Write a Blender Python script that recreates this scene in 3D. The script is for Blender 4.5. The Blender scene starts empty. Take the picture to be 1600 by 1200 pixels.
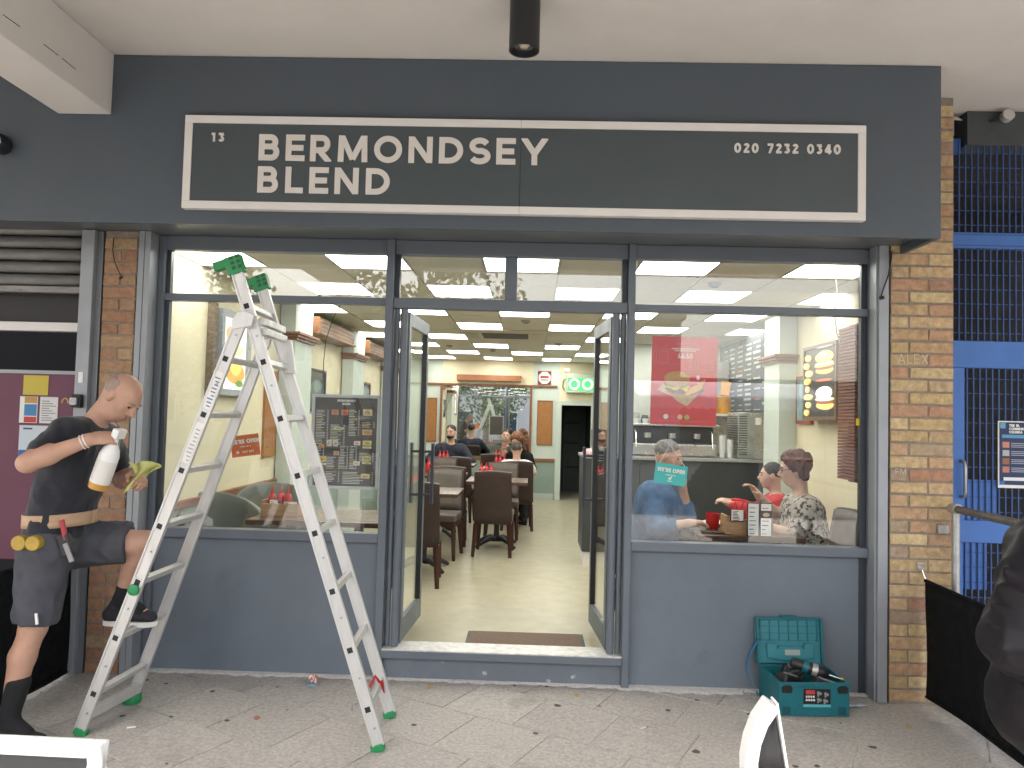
import bpy, math, random
import numpy as np
from mathutils import Vector, Matrix, Euler

# ------------------------------------------------------------------ camera, sky, sun, exposure
scene = bpy.context.scene
COL = scene.collection
R = math.radians
cam_d = bpy.data.cameras.new('camera')
cam = bpy.data.objects.new('camera', cam_d)
COL.objects.link(cam)
cam_d.sensor_width = 36.0
cam_d.lens = 36.0 * 1180.0 / 1600.0
cam_d.clip_start = 0.05
cam_d.clip_end = 500
_y, _p, _r = R(1.512), R(2.457), R(1.485)
_f = Vector((-math.sin(_y) * math.cos(_p), math.cos(_y) * math.cos(_p), math.sin(_p)))
_r0 = Vector((math.cos(_y), math.sin(_y), 0))
_u0 = _r0.cross(_f)
_rt = math.cos(_r) * _r0 + math.sin(_r) * _u0
_up = -math.sin(_r) * _r0 + math.cos(_r) * _u0
cam.matrix_world = Matrix(((_rt.x, _up.x, -_f.x, 0.0), (_rt.y, _up.y, -_f.y, -4.5), (_rt.z, _up.z, -_f.z, 1.6), (0, 0, 0, 1)))
scene.camera = cam

SUN_EL, SUN_AZ = 48.0, 205.0
world = bpy.data.worlds.new('World')
scene.world = world
world.use_nodes = True
wn = world.node_tree
bg = wn.nodes['Background']
sky = wn.nodes.new('ShaderNodeTexSky')
sky.sky_type = 'NISHITA'
sky.sun_disc = False
sky.sun_elevation = R(SUN_EL)
sky.sun_rotation = R(SUN_AZ)
sky.air_density = 1.0
sky.dust_density = 4.0
sky.ozone_density = 1.0
hs = wn.nodes.new('ShaderNodeHueSaturation')
hs.inputs['Saturation'].default_value = 0.58
wn.links.new(sky.outputs[0], hs.inputs['Color'])
wn.links.new(hs.outputs[0], bg.inputs[0])
bg.inputs[1].default_value = 0.15
sun_d = bpy.data.lights.new('sun', 'SUN')
sun_d.energy = 1.2
sun_d.angle = R(20)
sun_d.color = (1.0, 0.97, 0.93)
sun = bpy.data.objects.new('sun', sun_d)
COL.objects.link(sun)
_a, _e = R(SUN_AZ), R(SUN_EL)
_sd = Vector((math.sin(_a) * math.cos(_e), math.cos(_a) * math.cos(_e), math.sin(_e)))
sun.rotation_euler = _sd.to_track_quat('Z', 'Y').to_euler()
sun.location = (0, -20, 30)
scene.view_settings.view_transform = 'Standard'
scene.view_settings.look = 'None'
scene.view_settings.gamma = 1.0
scene.view_settings.use_curve_mapping = False
scene.view_settings.exposure = 2.25
scene.render.engine = 'CYCLES'
cy = scene.cycles
cy.use_denoising = True
try:
    cy.denoiser = 'OPENIMAGEDENOISE'
except Exception:
    pass
cy.max_bounces = 8
cy.diffuse_bounces = 3
cy.glossy_bounces = 4
cy.transmission_bounces = 6
cy.transparent_max_bounces = 16
cy.caustics_reflective = False
cy.caustics_refractive = False
cy.sample_clamp_indirect = 6.0

random.seed(7)
RNG = np.random.default_rng(11)

# ------------------------------------------------------------------ materials
def s2l(c):
    return tuple((x / 12.92 if x <= 0.04045 else ((x + 0.055) / 1.055) ** 2.4) for x in c)

MATS = {}
def mat(name, col, rough=0.5, metal=0.0, var=0.0, vscale=6.0, bump=0.0, bscale=60.0, spec=0.5, emit=None, estr=0.0,
        rnd=0.0, ramp=None, spots=None, stretch=(1, 1, 1), sheen=0.0, coat=0.0):
    """Principled material: base colour (linear) with noise variation, per-object random tint, bump relief."""
    if name in MATS:
        return MATS[name]
    m = bpy.data.materials.new(name)
    MATS[name] = m
    m.use_nodes = True
    nt = m.node_tree
    N, L = nt.nodes, nt.links
    b = N['Principled BSDF']
    b.inputs['Roughness'].default_value = rough
    b.inputs['Metallic'].default_value = metal
    b.inputs['Specular IOR Level'].default_value = spec
    b.inputs['Coat Weight'].default_value = coat
    b.inputs['Sheen Weight'].default_value = sheen
    if emit is not None:
        b.inputs['Emission Color'].default_value = (*emit, 1)
        b.inputs['Emission Strength'].default_value = estr
    tc = N.new('ShaderNodeTexCoord')
    mp = N.new('ShaderNodeMapping')
    mp.inputs['Scale'].default_value = stretch
    L.new(tc.outputs['Object'], mp.inputs[0])
    oi = N.new('ShaderNodeObjectInfo')
    if rnd or ramp:
        off = N.new('ShaderNodeVectorMath'); off.operation = 'SCALE'
        cmb = N.new('ShaderNodeCombineXYZ')
        L.new(oi.outputs['Random'], cmb.inputs[0]); L.new(oi.outputs['Random'], cmb.inputs[2])
        L.new(cmb.outputs[0], off.inputs[0]); off.inputs['Scale'].default_value = 37.0
        L.new(off.outputs[0], mp.inputs['Location'])
    vec = mp.outputs[0]
    cur = None
    if ramp:
        cr = N.new('ShaderNodeValToRGB')
        el = cr.color_ramp.elements
        while len(el) < len(ramp):
            el.new(0.5)
        for e, (p, c) in zip(el, ramp):
            e.position = p; e.color = (*c, 1)
        L.new(oi.outputs['Random'], cr.inputs[0])
        cur = cr.outputs[0]
    else:
        rg = N.new('ShaderNodeRGB'); rg.outputs[0].default_value = (*col, 1)
        cur = rg.outputs[0]
    def mul(cur, fac_socket):
        mx = N.new('ShaderNodeMix'); mx.data_type = 'RGBA'; mx.blend_type = 'MULTIPLY'
        mx.inputs[0].default_value = 1.0
        L.new(cur, mx.inputs[6]); L.new(fac_socket, mx.inputs[7])
        return mx.outputs[2]
    if var:
        nz = N.new('ShaderNodeTexNoise'); nz.inputs['Scale'].default_value = vscale
        nz.inputs['Detail'].default_value = 6; nz.inputs['Roughness'].default_value = 0.62
        L.new(vec, nz.inputs['Vector'])
        mr = N.new('ShaderNodeMapRange')
        mr.inputs[1].default_value = 0.25; mr.inputs[2].default_value = 0.75
        mr.inputs[3].default_value = 1 - var; mr.inputs[4].default_value = 1 + var
        L.new(nz.outputs[0], mr.inputs[0])
        cur = mul(cur, mr.outputs[0])
        mr2 = N.new('ShaderNodeMapRange')
        mr2.inputs[1].default_value = 0.3; mr2.inputs[2].default_value = 0.7
        mr2.inputs[3].default_value = min(1, rough * 1.18); mr2.inputs[4].default_value = rough * 0.85
        L.new(nz.outputs[0], mr2.inputs[0]); L.new(mr2.outputs[0], b.inputs['Roughness'])
    if rnd:
        mr = N.new('ShaderNodeMapRange')
        mr.inputs[3].default_value = 1 - rnd; mr.inputs[4].default_value = 1 + rnd
        L.new(oi.outputs['Random'], mr.inputs[0])
        cur = mul(cur, mr.outputs[0])
    if spots:   # (colour, scale, threshold): irregular stains or specks in another colour
        for sc_, th, cc, soft in spots:
            nz = N.new('ShaderNodeTexNoise'); nz.inputs['Scale'].default_value = sc_
            nz.inputs['Detail'].default_value = 5; nz.inputs['Roughness'].default_value = 0.6
            L.new(vec, nz.inputs['Vector'])
            mr = N.new('ShaderNodeMapRange')
            mr.inputs[1].default_value = th; mr.inputs[2].default_value = th + soft
            L.new(nz.outputs[0], mr.inputs[0])
            mx = N.new('ShaderNodeMix'); mx.data_type = 'RGBA'
            L.new(mr.outputs[0], mx.inputs[0]); L.new(cur, mx.inputs[6]); mx.inputs[7].default_value = (*cc, 1)
            cur = mx.outputs[2]
    L.new(cur, b.inputs['Base Color'])
    if bump:
        nb = N.new('ShaderNodeTexNoise'); nb.inputs['Scale'].default_value = bscale
        nb.inputs['Detail'].default_value = 5
        L.new(vec, nb.inputs['Vector'])
        bp = N.new('ShaderNodeBump'); bp.inputs['Strength'].default_value = min(1.0, bump)
        bp.inputs['Distance'].default_value = 0.004
        L.new(nb.outputs[0], bp.inputs['Height']); L.new(bp.outputs[0], b.inputs['Normal'])
    return m

def glass_mat(name, tint=(0.97, 0.985, 0.975), base=0.048):
    """Flat window glass: clear transmission plus mirror reflection that rises towards grazing angles."""
    m = bpy.data.materials.new(name); m.use_nodes = True
    nt = m.node_tree; N, L = nt.nodes, nt.links
    for n in list(N): N.remove(n)
    out = N.new('ShaderNodeOutputMaterial')
    tr = N.new('ShaderNodeBsdfTransparent'); tr.inputs[0].default_value = (*tint, 1)
    gl = N.new('ShaderNodeBsdfGlossy'); gl.inputs['Roughness'].default_value = 0.0
    gl.inputs[0].default_value = (1, 1, 1, 1)
    lw = N.new('ShaderNodeLayerWeight'); lw.inputs[0].default_value = 0.5
    p = N.new('ShaderNodeMath'); p.operation = 'POWER'; p.inputs[1].default_value = 5.0
    L.new(lw.outputs['Facing'], p.inputs[0])
    ma = N.new('ShaderNodeMath'); ma.operation = 'MULTIPLY_ADD'
    ma.inputs[1].default_value = 1 - base; ma.inputs[2].default_value = base
    L.new(p.outputs[0], ma.inputs[0])
    # faint wiped-water smears on the glass
    tc = N.new('ShaderNodeTexCoord'); nz = N.new('ShaderNodeTexNoise')
    nz.inputs['Scale'].default_value = 7; nz.inputs['Detail'].default_value = 8; nz.inputs['Roughness'].default_value = 0.7
    L.new(tc.outputs['Object'], nz.inputs[0])
    mr = N.new('ShaderNodeMapRange'); mr.inputs[1].default_value = 0.62; mr.inputs[2].default_value = 0.8
    mr.inputs[3].default_value = 0.0; mr.inputs[4].default_value = 0.05
    L.new(nz.outputs[0], mr.inputs[0])
    df = N.new('ShaderNodeBsdfDiffuse'); df.inputs[0].default_value = (0.8, 0.82, 0.8, 1)
    mx = N.new('ShaderNodeMixShader'); L.new(ma.outputs[0], mx.inputs[0]); L.new(tr.outputs[0], mx.inputs[1]); L.new(gl.outputs[0], mx.inputs[2])
    m2 = N.new('ShaderNodeMixShader'); L.new(mr.outputs[0], m2.inputs[0]); L.new(mx.outputs[0], m2.inputs[1]); L.new(df.outputs[0], m2.inputs[2])
    L.new(m2.outputs[0], out.inputs[0])
    MATS[name] = m
    return m

# ------------------------------------------------------------------ mesh helpers
WM = {}
MESHES = {}
def set_props(o, label=None, cat=None, group=None, kind=None):
    if label: o['label'] = label
    if cat: o['category'] = cat
    if group: o['group'] = group
    if kind: o['kind'] = kind
    return o

def thing(name, label, cat, loc=(0, 0, 0), rz=0.0, group=None):
    o = bpy.data.objects.new(name, None)
    o.empty_display_size = 0.1
    COL.objects.link(o)
    o.location = loc; o.rotation_euler = (0, 0, rz)
    WM[o] = Matrix.Translation(loc) @ Matrix.Rotation(rz, 4, 'Z')
    return set_props(o, label, cat, group)

class MB:
    """collects shapes; build() links them as ONE mesh object"""
    def __init__(self, M=None):
        self.v, self.f = [], []
        self.M = M
    def add(self, vs, fs):
        n = len(self.v)
        if self.M is not None:
            vs = [tuple(self.M @ Vector(p)) for p in vs]
        self.v += [tuple(p) for p in vs]
        self.f += [tuple(i + n for i in f) for f in fs]
        return self
    def box(self, x0, x1, y0, y1, z0, z1):
        return self.add([(x0, y0, z0), (x1, y0, z0), (x1, y1, z0), (x0, y1, z0), (x0, y0, z1), (x1, y0, z1), (x1, y1, z1), (x0, y1, z1)],
                        [(0, 3, 2, 1), (4, 5, 6, 7), (0, 1, 5, 4), (1, 2, 6, 5), (2, 3, 7, 6), (3, 0, 4, 7)])
    def obox(self, c, size, rot=None):
        sx, sy, sz = (s / 2 for s in size)
        m = Matrix.Translation(c) @ (rot.to_4x4() if rot is not None else Matrix())
        vs = [m @ Vector(p) for p in ((-sx, -sy, -sz), (sx, -sy, -sz), (sx, sy, -sz), (-sx, sy, -sz), (-sx, -sy, sz), (sx, -sy, sz), (sx, sy, sz), (-sx, sy, sz))]
        return self.add(vs, [(0, 3, 2, 1), (4, 5, 6, 7), (0, 1, 5, 4), (1, 2, 6, 5), (2, 3, 7, 6), (3, 0, 4, 7)])
    def bar(self, p0, p1, w, t, up=(0, 0, 1)):
        """rectangular bar from p0 to p1; t is the size along 'up' made perpendicular, w across"""
        p0, p1 = Vector(p0), Vector(p1)
        d = (p1 - p0).normalized(); u = Vector(up); u = (u - u.dot(d) * d).normalized(); s = d.cross(u)
        vs = []
        for p in (p0, p1):
            for a, b in ((-1, -1), (1, -1), (1, 1), (-1, 1)):
                vs.append(p + s * (a * w / 2) + u * (b * t / 2))
        return self.add(vs, [(3, 2, 1, 0), (4, 5, 6, 7), (0, 1, 5, 4), (1, 2, 6, 5), (2, 3, 7, 6), (3, 0, 4, 7)])
    def cyl(self, p0, p1, r0, r1=None, n=12, caps=True):
        r1 = r0 if r1 is None else r1
        p0, p1 = Vector(p0), Vector(p1)
        d = (p1 - p0).normalized()
        a = Vector((0, 0, 1)) if abs(d.z) < 0.9 else Vector((1, 0, 0))
        s = d.cross(a).normalized(); u = s.cross(d)
        vs = []
        for p, r in ((p0, r0), (p1, r1)):
            for i in range(n):
                t = 2 * math.pi * i / n
                vs.append(p + s * (r * math.cos(t)) + u * (r * math.sin(t)))
        fs = [(i, i + n, (i + 1) % n + n, (i + 1) % n) for i in range(n)]
        if caps:
            fs += [tuple(range(n)), tuple(range(2 * n - 1, n - 1, -1))]
        return self.add(vs, fs)
    def tube(self, pts, r, n=8):
        rs = r if isinstance(r, (list, tuple)) else [r] * len(pts)
        pts = [Vector(p) for p in pts]
        vs, fs = [], []
        s = None
        for k, p in enumerate(pts):
            d = (pts[min(k + 1, len(pts) - 1)] - pts[max(k - 1, 0)]).normalized()
            if s is None:
                a = Vector((0, 0, 1)) if abs(d.z) < 0.9 else Vector((1, 0, 0))
                s = d.cross(a).normalized()
            s = (s - s.dot(d) * d).normalized(); u = d.cross(s)
            for i in range(n):
                t = 2 * math.pi * i / n
                vs.append(p + s * (rs[k] * math.cos(t)) + u * (rs[k] * math.sin(t)))
        for k in range(len(pts) - 1):
            for i in range(n):
                a, b = k * n + i, k * n + (i + 1) % n
                fs.append((a, b, b + n, a + n))
        fs.append(tuple(range(n - 1, -1, -1))); m = (len(pts) - 1) * n
        fs.append(tuple(range(m, m + n)))
        return self.add(vs, fs)
    def lathe(self, prof, c=(0, 0, 0), n=20):
        vs, fs = [], []
        for r, z in prof:
            for i in range(n):
                t = 2 * math.pi * i / n
                vs.append((c[0] + r * math.cos(t), c[1] + r * math.sin(t), c[2] + z))
        for k in range(len(prof) - 1):
            for i in range(n):
                a, b = k * n + i, k * n + (i + 1) % n
                fs.append((a, b, b + n, a + n))
        fs.append(tuple(range(n - 1, -1, -1))); m = (len(prof) - 1) * n
        fs.append(tuple(range(m, m + n)))
        return self.add(vs, fs)
    def prism(self, poly, fn, d0, d1):
        """polygon (2D) extruded; fn(a, b, d) maps to 3D"""
        n = len(poly)
        vs = [fn(a, b, d0) for a, b in poly] + [fn(a, b, d1) for a, b in poly]
        fs = [tuple(range(n)), tuple(range(2 * n - 1, n - 1, -1))] + [(i, i + n, (i + 1) % n + n, (i + 1) % n) for i in range(n)]
        return self.add(vs, fs)
    def grid(self, fn, nu, nv, thick=None):
        vs = [fn(i / nu, j / nv) for j in range(nv + 1) for i in range(nu + 1)]
        fs = [(j * (nu + 1) + i, j * (nu + 1) + i + 1, (j + 1) * (nu + 1) + i + 1, (j + 1) * (nu + 1) + i) for j in range(nv) for i in range(nu)]
        return self.add(vs, fs)
    def mesh(self, name, smooth=None):
        me = bpy.data.meshes.new(name)
        me.from_pydata(self.v, [], self.f)
        import bmesh
        bm = bmesh.new(); bm.from_mesh(me); bmesh.ops.recalc_face_normals(bm, faces=bm.faces); bm.to_mesh(me); bm.free()
        if smooth is not None:
            me.shade_smooth()
            if smooth < 180: me.set_sharp_from_angle(angle=R(smooth))
        return me
    def build(self, name, material, parent=None, smooth=None, bevel=0.0, solid=0.0, world=True, seg=2):
        """verts are in world space unless world=False (then local to the parent)"""
        if parent is not None and world:
            inv = WM[parent].inverted()
            self.v = [tuple(inv @ Vector(p)) for p in self.v]
        me = self.mesh(name, smooth)
        return link(name, me, material, parent, bevel, solid, seg)

def link(name, me, material, parent=None, bevel=0.0, solid=0.0, seg=2):
    o = bpy.data.objects.new(name, me)
    COL.objects.link(o)
    if material is not None and not me.materials:
        for m in (material if isinstance(material, (list, tuple)) else [material]):
            me.materials.append(m)
    if solid:
        md = o.modifiers.new('thickness', 'SOLIDIFY'); md.thickness = solid; md.offset = 0
    if bevel:
        md = o.modifiers.new('edges', 'BEVEL'); md.width = bevel; md.segments = seg; md.limit_method = 'ANGLE'; md.angle_limit = R(40)
        md.harden_normals = False
    if parent is not None:
        o.parent = parent
        WM[o] = WM[parent]
    else:
        WM[o] = Matrix()
    return o

def part(name, mb, material, parent, **k):
    return mb.build(name, material, parent, **k)

def pbox(name, material, parent, x0, x1, y0, y1, z0, z1, bevel=0.0, **k):
    return MB().box(x0, x1, y0, y1, z0, z1).build(name, material, parent, bevel=bevel, **k)

def struct(name, mb, material, **k):
    o = mb.build(name, material, None, **k)
    o['kind'] = 'structure'
    return o

def dup(root, loc, rz, label, group=None):
    r = root.copy(); COL.objects.link(r)
    r.location = loc; r.rotation_euler = (0, 0, rz)
    WM[r] = Matrix.Translation(loc) @ Matrix.Rotation(rz, 4, 'Z')
    r['label'] = label
    if group: r['group'] = group
    for ch in list(root.children):
        c = ch.copy(); COL.objects.link(c); c.parent = r
        for g in ch.children:
            d = g.copy(); COL.objects.link(d); d.parent = c
    return r

# ------------------------------------------------------------------ stroke lettering (geometric sans)
def arc(cx, cy, rx, ry, a0, a1, n=12):
    return [(cx + rx * math.cos(R(a0 + (a1 - a0) * i / n)), cy + ry * math.sin(R(a0 + (a1 - a0) * i / n))) for i in range(n + 1)]

def glyph(ch, w):
    """returns (advance width, strokes); cap height 1; stroke weight w"""
    h = w / 2; T = 1 - h; B = h
    if ch == 'A': return 0.78, [[(h * 0.9, 0), (0.39, 1)], [(0.39, 1), (0.78 - h * 0.9, 0)], [(0.2, 0.3), (0.58, 0.3)]]
    if ch == 'B':
        W = 0.64; m = 0.53
        return W, [[(h, 0), (h, 1)], [(h, T), (0.36, T)] + arc(0.36, (T + m) / 2, W - 0.04 - h - 0.36, (T - m) / 2, 90, -90) + [(h, m)],
                   [(h, m), (0.38, m)] + arc(0.38, (m + B) / 2, W - h - 0.38, (m - B) / 2, 90, -90) + [(h, B)]]
    if ch == 'C': return 0.78, [arc(0.44, 0.5, 0.44 - h, 0.5 - h, 48, 312, 20)]
    if ch == 'D': return 0.74, [[(h, 0), (h, 1)], [(h, T), (0.3, T)] + arc(0.3, 0.5, 0.74 - h - 0.3, 0.5 - h, 90, -90, 16) + [(h, B)]]
    if ch == 'E': return 0.56, [[(h, 0), (h, 1)], [(h, T), (0.56, T)], [(h, 0.5), (0.52, 0.5)], [(h, B), (0.56, B)]]
    if ch == 'F': return 0.54, [[(h, 0), (h, 1)], [(h, T), (0.54, T)], [(h, 0.48), (0.5, 0.48)]]
    if ch == 'G': return 0.82, [arc(0.44, 0.5, 0.44 - h, 0.5 - h, 48, 350, 22), [(0.46, 0.47), (0.82, 0.47)]]
    if ch == 'H': return 0.72, [[(h, 0), (h, 1)], [(0.72 - h, 0), (0.72 - h, 1)], [(h, 0.5), (0.72 - h, 0.5)]]
    if ch == 'I': return w, [[(h, 0), (h, 1)]]
    if ch == 'J': return 0.5, [[(0.5 - h, 1), (0.5 - h, 0.3)] + arc(0.25, 0.28, 0.25 - h, 0.28 - h, 0, -150, 10)]
    if ch == 'K': return 0.68, [[(h, 0), (h, 1)], [(0.66 - h * 0.6, 1), (h, 0.42)], [(0.24, 0.6), (0.68 - h * 0.7, 0)]]
    if ch == 'L': return 0.52, [[(h, 0), (h, 1)], [(h, B), (0.52, B)]]
    if ch == 'M': return 0.92, [[(h, 0), (h * 1.2, 1)], [(h * 1.2, 1), (0.46, 0.1)], [(0.46, 0.1), (0.92 - h * 1.2, 1)], [(0.92 - h * 1.2, 1), (0.92 - h, 0)]]
    if ch == 'N': return 0.74, [[(h, 0), (h, 1)], [(h, 1 - h * 0.3), (0.74 - h, h * 0.3)], [(0.74 - h, 0), (0.74 - h, 1)]]
    if ch == 'O': return 0.98, [arc(0.49, 0.5, 0.49 - h, 0.515 - h, 0, 360, 32)]
    if ch == 'P': return 0.62, [[(h, 0), (h, 1)], [(h, T), (0.36, T)] + arc(0.36, 0.67, 0.62 - h - 0.36, T - 0.67, 90, -90) + [(h, 2 * 0.67 - T)]]
    if ch == 'R': return 0.66, [[(h, 0), (h, 1)], [(h, T), (0.36, T)] + arc(0.36, 0.66, 0.62 - h - 0.36, T - 0.66, 90, -90) + [(h, 2 * 0.66 - T)], [(0.32, 0.36), (0.66 - h * 0.95, 0)]]
    if ch == 'S':
        rx = 0.29 - h * 0.6
        q = (0.51 - h) / 2; a = arc(0.31, 1 - h - q, rx * 0.94, q, 24, 262, 14); b = arc(0.31, h + q - 0.005, rx, q, 82, -154, 14)
        return 0.62, [a + b]
    if ch == 'T': return 0.62, [[(0, T), (0.62, T)], [(0.31, 0), (0.31, T)]]
    if ch == 'U': return 0.7, [[(h, 1), (h, 0.36)] + arc(0.35, 0.35, 0.35 - h, 0.35 - h, 180, 360, 14) + [(0.7 - h, 1)]]
    if ch == 'V': return 0.76, [[(h * 0.9, 1), (0.38, 0)], [(0.38, 0), (0.76 - h * 0.9, 1)]]
    if ch == 'W': return 1.1, [[(h, 1), (0.3, 0)], [(0.3, 0), (0.55, 0.95)], [(0.55, 0.95), (0.8, 0)], [(0.8, 0), (1.1 - h, 1)]]
    if ch == 'X': return 0.7, [[(h, 0), (0.7 - h, 1)], [(h, 1), (0.7 - h, 0)]]
    if ch == 'Y': return 0.82, [[(h, 1), (0.41, 0.42)], [(0.82 - h, 1), (0.41, 0.42)], [(0.41, 0), (0.41, 0.46)]]
    if ch == 'Z': return 0.62, [[(0.02, T), (0.6, T)], [(0.54, T), (0.08, B)], [(0.02, B), (0.62, B)]]
    if ch == '0': return 0.7, [arc(0.35, 0.5, 0.35 - h, 0.51 - h, 0, 360, 24)]
    if ch == '1': return 0.36, [[(0.36 - h, 0), (0.36 - h, 1)], [(0.02, 0.86), (0.36 - h, 1 - h * 0.9)]]
    if ch == '2': return 0.6, [arc(0.3, 0.72, 0.29 - h, 0.28 - h, 165, -40, 12) + [(0.1, h)], [(0.03, B), (0.6, B)]]
    if ch == '3': return 0.6, [[(0.05, T), (0.52, T)], [(0.5, T - 0.02), (0.27, 0.58)], arc(0.28, 0.31, 0.31 - h, 0.31 - h, 95, -150, 14)]
    if ch == '4': return 0.68, [[(0.46, 0), (0.46, 1)], [(0.42, 0.97), (0.08, 0.28)], [(0.03, 0.26), (0.68, 0.26)]]
    if ch == '5': return 0.6, [[(0.54, T), (0.14, T)], [(0.15, T), (0.1, 0.52)], [(0.1, 0.55)] + arc(0.29, 0.31, 0.31 - h, 0.31 - h, 110, -150, 14)]
    if ch == '6': return 0.64, [arc(0.32, 0.32, 0.32 - h, 0.32 - h, 0, 360, 22), [(0.1, 0.42), (0.44, 1)]]
    if ch == '7': return 0.6, [[(0.02, T), (0.58, T)], [(0.53, T), (0.2, 0)]]
    if ch == '.': return w, [[(h, 0), (h, w)]]
    if ch == "'": return w, [[(h, 0.68), (h, 1)]]
    if ch == '£': return 0.6, [[(0.04, B), (0.58, B)], [(0.04, 0.46), (0.46, 0.46)], arc(0.38, 0.75, 0.2 - h * 0.6, 0.25 - h, 20, 180, 10) + [(0.2, 0.3), (0.12, B)]]
    return 0.4, []

def wide(ch, w, fx):
    """the glyph with its skeleton stretched sideways, stroke weight kept"""
    adv, st = glyph(ch, w)
    k = 1 + (fx - 1) * adv / max(adv - w, 1e-3)
    return adv * fx, [[(w / 2 + (x - w / 2) * k, y) for x, y in s_] for s_ in st]

def stroke_poly(pts, w):
    """constant-width outline quads along a polyline with mitred joints"""
    q_ = [pts[0]]
    for p in pts[1:]:
        if math.hypot(p[0] - q_[-1][0], p[1] - q_[-1][1]) > 1e-5: q_.append(p)
    pts = q_
    n = len(pts); closed = n > 3 and math.hypot(pts[0][0] - pts[-1][0], pts[0][1] - pts[-1][1]) < 1e-6
    if closed: pts = pts[:-1]; n -= 1
    L_, R_ = [], []
    for i in range(n):
        p = pts[i]
        a = pts[i - 1] if (i > 0 or closed) else None
        b = pts[(i + 1) % n] if (i < n - 1 or closed) else None
        def dirn(u, v):
            dx, dy = v[0] - u[0], v[1] - u[1]; l = math.hypot(dx, dy) or 1; return dx / l, dy / l
        d0 = dirn(a, p) if a is not None else None
        d1 = dirn(p, b) if b is not None else None
        d0 = d0 or d1; d1 = d1 or d0
        nx, ny = -(d0[1] + d1[1]), d0[0] + d1[0]
        l = math.hypot(nx, ny) or 1; nx, ny = nx / l, ny / l
        c = max(0.35, nx * -d0[1] + ny * d0[0])
        k = w / 2 / c
        L_.append((p[0] + nx * k, p[1] + ny * k)); R_.append((p[0] - nx * k, p[1] - ny * k))
    m = n if closed else n - 1
    return L_, R_, m, n

def text_mb(mb, s, height, fn, weight=0.19, track=0.12, depth=0.004, center=False, space=0.42, fx=1.0):
    """adds the string; fn(a, b, d): a along, b up, d out of the surface"""
    tot = 0
    for ch in s:
        tot += (space if ch == ' ' else wide(ch, weight, fx)[0]) + track
    x = -(tot - track) / 2 if center else 0.0
    lay = 0
    for ch in s:
        if ch == ' ':
            x += space + track; continue
        adv, st = wide(ch, weight, fx)
        for pts in st:
            d = depth + 0.0003 * (lay % 5); lay += 1
            if len(pts) == 2 and abs(pts[0][0] - pts[1][0]) > 0.03 and abs(pts[0][1] - pts[1][1]) > 0.03:
                # slanted stroke: run it past its ends and trim to the letter's box
                (ax_, ay), (bx, by) = pts
                l = math.hypot(bx - ax_, by - ay); ux, uy = (bx - ax_) / l, (by - ay) / l
                ea = weight if (ay < 0.08 or ay > 0.92) else 0.0; eb = weight if (by < 0.08 or by > 0.92) else 0.0
                ax_, ay, bx, by = ax_ - ux * ea, ay - uy * ea, bx + ux * eb, by + uy * eb
                nx, ny = -uy * weight / 2, ux * weight / 2
                poly = [(ax_ + nx, ay + ny), (ax_ - nx, ay - ny), (bx - nx, by - ny), (bx + nx, by + ny)]
                for axis, lim, sg_ in ((1, 0.0, 1), (1, 1.0, -1), (0, 0.0, 1), (0, adv, -1)):
                    out = []
                    for i in range(len(poly)):
                        p, q = poly[i], poly[(i + 1) % len(poly)]
                        dp, dq = (p[axis] - lim) * sg_, (q[axis] - lim) * sg_
                        if dp >= 0: out.append(p)
                        if (dp > 0) != (dq > 0) and abs(dp - dq) > 1e-9:
                            t_ = dp / (dp - dq); out.append((p[0] + (q[0] - p[0]) * t_, p[1] + (q[1] - p[1]) * t_))
                    poly = out
                    if len(poly) < 3: break
                if len(poly) >= 3:
                    mb.prism([((x + a) * height, b * height) for a, b in poly], lambda a, b, dd: fn(a, b, dd), 0.0, d)
                continue
            L_, R_, m, n = stroke_poly(pts, weight)
            vs = []
            for i in range(n):
                for q in (L_[i], R_[i]):
                    vs.append(fn((x + q[0]) * height, q[1] * height, 0.0)); vs.append(fn((x + q[0]) * height, q[1] * height, d))
            fs = []
            for i in range(m):
                a, b = 4 * i, 4 * ((i + 1) % n)
                fs += [(a + 1, a + 3, b + 3, b + 1), (a, a + 1, b + 1, b), (a + 2, b + 2, b + 3, a + 3)]
            if m == n - 1:
                e = 4 * (n - 1)
                fs += [(0, 2, 3, 1), (e, e + 1, e + 3, e + 2)]
            mb.add(vs, fs)
        x += adv + track
    return (tot - track) * height

def front(x0, z0, y):
    """lettering plane facing the street (towards -y)"""
    return lambda a, b, d: (x0 + a, y - d, z0 + b)

# ------------------------------------------------------------------ palette
FR = mat('blue_grey_powder_coat', (0.130, 0.152, 0.180), 0.42, var=0.06, vscale=3, bump=0.06, bscale=220)
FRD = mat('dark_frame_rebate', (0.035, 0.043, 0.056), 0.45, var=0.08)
RISER = mat('blue_grey_riser_board', (0.145, 0.172, 0.205), 0.5, var=0.11, vscale=2.2, bump=0.1, bscale=90,
            spots=[(26, 0.735, (0.30, 0.32, 0.34), 0.05), (3.0, 0.62, (0.125, 0.145, 0.17), 0.12)])
STEP = mat('scuffed_step_paint', (0.145, 0.168, 0.195), 0.55, var=0.12, vscale=5, bump=0.2, bscale=70,
           spots=[(11, 0.66, (0.5, 0.5, 0.5), 0.06)])
FASC = mat('fascia_paint', (0.074, 0.092, 0.113), 0.5, var=0.06, vscale=1.3, bump=0.08, bscale=120)
SIGNP = mat('sign_panel', (0.059, 0.077, 0.086), 0.48, var=0.05, vscale=2)
OFFW = mat('off_white_paint', (0.74, 0.72, 0.70), 0.5, var=0.04, vscale=4)
LETTER = mat('sign_letter', (0.70, 0.67, 0.64), 0.5, var=0.03)
CANOPY = mat('canopy_soffit_paint', (0.64, 0.615, 0.585), 0.85, var=0.07, vscale=1.1, bump=0.25, bscale=30,
             spots=[(1.4, 0.66, (0.52, 0.46, 0.40), 0.25)])
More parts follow.
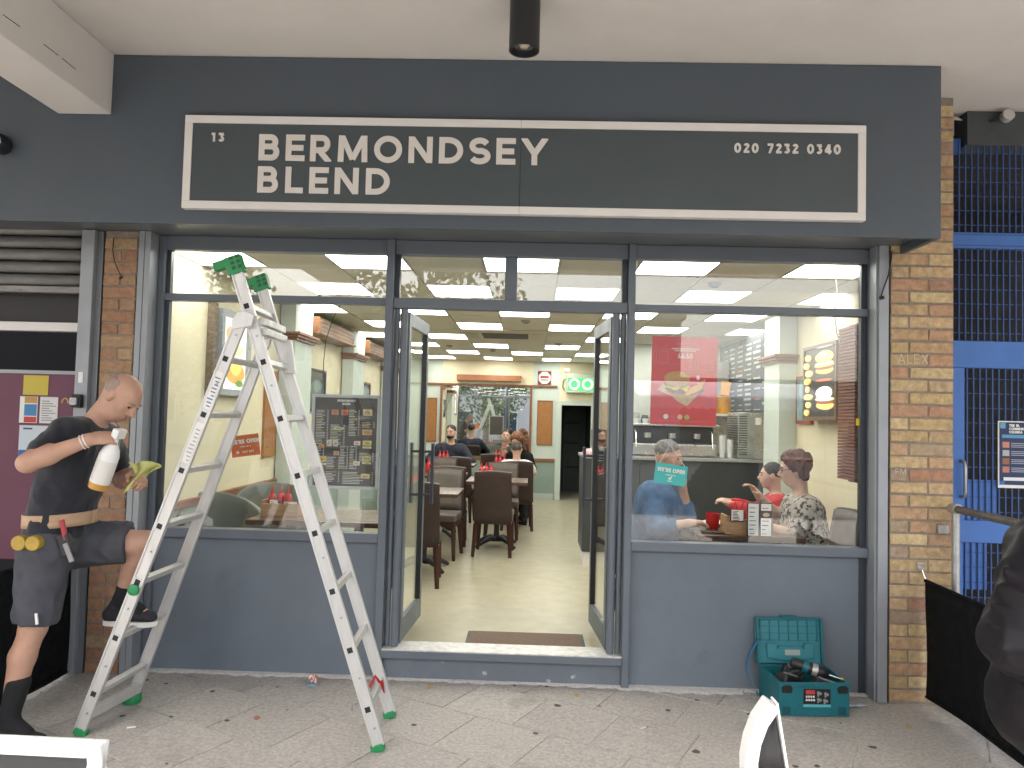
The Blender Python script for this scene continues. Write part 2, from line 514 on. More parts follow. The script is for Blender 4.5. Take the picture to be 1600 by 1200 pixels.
GREYP = mat('grey_pilaster_metal', (0.30, 0.32, 0.345), 0.42, metal=0.15, var=0.08, vscale=4, bump=0.08)
ALU = mat('ladder_aluminium', (0.66, 0.655, 0.64), 0.42, metal=0.55, var=0.10, vscale=14, bump=0.12, bscale=120, stretch=(1, 1, 0.25))
STEEL = mat('galvanised_steel', (0.42, 0.43, 0.43), 0.45, metal=0.7, var=0.18, vscale=20, bump=0.1)
CHROME = mat('chrome', (0.75, 0.75, 0.75), 0.15, metal=1.0)
BRICK = mat('stock_brick', (0.4, 0.3, 0.16), 0.9, var=0.34, vscale=26, bump=0.9, bscale=70,
            ramp=[(0.0, (0.47, 0.345, 0.175)), (0.16, (0.40, 0.285, 0.165)), (0.3, (0.54, 0.42, 0.235)), (0.44, (0.43, 0.25, 0.155)),
                  (0.55, (0.48, 0.36, 0.20)), (0.64, (0.36, 0.175, 0.115)), (0.74, (0.33, 0.255, 0.18)), (0.87, (0.52, 0.385, 0.21)), (1.0, (0.39, 0.235, 0.15))],
            spots=[(14, 0.60, (0.22, 0.17, 0.125), 0.16), (9, 0.60, (0.46, 0.27, 0.18), 0.2)])
BRICKL = mat('red_brown_brick', (0.4, 0.3, 0.16), 0.9, var=0.3, vscale=26, bump=0.9, bscale=70,
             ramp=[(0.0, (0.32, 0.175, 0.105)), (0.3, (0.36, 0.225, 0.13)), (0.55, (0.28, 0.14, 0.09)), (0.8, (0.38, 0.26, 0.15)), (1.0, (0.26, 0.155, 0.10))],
             spots=[(12, 0.6, (0.2, 0.14, 0.1), 0.14)])  # redder, darker brick mix for the left pillar
MORTAR = mat('mortar', (0.255, 0.215, 0.175), 0.95, var=0.25, vscale=30, bump=0.8, bscale=110)
SLAB = mat('concrete_slab', (0.46, 0.43, 0.395), 0.9, var=0.30, vscale=55, bump=0.75, bscale=190, rnd=0.06,
           spots=[(3.1, 0.58, (0.29, 0.265, 0.24), 0.24), (70, 0.68, (0.60, 0.57, 0.54), 0.07), (24, 0.70, (0.22, 0.20, 0.18), 0.08)])
JOINT = mat('slab_joint_sand', (0.50, 0.465, 0.415), 0.95, var=0.3, vscale=40, bump=0.6)
ROADM = mat('asphalt', (0.055, 0.055, 0.056), 0.9, var=0.25, vscale=60, bump=0.5, bscale=200)
WHITEP = mat('white_plastic', (0.78, 0.78, 0.77), 0.35, var=0.03)
BLACKF = mat('black_banner_fabric', (0.0065, 0.0072, 0.0085), 0.9, spec=0.15, var=0.2, vscale=14, bump=0.25, bscale=300)
BLACKP = mat('black_plastic', (0.012, 0.012, 0.013), 0.45, var=0.1)
BLUEG = mat('blue_gate_paint', (0.045, 0.15, 0.46), 0.45, var=0.1, vscale=5, bump=0.12)
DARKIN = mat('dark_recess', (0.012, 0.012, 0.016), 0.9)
CREAM = mat('cream_wall_paint', (0.70, 0.64, 0.455), 0.7, var=0.05, vscale=2)
MINT = mat('pale_green_paint', (0.53, 0.59, 0.53), 0.65, var=0.05, vscale=3)
SAGE = mat('sage_dado_paint', (0.24, 0.31, 0.27), 0.6, var=0.07, vscale=3)
WOOD = mat('mid_brown_wood', (0.21, 0.085, 0.032), 0.45, var=0.3, vscale=9, stretch=(1, 1, 6), bump=0.15)
WOODD = mat('dark_red_wood', (0.045, 0.014, 0.009), 0.38, var=0.3, vscale=12, stretch=(5, 5, 1))
CORK = mat('cork_board', (0.33, 0.15, 0.05), 0.9, var=0.25, vscale=45, bump=0.4)
VINYL = mat('cream_vinyl_floor', (0.385, 0.355, 0.25), 0.33, var=0.09, vscale=7, spots=[(2.2, 0.6, (0.37, 0.34, 0.235), 0.2)], bump=0.03)
TILE = mat('ceiling_tile', (0.70, 0.665, 0.56), 0.9, var=0.05, vscale=30, bump=0.4, bscale=160, rnd=0.03)
TBAR = mat('ceiling_grid_bar', (0.56, 0.52, 0.42), 0.5)
LEATH = mat('dark_brown_leather', (0.035, 0.019, 0.014), 0.5, var=0.2, vscale=9, bump=0.3, bscale=160)
TAUPE = mat('taupe_leather', (0.10, 0.082, 0.068), 0.5, var=0.15, vscale=9, bump=0.25, bscale=160)
GREYG = mat('grey_green_upholstery', (0.125, 0.135, 0.115), 0.55, var=0.12, vscale=5, bump=0.2, bscale=130)
IRON = mat('black_cast_iron', (0.012, 0.013, 0.015), 0.5, var=0.2)
LAMI = mat('walnut_laminate', (0.075, 0.038, 0.022), 0.28, var=0.35, vscale=6, stretch=(1, 9, 1))
RED = mat('red_ceramic', (0.50, 0.022, 0.025), 0.22, var=0.05)
PAPER = mat('white_paper', (0.78, 0.77, 0.74), 0.7, var=0.03)
INK = mat('black_ink', (0.02, 0.02, 0.022), 0.6)
PANEL_L = mat('lit_diffuser', (0.9, 0.9, 0.88), 0.6, emit=(1.0, 0.98, 0.91), estr=2.55)
GLASS = glass_mat('window_glass')

# ------------------------------------------------------------------ ground
road = struct('road', MB().box(-60, 60, -60, -8.0, -0.4, -0.13), ROADM)
pave = struct('pavement', MB().box(-40, 40, -8.0, 9.5, -0.4, -0.0045), JOINT)
kerb = struct('kerb', MB().box(-40, 40, -8.16, -8.001, -0.4, 0.0), mat('kerb_stone', (0.36, 0.35, 0.33), 0.9, var=0.2, vscale=14, bump=0.4), bevel=0.015)
WM[pave] = Matrix()
ca, sa = math.cos(R(-27.8)), math.sin(R(-27.8))
slab_meshes = []
for k in range(6):
    mb = MB()
    g = 0.0045
    j = lambda: random.uniform(-0.0015, 0.0015)
    w = 0.435
    mb.prism([(g + j(), g + j()), (w - g + j(), g + j()), (w - g + j(), w - g + j()), (g + j(), w - g + j())], lambda a, b, d: (a * ca - b * sa, a * sa + b * ca, d), -0.04, 0.0)
    slab_meshes.append(mb.mesh('paving_slab'))
row0 = -0.479
for i in range(-11, 3):
    off = (0.184 if i % 2 == 0 else 0.0) + 0.03 * math.sin(i * 2.1)
    for jx in range(-14, 15):
        u = off + 0.435 * jx; v = row0 + 0.435 * i
        px, py = u * ca - v * sa, u * sa + v * ca
        cx, cyy = px + 0.3 * (ca - sa) * 0.72, py + 0.3 * (sa + ca) * 0.72
        if -4.3 < cx < 4.3 and -3.4 < cyy < 0.42:
            o = link('paving_slab', random.choice(slab_meshes), SLAB, pave)
            o.location = (px, py, random.uniform(-0.0022, 0.0008))
# chewing-gum spots trodden into the slabs
mb = MB()
for _ in range(110):
    x, y = random.uniform(-3.2, 3.0), random.uniform(-2.6, 0.08)
    r = random.choice((0.006, 0.008, 0.011, 0.014, 0.019))
    n = 9; ph = random.random() * 6
    mb.prism([(x + r * (1 + 0.25 * math.sin(3 * t + ph)) * math.cos(t), y + r * (0.9 + 0.2 * math.cos(2 * t + ph)) * math.sin(t)) for t in [2 * math.pi * q / n for q in range(n)]],
             lambda a, b, d: (a, b, d), 0.0, 0.0022)
set_props(mb.build('chewing_gum_spots', mat('old_gum', (0.105, 0.096, 0.088), 0.9)), 'dark trodden chewing gum spots on the paving', 'gum', kind='stuff')
# crumbly white line of paint and mortar along the foot of the shop front
mb = MB()
n = 260
prev = None
for i in range(n + 1):
    x = -2.4 + 4.5 * i / n
    wdt = 0.036 + 0.030 * abs(math.sin(i * 0.37) * math.sin(i * 0.083 + 1)) + random.uniform(0, 0.014)
    if 0.55 < x < 1.3: wdt += 0.035
    yb = 0.135 if (-0.8 < x < 0.5) else 0.13
    cur = [(x, yb, 0.0015), (x, yb, 0.009), (x, yb - wdt * 0.6, 0.006 + random.uniform(0, 0.002)), (x, yb - wdt, 0.001)]
    if prev:
        mb.add(prev + cur, [(0, 1, 5, 4), (1, 2, 6, 5), (2, 3, 7, 6)])
    prev = cur
set_props(mb.build('paint_residue', mat('white_residue', (0.66, 0.64, 0.61), 0.9, var=0.2, vscale=50, bump=0.6, bscale=120)), 'crumbly white residue along the foot of the shop front', 'residue', kind='stuff')

# ------------------------------------------------------------------ canopy overhead (the walkway's concrete ceiling)
CZ = 3.574
can = struct('canopy_ceiling', MB().box(-14, 14, -4.95, 0.6, CZ, CZ + 0.35), CANOPY)
struct('canopy_beam', MB().box(-2.690, -2.388, -4.94, -0.402, 3.228, CZ - 0.002), CANOPY, bevel=0.006)
struct('canopy_edge_beam', MB().box(-14, 14, -5.2, -4.951, 3.50, CZ + 0.45), CANOPY, bevel=0.01)
# hairline cracks and the board seam in the soffit
mb = MB()
for pts in ([(2.62, -0.9), (2.72, -0.62), (2.86, -0.4), (2.98, -0.1)], [(-3.0, -1.2), (-2.9, -0.9), (-2.87, -0.5)]):
    for a, b in zip(pts, pts[1:]):
        mb.bar((a[0], a[1], CZ - 0.001), (b[0], b[1], CZ - 0.001), 0.004, 0.002)
for k in range(16):
    y = -0.75 - 0.14 * k
    if k % 3 != 2:
        mb.bar((-2.3865 + 0.0004, y, 3.325 + 0.004 * math.sin(k)), (-2.3865, y - 0.11, 3.326 + 0.004 * math.sin(k + 1)), 0.003, 0.002)
set_props(mb.build('plaster_crack', mat('crack_shadow', (0.10, 0.085, 0.07), 0.95)), kind='structure')
# spotlight hanging from the canopy
sp = thing('spotlight', 'black cylinder spotlight hanging from the canopy above the sign', 'spotlight', (-0.076, -1.0, CZ))
part('housing', MB().lathe([(0.0, -0.002), (0.072, -0.002), (0.0725, -0.232), (0.0725, -0.246), (0.064, -0.246), (0.060, -0.215), (0.0, -0.205)], n=32), mat('matt_black_lamp', (0.012, 0.013, 0.016), 0.4), sp, world=False, smooth=35)
part('bezel', MB().lathe([(0.0595, -0.2155), (0.052, -0.2165), (0.03, -0.209), (0.0, -0.207)], n=24), mat('lamp_reflector', (0.5, 0.48, 0.45), 0.25, metal=0.8), sp, world=False, smooth=35)
part('lens', MB().lathe([(0.026, -0.2165), (0.02, -0.228), (0.0, -0.231)], n=20), mat('lamp_lens', (0.55, 0.5, 0.42), 0.15), sp, world=False, smooth=60)

# ------------------------------------------------------------------ fascia and sign
fa = thing('shop_fascia', 'dark blue-grey fascia box above the cafe windows', 'fascia', (0, -0.4, 2.62))
pbox('front_board', FASC, fa, -7.0, 2.19, -0.40, -0.372, 2.62, CZ - 0.003, bevel=0.003)
pbox('return_board', FASC, fa, 2.162, 2.1895, -0.3715, -0.004, 2.622, CZ - 0.003)
pbox('soffit_board', mat('fascia_soffit', (0.11, 0.12, 0.13), 0.35, var=0.1, vscale=1.5), fa, -7.0, 2.161, -0.3715, 0.28, 2.672, 2.69)
sg = thing('shop_sign', 'long dark shop sign framed in white reading BERMONDSEY BLEND', 'shop sign', (-0.09, -0.402, 2.68))
SY = -0.448
SX0, SX1, SZ0, SZ1 = -1.948, 1.767, 2.697, 3.216
FT = 0.043
pbox('sign_panel', SIGNP, sg, SX0 + FT, -0.0935, SY + 0.006, -0.401, SZ0 + FT, SZ1 - FT)
pbox('sign_panel', SIGNP, sg, -0.0915, SX1 - FT, SY + 0.006, -0.401, SZ0 + FT, SZ1 - FT)
pbox('frame_rail', OFFW, sg, SX0, -0.0935, SY, -0.401, SZ1 - FT + 0.0005, SZ1, bevel=0.002)
pbox('frame_rail', OFFW, sg, -0.092, SX1, SY, -0.401, SZ1 - FT + 0.0005, SZ1, bevel=0.002)
pbox('frame_rail', OFFW, sg, SX0, -0.0935, SY, -0.401, SZ0, SZ0 + FT - 0.0005, bevel=0.002)
pbox('frame_rail', OFFW, sg, -0.092, SX1, SY, -0.401, SZ0, SZ0 + FT - 0.0005, bevel=0.002)
pbox('frame_stile', OFFW, sg, SX0, SX0 + FT - 0.0005, SY, -0.401, SZ0 + FT, SZ1 - FT, bevel=0.002)
pbox('frame_stile', OFFW, sg, SX1 - FT + 0.0005, SX1, SY, -0.401, SZ0 + FT, SZ1 - FT, bevel=0.002)
def letters(s, x0, x1, z0, hgt, wt, tr, y, parent, m, depth=0.005, space=0.5, name='letter', fx=1.0):
    """each letter its own part, tracked so that the word spans x0..x1"""
    sx = lambda c: fx if c != 'O' else 1 + (fx - 1) * 0.35
    nat = sum((space if c == ' ' else wide(c, wt, sx(c))[0]) for c in s)
    tr = ((x1 - x0) / hgt - nat) / (len(s) - 1)
    x = x0
    for c in s:
        if c == ' ':
            x += (space + tr) * hgt; continue
        mb = MB(); text_mb(mb, c, hgt, front(x, z0, y), wt, 0, depth, fx=sx(c))
        part(name, mb, m, parent)
        x += (wide(c, wt, sx(c))[0] + tr) * hgt
LY = SY + 0.0055
letters('BERMONDSEY', -1.532, 0.056, 2.969, 0.146, 0.215, 0, LY, sg, LETTER, fx=1.22)
letters('BLEND', -1.532, -0.803, 2.790, 0.146, 0.215, 0, LY, sg, LETTER, fx=1.22)
letters('13', -1.797, -1.727, 3.070, 0.049, 0.24, 0, LY, sg, LETTER, fx=1.1)
letters('020 7232 0340', 1.062, 1.632, 3.056, 0.053, 0.23, 0, LY, sg, LETTER, space=0.42)

# round lamp on the fascia, far left
bl = thing('bulkhead_lamp', 'dark round wall lamp on the fascia at the left edge', 'wall lamp', (-2.99, -0.405, 3.04))
part('lamp_body', MB(Matrix.Rotation(R(90), 4, 'X')).lathe([(0.0, 0.0), (0.052, 0.0), (0.056, 0.012), (0.054, 0.07), (0.046, 0.085), (0, 0.088)], n=28), mat('dark_lamp_metal', (0.025, 0.027, 0.032), 0.3, metal=0.3), bl, world=False, smooth=40)
part('lamp_ring', MB(Matrix.Rotation(R(90), 4, 'X')).lathe([(0.030, 0.0885), (0.044, 0.0865), (0.040, 0.094), (0.030, 0.094)], n=28), CHROME, bl, world=False, smooth=40)

# ------------------------------------------------------------------ shop front: frame, glass, doors, risers
sf = thing('shopfront', 'blue-grey aluminium cafe shop front with open double doors', 'shop front', (0, 0.13, 0))
Y0, Y1 = 0.10, 0.17      # frame bars
def bar(name, x0, x1, z0, z1, y0=Y0, y1=Y1, m=FR, bevel=0.004):
    return pbox(name, m, sf, x0, x1, y0, y1, z0, z1, bevel=bevel)
bar('jamb', -2.338, -2.296, 0.0, 2.67)
bar('jamb', 2.028, 2.078, 0.0, 2.67)
bar('mullion', -0.909, -0.862, 0.0, 2.67, 0.075)
bar('mullion', 0.574, 0.617, 0.0, 2.67, 0.075)
bar('head_rail', -2.2955, -0.9095, 2.582, 2.67)
bar('head_rail', -0.8615, 0.5735, 2.582, 2.67)
bar('head_rail', 0.6175, 2.0275, 2.582, 2.67)
bar('transom', -2.2955, -0.9095, 2.266, 2.310)
bar('transom', -0.8615, 0.5735, 2.247, 2.312, 0.09)
bar('transom', 0.6175, 2.0275, 2.260, 2.305)
bar('mullion', -0.181, -0.106, 2.3125, 2.5815)
bar('sill_rail', -2.2955, -0.9095, 0.812, 0.868, 0.085)
bar('sill_rail', 0.6175, 2.0275, 0.812, 0.868, 0.085)
bar('rebate_bead', -2.2955, -2.2705, 0.8685, 2.2655, 0.125, 0.165, FRD, 0.002)
bar('rebate_bead', -2.2955, -2.2705, 2.3105, 2.5815, 0.125, 0.165, FRD, 0.002)
bar('rebate_bead', 1.992, 2.0275, 0.8685, 2.2595, 0.125, 0.165, FRD, 0.002)
bar('rebate_bead', 1.992, 2.0275, 2.3055, 2.5815, 0.125, 0.165, FRD, 0.002)
bar('rebate_bead', -0.8615, -0.832, 2.3125, 2.5815, 0.118, 0.165, FRD, 0.002)
bar('rebate_bead', 0.538, 0.5735, 2.3125, 2.5815, 0.118, 0.165, FRD, 0.002)
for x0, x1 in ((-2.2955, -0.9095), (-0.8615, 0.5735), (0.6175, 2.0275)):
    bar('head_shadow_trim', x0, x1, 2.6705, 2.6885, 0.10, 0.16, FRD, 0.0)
def pane(x0, x1, z0, z1, y=0.142):
    return pbox('window_pane', GLASS, sf, x0, x1, y, y + 0.006, z0, z1)
pane(-2.2705, -0.9095, 2.3105, 2.5815); pane(-2.2705, -0.9095, 0.8685, 2.2655)
pane(-0.832, -0.181, 2.3125, 2.5815); pane(-0.106, 0.538, 2.3125, 2.5815)
pane(0.6175, 1.992, 2.3055, 2.5815); pane(0.6175, 1.992, 0.8685, 2.2595)
pbox('stall_riser', RISER, sf, -2.2955, -0.9095, 0.13, 0.19, 0.0, 0.8115)
pbox('stall_riser', RISER, sf, 0.6175, 1.988, 0.13, 0.19, 0.0, 0.8115)
pbox('stall_riser_edge', FRD, sf, 1.9885, 2.0275, 0.125, 0.18, 0.0, 0.8115)
pbox('threshold', mat('worn_threshold', (0.62, 0.61, 0.58), 0.45, metal=0.3, var=0.25, vscale=20), sf, -0.861, 0.573, 0.062, 0.24, 0.181, 0.1905, bevel=0.002)
pbox('threshold_nosing', FR, sf, -0.861, 0.573, 0.058, 0.235, 0.138, 0.1805, bevel=0.003)
pbox('step_riser', STEP, sf, -0.861, 0.573, 0.115, 0.235, 0.0, 0.1375)
# door jambs (double rounded posts)
for x, r in ((-0.842, 0.017), (-0.797, 0.023), (0.508, 0.023), (0.553, 0.017)):
    part('door_post', MB().cyl((x, 0.125 if r > 0.02 else 0.135, 0.191), (x, 0.125 if r > 0.02 else 0.135, 2.2465), r, n=16), FR, sf, smooth=40)
DM = mat('door_frame_inside', (0.125, 0.147, 0.165), 0.45, var=0.06)
def door(hx, sgn):
    """leaf swung inwards; hinge at hx, leaf runs into the shop, visible face turned to the doorway"""
    ang = R(87 if sgn > 0 else 85.5)
    M = Matrix.Translation((hx, 0.17, 0)) @ Matrix.Rotation((math.pi / 2 - ang) * (-sgn) + math.pi / 2, 4, 'Z')
    # local: x along the leaf (0..0.64), y thickness
    L, zb, zt = 0.64, 0.197, 2.235
    m = MB(M)
    m.box(0, 0.065, -0.017, 0.017, zb, zt); m.box(L - 0.07, L, -0.017, 0.017, zb, zt)
    m.box(0.0652, L - 0.0702, -0.017, 0.017, zt - 0.085, zt); m.box(0.0652, L - 0.0702, -0.017, 0.017, zb, zb + 0.135)
    d = m.build('door', DM, sf, bevel=0.003)
    g = MB(M).box(0.066, L - 0.071, -0.003, 0.003, zb + 0.136, zt - 0.086).build('door_pane', GLASS, d)
    MB(M).box(L - 0.0755, L - 0.0712, -0.020, 0.020, zb + 0.136, zt - 0.086).build('glazing_gasket', BLACKP, d)
    for s in (-1, 1):
        h = MB(M); y = s * 0.075
        h.box(L - 0.058, L - 0.026, y - 0.010, y + 0.010, 0.98, 1.40)
        h.cyl((L - 0.042, s * 0.0168, 1.04), (L - 0.042, y, 1.04), 0.009, n=10); h.cyl((L - 0.042, s * 0.0168, 1.34), (L - 0.042, y, 1.34), 0.009, n=10)
        h.build('pull_handle', mat('blue_black_handle', (0.03, 0.037, 0.05), 0.35), d, bevel=0.003)
    return d
door(-0.785, 1); door(0.497, -1)

def pilaster(label, x0, x1, seam):
    t = thing('pilaster', label, 'pilaster', ((x0 + x1) / 2, 0.05, 0))
    if seam:
        xm = x0 + (x1 - x0) * seam
        pbox('cover_strip', GREYP, t, x0, xm - 0.001, -0.004, 0.12, 0.0, 2.671, bevel=0.002)
        pbox('cover_strip', GREYP, t, xm + 0.001, x1, -0.001, 0.12, 0.0, 2.671, bevel=0.002)
    else:
        pbox('cover_strip', GREYP, t, x0, x0 + 0.010, 0.014, 0.12, 0.0, 2.671)
        pbox('cover_strip', GREYP, t, x0 + 0.011, x1, -0.004, 0.12, 0.0, 2.671, bevel=0.002)
    return t
pilaster('grey metal pilaster left of the cafe window behind the ladder', -2.412, -2.340, 0.5)
pilaster('grey metal pilaster between right cafe window and brick pillar', 2.030, 2.098, None)
# cable ends hanging by the pilasters
mb = MB(); mb.tube([(2.108, -0.012, 2.635), (2.102, -0.02, 2.58), (2.085, -0.024, 2.49), (2.055, -0.02, 2.40), (2.046, -0.016, 2.365)], 0.0045)
mb.cyl((2.036, -0.018, 2.352), (2.06, -0.022, 2.358), 0.011, n=10)
set_props(mb.build('loose_cable', BLACKP, smooth=40), 'short black cable hanging down the right grey pilaster', 'cable')
mb = MB(); mb.tube([(-2.566, -0.01, 2.62), (-2.562, -0.02, 2.54), (-2.545, -0.022, 2.47), (-2.515, -0.02, 2.41), (-2.50, -0.02, 2.385)], 0.003)
mb.cyl((-2.512, -0.022, 2.372), (-2.494, -0.02, 2.383), 0.006, n=8)
set_props(mb.build('loose_cable', BLACKP, smooth=40), 'thin dark wire dangling on the left brick pillar', 'cable')

# ------------------------------------------------------------------ brick pillars
def bricks(t, x0, x1, z0, z1, material, course=0.0749, blen=0.2235, depth=0.1, y=0.0, seed=1):
    rng = random.Random(seed)
    variants = {}
    nrow = int((z1 - z0) / course)
    for r_ in range(nrow):
        z = z0 + r_ * course
        # Flemish-like: stretchers and headers, offset alternate courses
        xs = [x0]
        pat = [blen, blen] if r_ % 2 == 0 else [blen * 0.5, blen, blen]
        i = 0; x = x0
        while x < x1 - 0.02:
            x = min(x + pat[min(i, len(pat) - 1)], x1)
            if x1 - x < 0.045: x = x1
            xs.append(x); i += 1
        for a, b in zip(xs, xs[1:]):
            w = round(b - a - 0.012, 3)
            key = (w, rng.randrange(4))
            if key not in variants:
                mb = MB(); j = lambda s=0.0022: rng.uniform(-s, s)
                h = course - 0.0125
                # slightly uneven block: 8 jittered corners plus a bulged front
                vs = [(j(), j(0.002), j()), (w + j(), j(0.002), j()), (w + j(), depth, 0), (0, depth, 0), (j(), j(0.002), h + j()), (w + j(), j(0.002), h + j()), (w + j(), depth, h), (0, depth, h)]
                mb.add(vs, [(0, 3, 2, 1), (4, 5, 6, 7), (0, 1, 5, 4), (1, 2, 6, 5), (2, 3, 7, 6), (3, 0, 4, 7)])
                variants[key] = mb.mesh('brick')
            o = link('brick', variants[key], material, t, bevel=0.0035)
            o.location = Vector((a + 0.005, y + rng.uniform(-0.003, 0.002), z + 0.005)) - t.location
bp = thing('brick_pillar', 'yellow stock brick pillar with scratched names right of the cafe', 'pillar', (2.3, 0.1, 0))
pbox('mortar_core', MORTAR, bp, 2.112, 2.478, 0.0060, 0.17, -0.02, CZ - 0.004)
bricks(bp, 2.108, 2.482, 0.008, CZ - 0.01, BRICK, seed=3)
for a, b, z, s, t_ in ((2.15, 2.30, 1.972, 'ALEX', 0.055), (2.14, 2.24, 1.318, 'FM', 0.036)):
    mb = MB(); text_mb(mb, s, t_, front(a, z, -0.0035), 0.09, 0.22, 0.0015)
    part('scratched_lettering', mb, mat('chalk_scratch', (0.60, 0.52, 0.40), 0.95), bp)
lp = thing('brick_pillar', 'narrow reddish brick pillar behind the man on the ladder', 'pillar', (-2.5, 0.1, 0))
pbox('mortar_core', MORTAR, lp, -2.62, -2.42, 0.0055, 0.17, -0.02, 2.668)
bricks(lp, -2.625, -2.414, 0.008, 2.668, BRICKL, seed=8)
# plaster spill on the foot of the left pillar
# wall hook with eyelet holding the windbreak
hk = thing('wall_hook', 'small metal eye bracket on the brick pillar holding the windbreak', 'hook', (2.28, -0.005, 0.79))
pbox('bracket_plate', STEEL, hk, 2.262, 2.298, -0.014, -0.006, 0.778, 0.812, bevel=0.002)
part('ring', MB().tube([(2.282 + 0.013 * math.cos(t), -0.022, 0.786 + 0.016 * math.sin(t)) for t in np.linspace(0, 6.0, 14)], 0.0035, 6), CHROME, hk, smooth=60)
part('ring', MB().tube([(2.287, -0.022, 0.772), (2.292, -0.028, 0.748), (2.298, -0.035, 0.725)], 0.004, 6), CHROME, hk, smooth=60)

# ------------------------------------------------------------------ black windbreaks
def windbreak(label, x, y1, y0, z0, z1, lean):
    t = thing('windbreak', label, 'windbreak', (x, (y0 + y1) / 2, 0))
    n = 18
    def fn(u, v):
        y = y1 + (y0 - y1) * u
        sag = 0.018 * math.sin(math.pi * u)
        return (x + 0.012 * math.sin(u * 9) * (1 - v) + lean * u + 0.006 * math.sin(v * 5 + u * 4), y, z0 + (z1 - z0) * v - sag * (2 * v - 1) * 0.6)
    part('banner', MB().grid(fn, n, 8), BLACKF, t, smooth=180, solid=0.004)
    part('hem', MB().tube([fn(u, 1.0) for u in np.linspace(0, 1, n + 1)], 0.011, 8), BLACKF, t, smooth=60)
    part('hem', MB().tube([fn(u, 0.0) for u in np.linspace(0, 1, n + 1)], 0.009, 8), BLACKF, t, smooth=60)
    part('post', MB().cyl((x + lean, y0 - 0.02, 0.0), (x + lean, y0 - 0.02, z1 + 0.05), 0.017, n=14), STEEL, t, smooth=40)
    part('post_base', MB().lathe([(0.0, 0.0), (0.17, 0.0), (0.17, 0.012), (0.03, 0.03), (0.03, 0.05), (0.0, 0.05)], (x + lean, y0 - 0.02, 0.0), 24), IRON, t, smooth=40)
    return t
windbreak('black fabric windbreak running from the brick pillar on the right', 2.305, -0.035, -1.75, 0.055, 0.715, 0.0)
windbreak('black fabric windbreak behind the man at the left', -2.715, -0.02, -1.45, 0.02, 0.735, 0.0)

# ------------------------------------------------------------------ neighbouring shop on the left
rs = thing('roller_shutter', 'half raised grey roller shutter of the shop next door', 'shutter', (-3.4, 0.03, 1.7))
SHM = mat('grimy_shutter_metal', (0.23, 0.225, 0.215), 0.5, metal=0.3, var=0.25, vscale=5, stretch=(1, 1, 4), spots=[(9, 0.66, (0.07, 0.06, 0.055), 0.08)])
for k in range(5):
    z = 2.33 + 0.078 * k
    mb = MB()
    prof = [(0.035, 0.0), (0.012, 0.006), (0.0, 0.022), (0.0, 0.05), (0.012, 0.066), (0.035, 0.0735)]
    vs = []; fs = []
    for xx in (-4.6, -2.758):
        vs += [(xx, 0.03 + a, z + b) for a, b in prof]
    for i in range(5):
        fs.append((i, i + 1, i + 7, i + 6))
    mb.add(vs, fs)
    part('slat', mb, SHM, rs, smooth=60, solid=0.002)
pbox('bottom_bar', SHM, rs, -4.6, -2.758, 0.025, 0.075, 2.285, 2.325, bevel=0.004)
pbox('guide_rail', GREYP, rs, -2.757, -2.676, -0.02, 0.09, 0.0, 2.668, bevel=0.004)
pbox('guide_side', mat('guide_side_metal', (0.19, 0.20, 0.22), 0.5, metal=0.2), rs, -2.6755, -2.640, 0.015, 0.09, 0.0, 2.668)
pbox('tag', PAPER, rs, -2.733, -2.706, -0.0235, -0.0205, 1.735, 1.80)
pk = thing('padlock', 'padlock and latch box on the roller shutter rail', 'padlock', (-2.71, -0.05, 1.62))
pbox('latch_box', BLACKP, pk, -2.752, -2.690, -0.060, -0.021, 1.585, 1.665, bevel=0.008)
pbox('lock_body', CHROME, pk, -2.742, -2.702, -0.088, -0.061, 1.60, 1.645, bevel=0.006)
part('shackle', MB().tube([(-2.775 + 0.018 * math.cos(t), -0.07, 1.61 + 0.03 * math.sin(t)) for t in np.linspace(0, math.pi, 10)], 0.005, 8), mat('brass', (0.45, 0.28, 0.09), 0.3, metal=0.9), pk, smooth=60)
ns = thing('neighbour_shop', 'dark interior of the neighbouring shop left of the cafe', 'shop', (-4.0, 1.0, 0))
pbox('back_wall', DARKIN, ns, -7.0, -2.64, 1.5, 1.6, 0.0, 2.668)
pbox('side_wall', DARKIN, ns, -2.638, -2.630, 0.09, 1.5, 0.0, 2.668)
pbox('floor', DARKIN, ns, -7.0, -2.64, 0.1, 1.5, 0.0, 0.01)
pbox('door_head', mat('dark_plum_panel', (0.02, 0.018, 0.022), 0.6), ns, -7.0, -2.76, 0.12, 0.2, 2.10, 2.66)
pbox('transom_strip', OFFW, ns, -7.0, -2.76, 0.095, 0.16, 2.055, 2.11, bevel=0.003)
nb = thing('notice_board', 'plum notice board with papers in the next doorway', 'notice board', (-3.0, 0.03, 0.66))
pbox('board', mat('plum_board', (0.105, 0.018, 0.05), 0.45, var=0.08), nb, -3.33, -2.765, 0.028, 0.055, 0.66, 1.80, bevel=0.002)
pbox('top_trim', GREYP, nb, -3.33, -2.765, 0.020, 0.0275, 1.785, 1.806)
def sheet(name, mcol, x0, x1, z0, z1, y=0.0255, parent=nb):
    return pbox(name, mat('print_%02x%02x%02x' % tuple(int(c * 255) for c in mcol), mcol, 0.6), parent, x0, x1, y, y + 0.002, z0, z1)
sheet('notice_sheet', (0.50, 0.40, 0.05), -3.10, -2.945, 1.655, 1.775)
sheet('notice_sheet', (0.70, 0.70, 0.69), -3.115, -3.005, 1.485, 1.645)
sheet('notice_print', (0.45, 0.25, 0.06), -3.085, -3.010, 1.605, 1.643, 0.0235); sheet('notice_print', (0.05, 0.20, 0.42), -3.085, -3.010, 1.528, 1.598, 0.0235); sheet('notice_print', (0.45, 0.04, 0.03), -3.085, -3.010, 1.488, 1.522, 0.0235)
sheet('notice_sheet', (0.62, 0.62, 0.62), -2.99, -2.88, 1.485, 1.645)
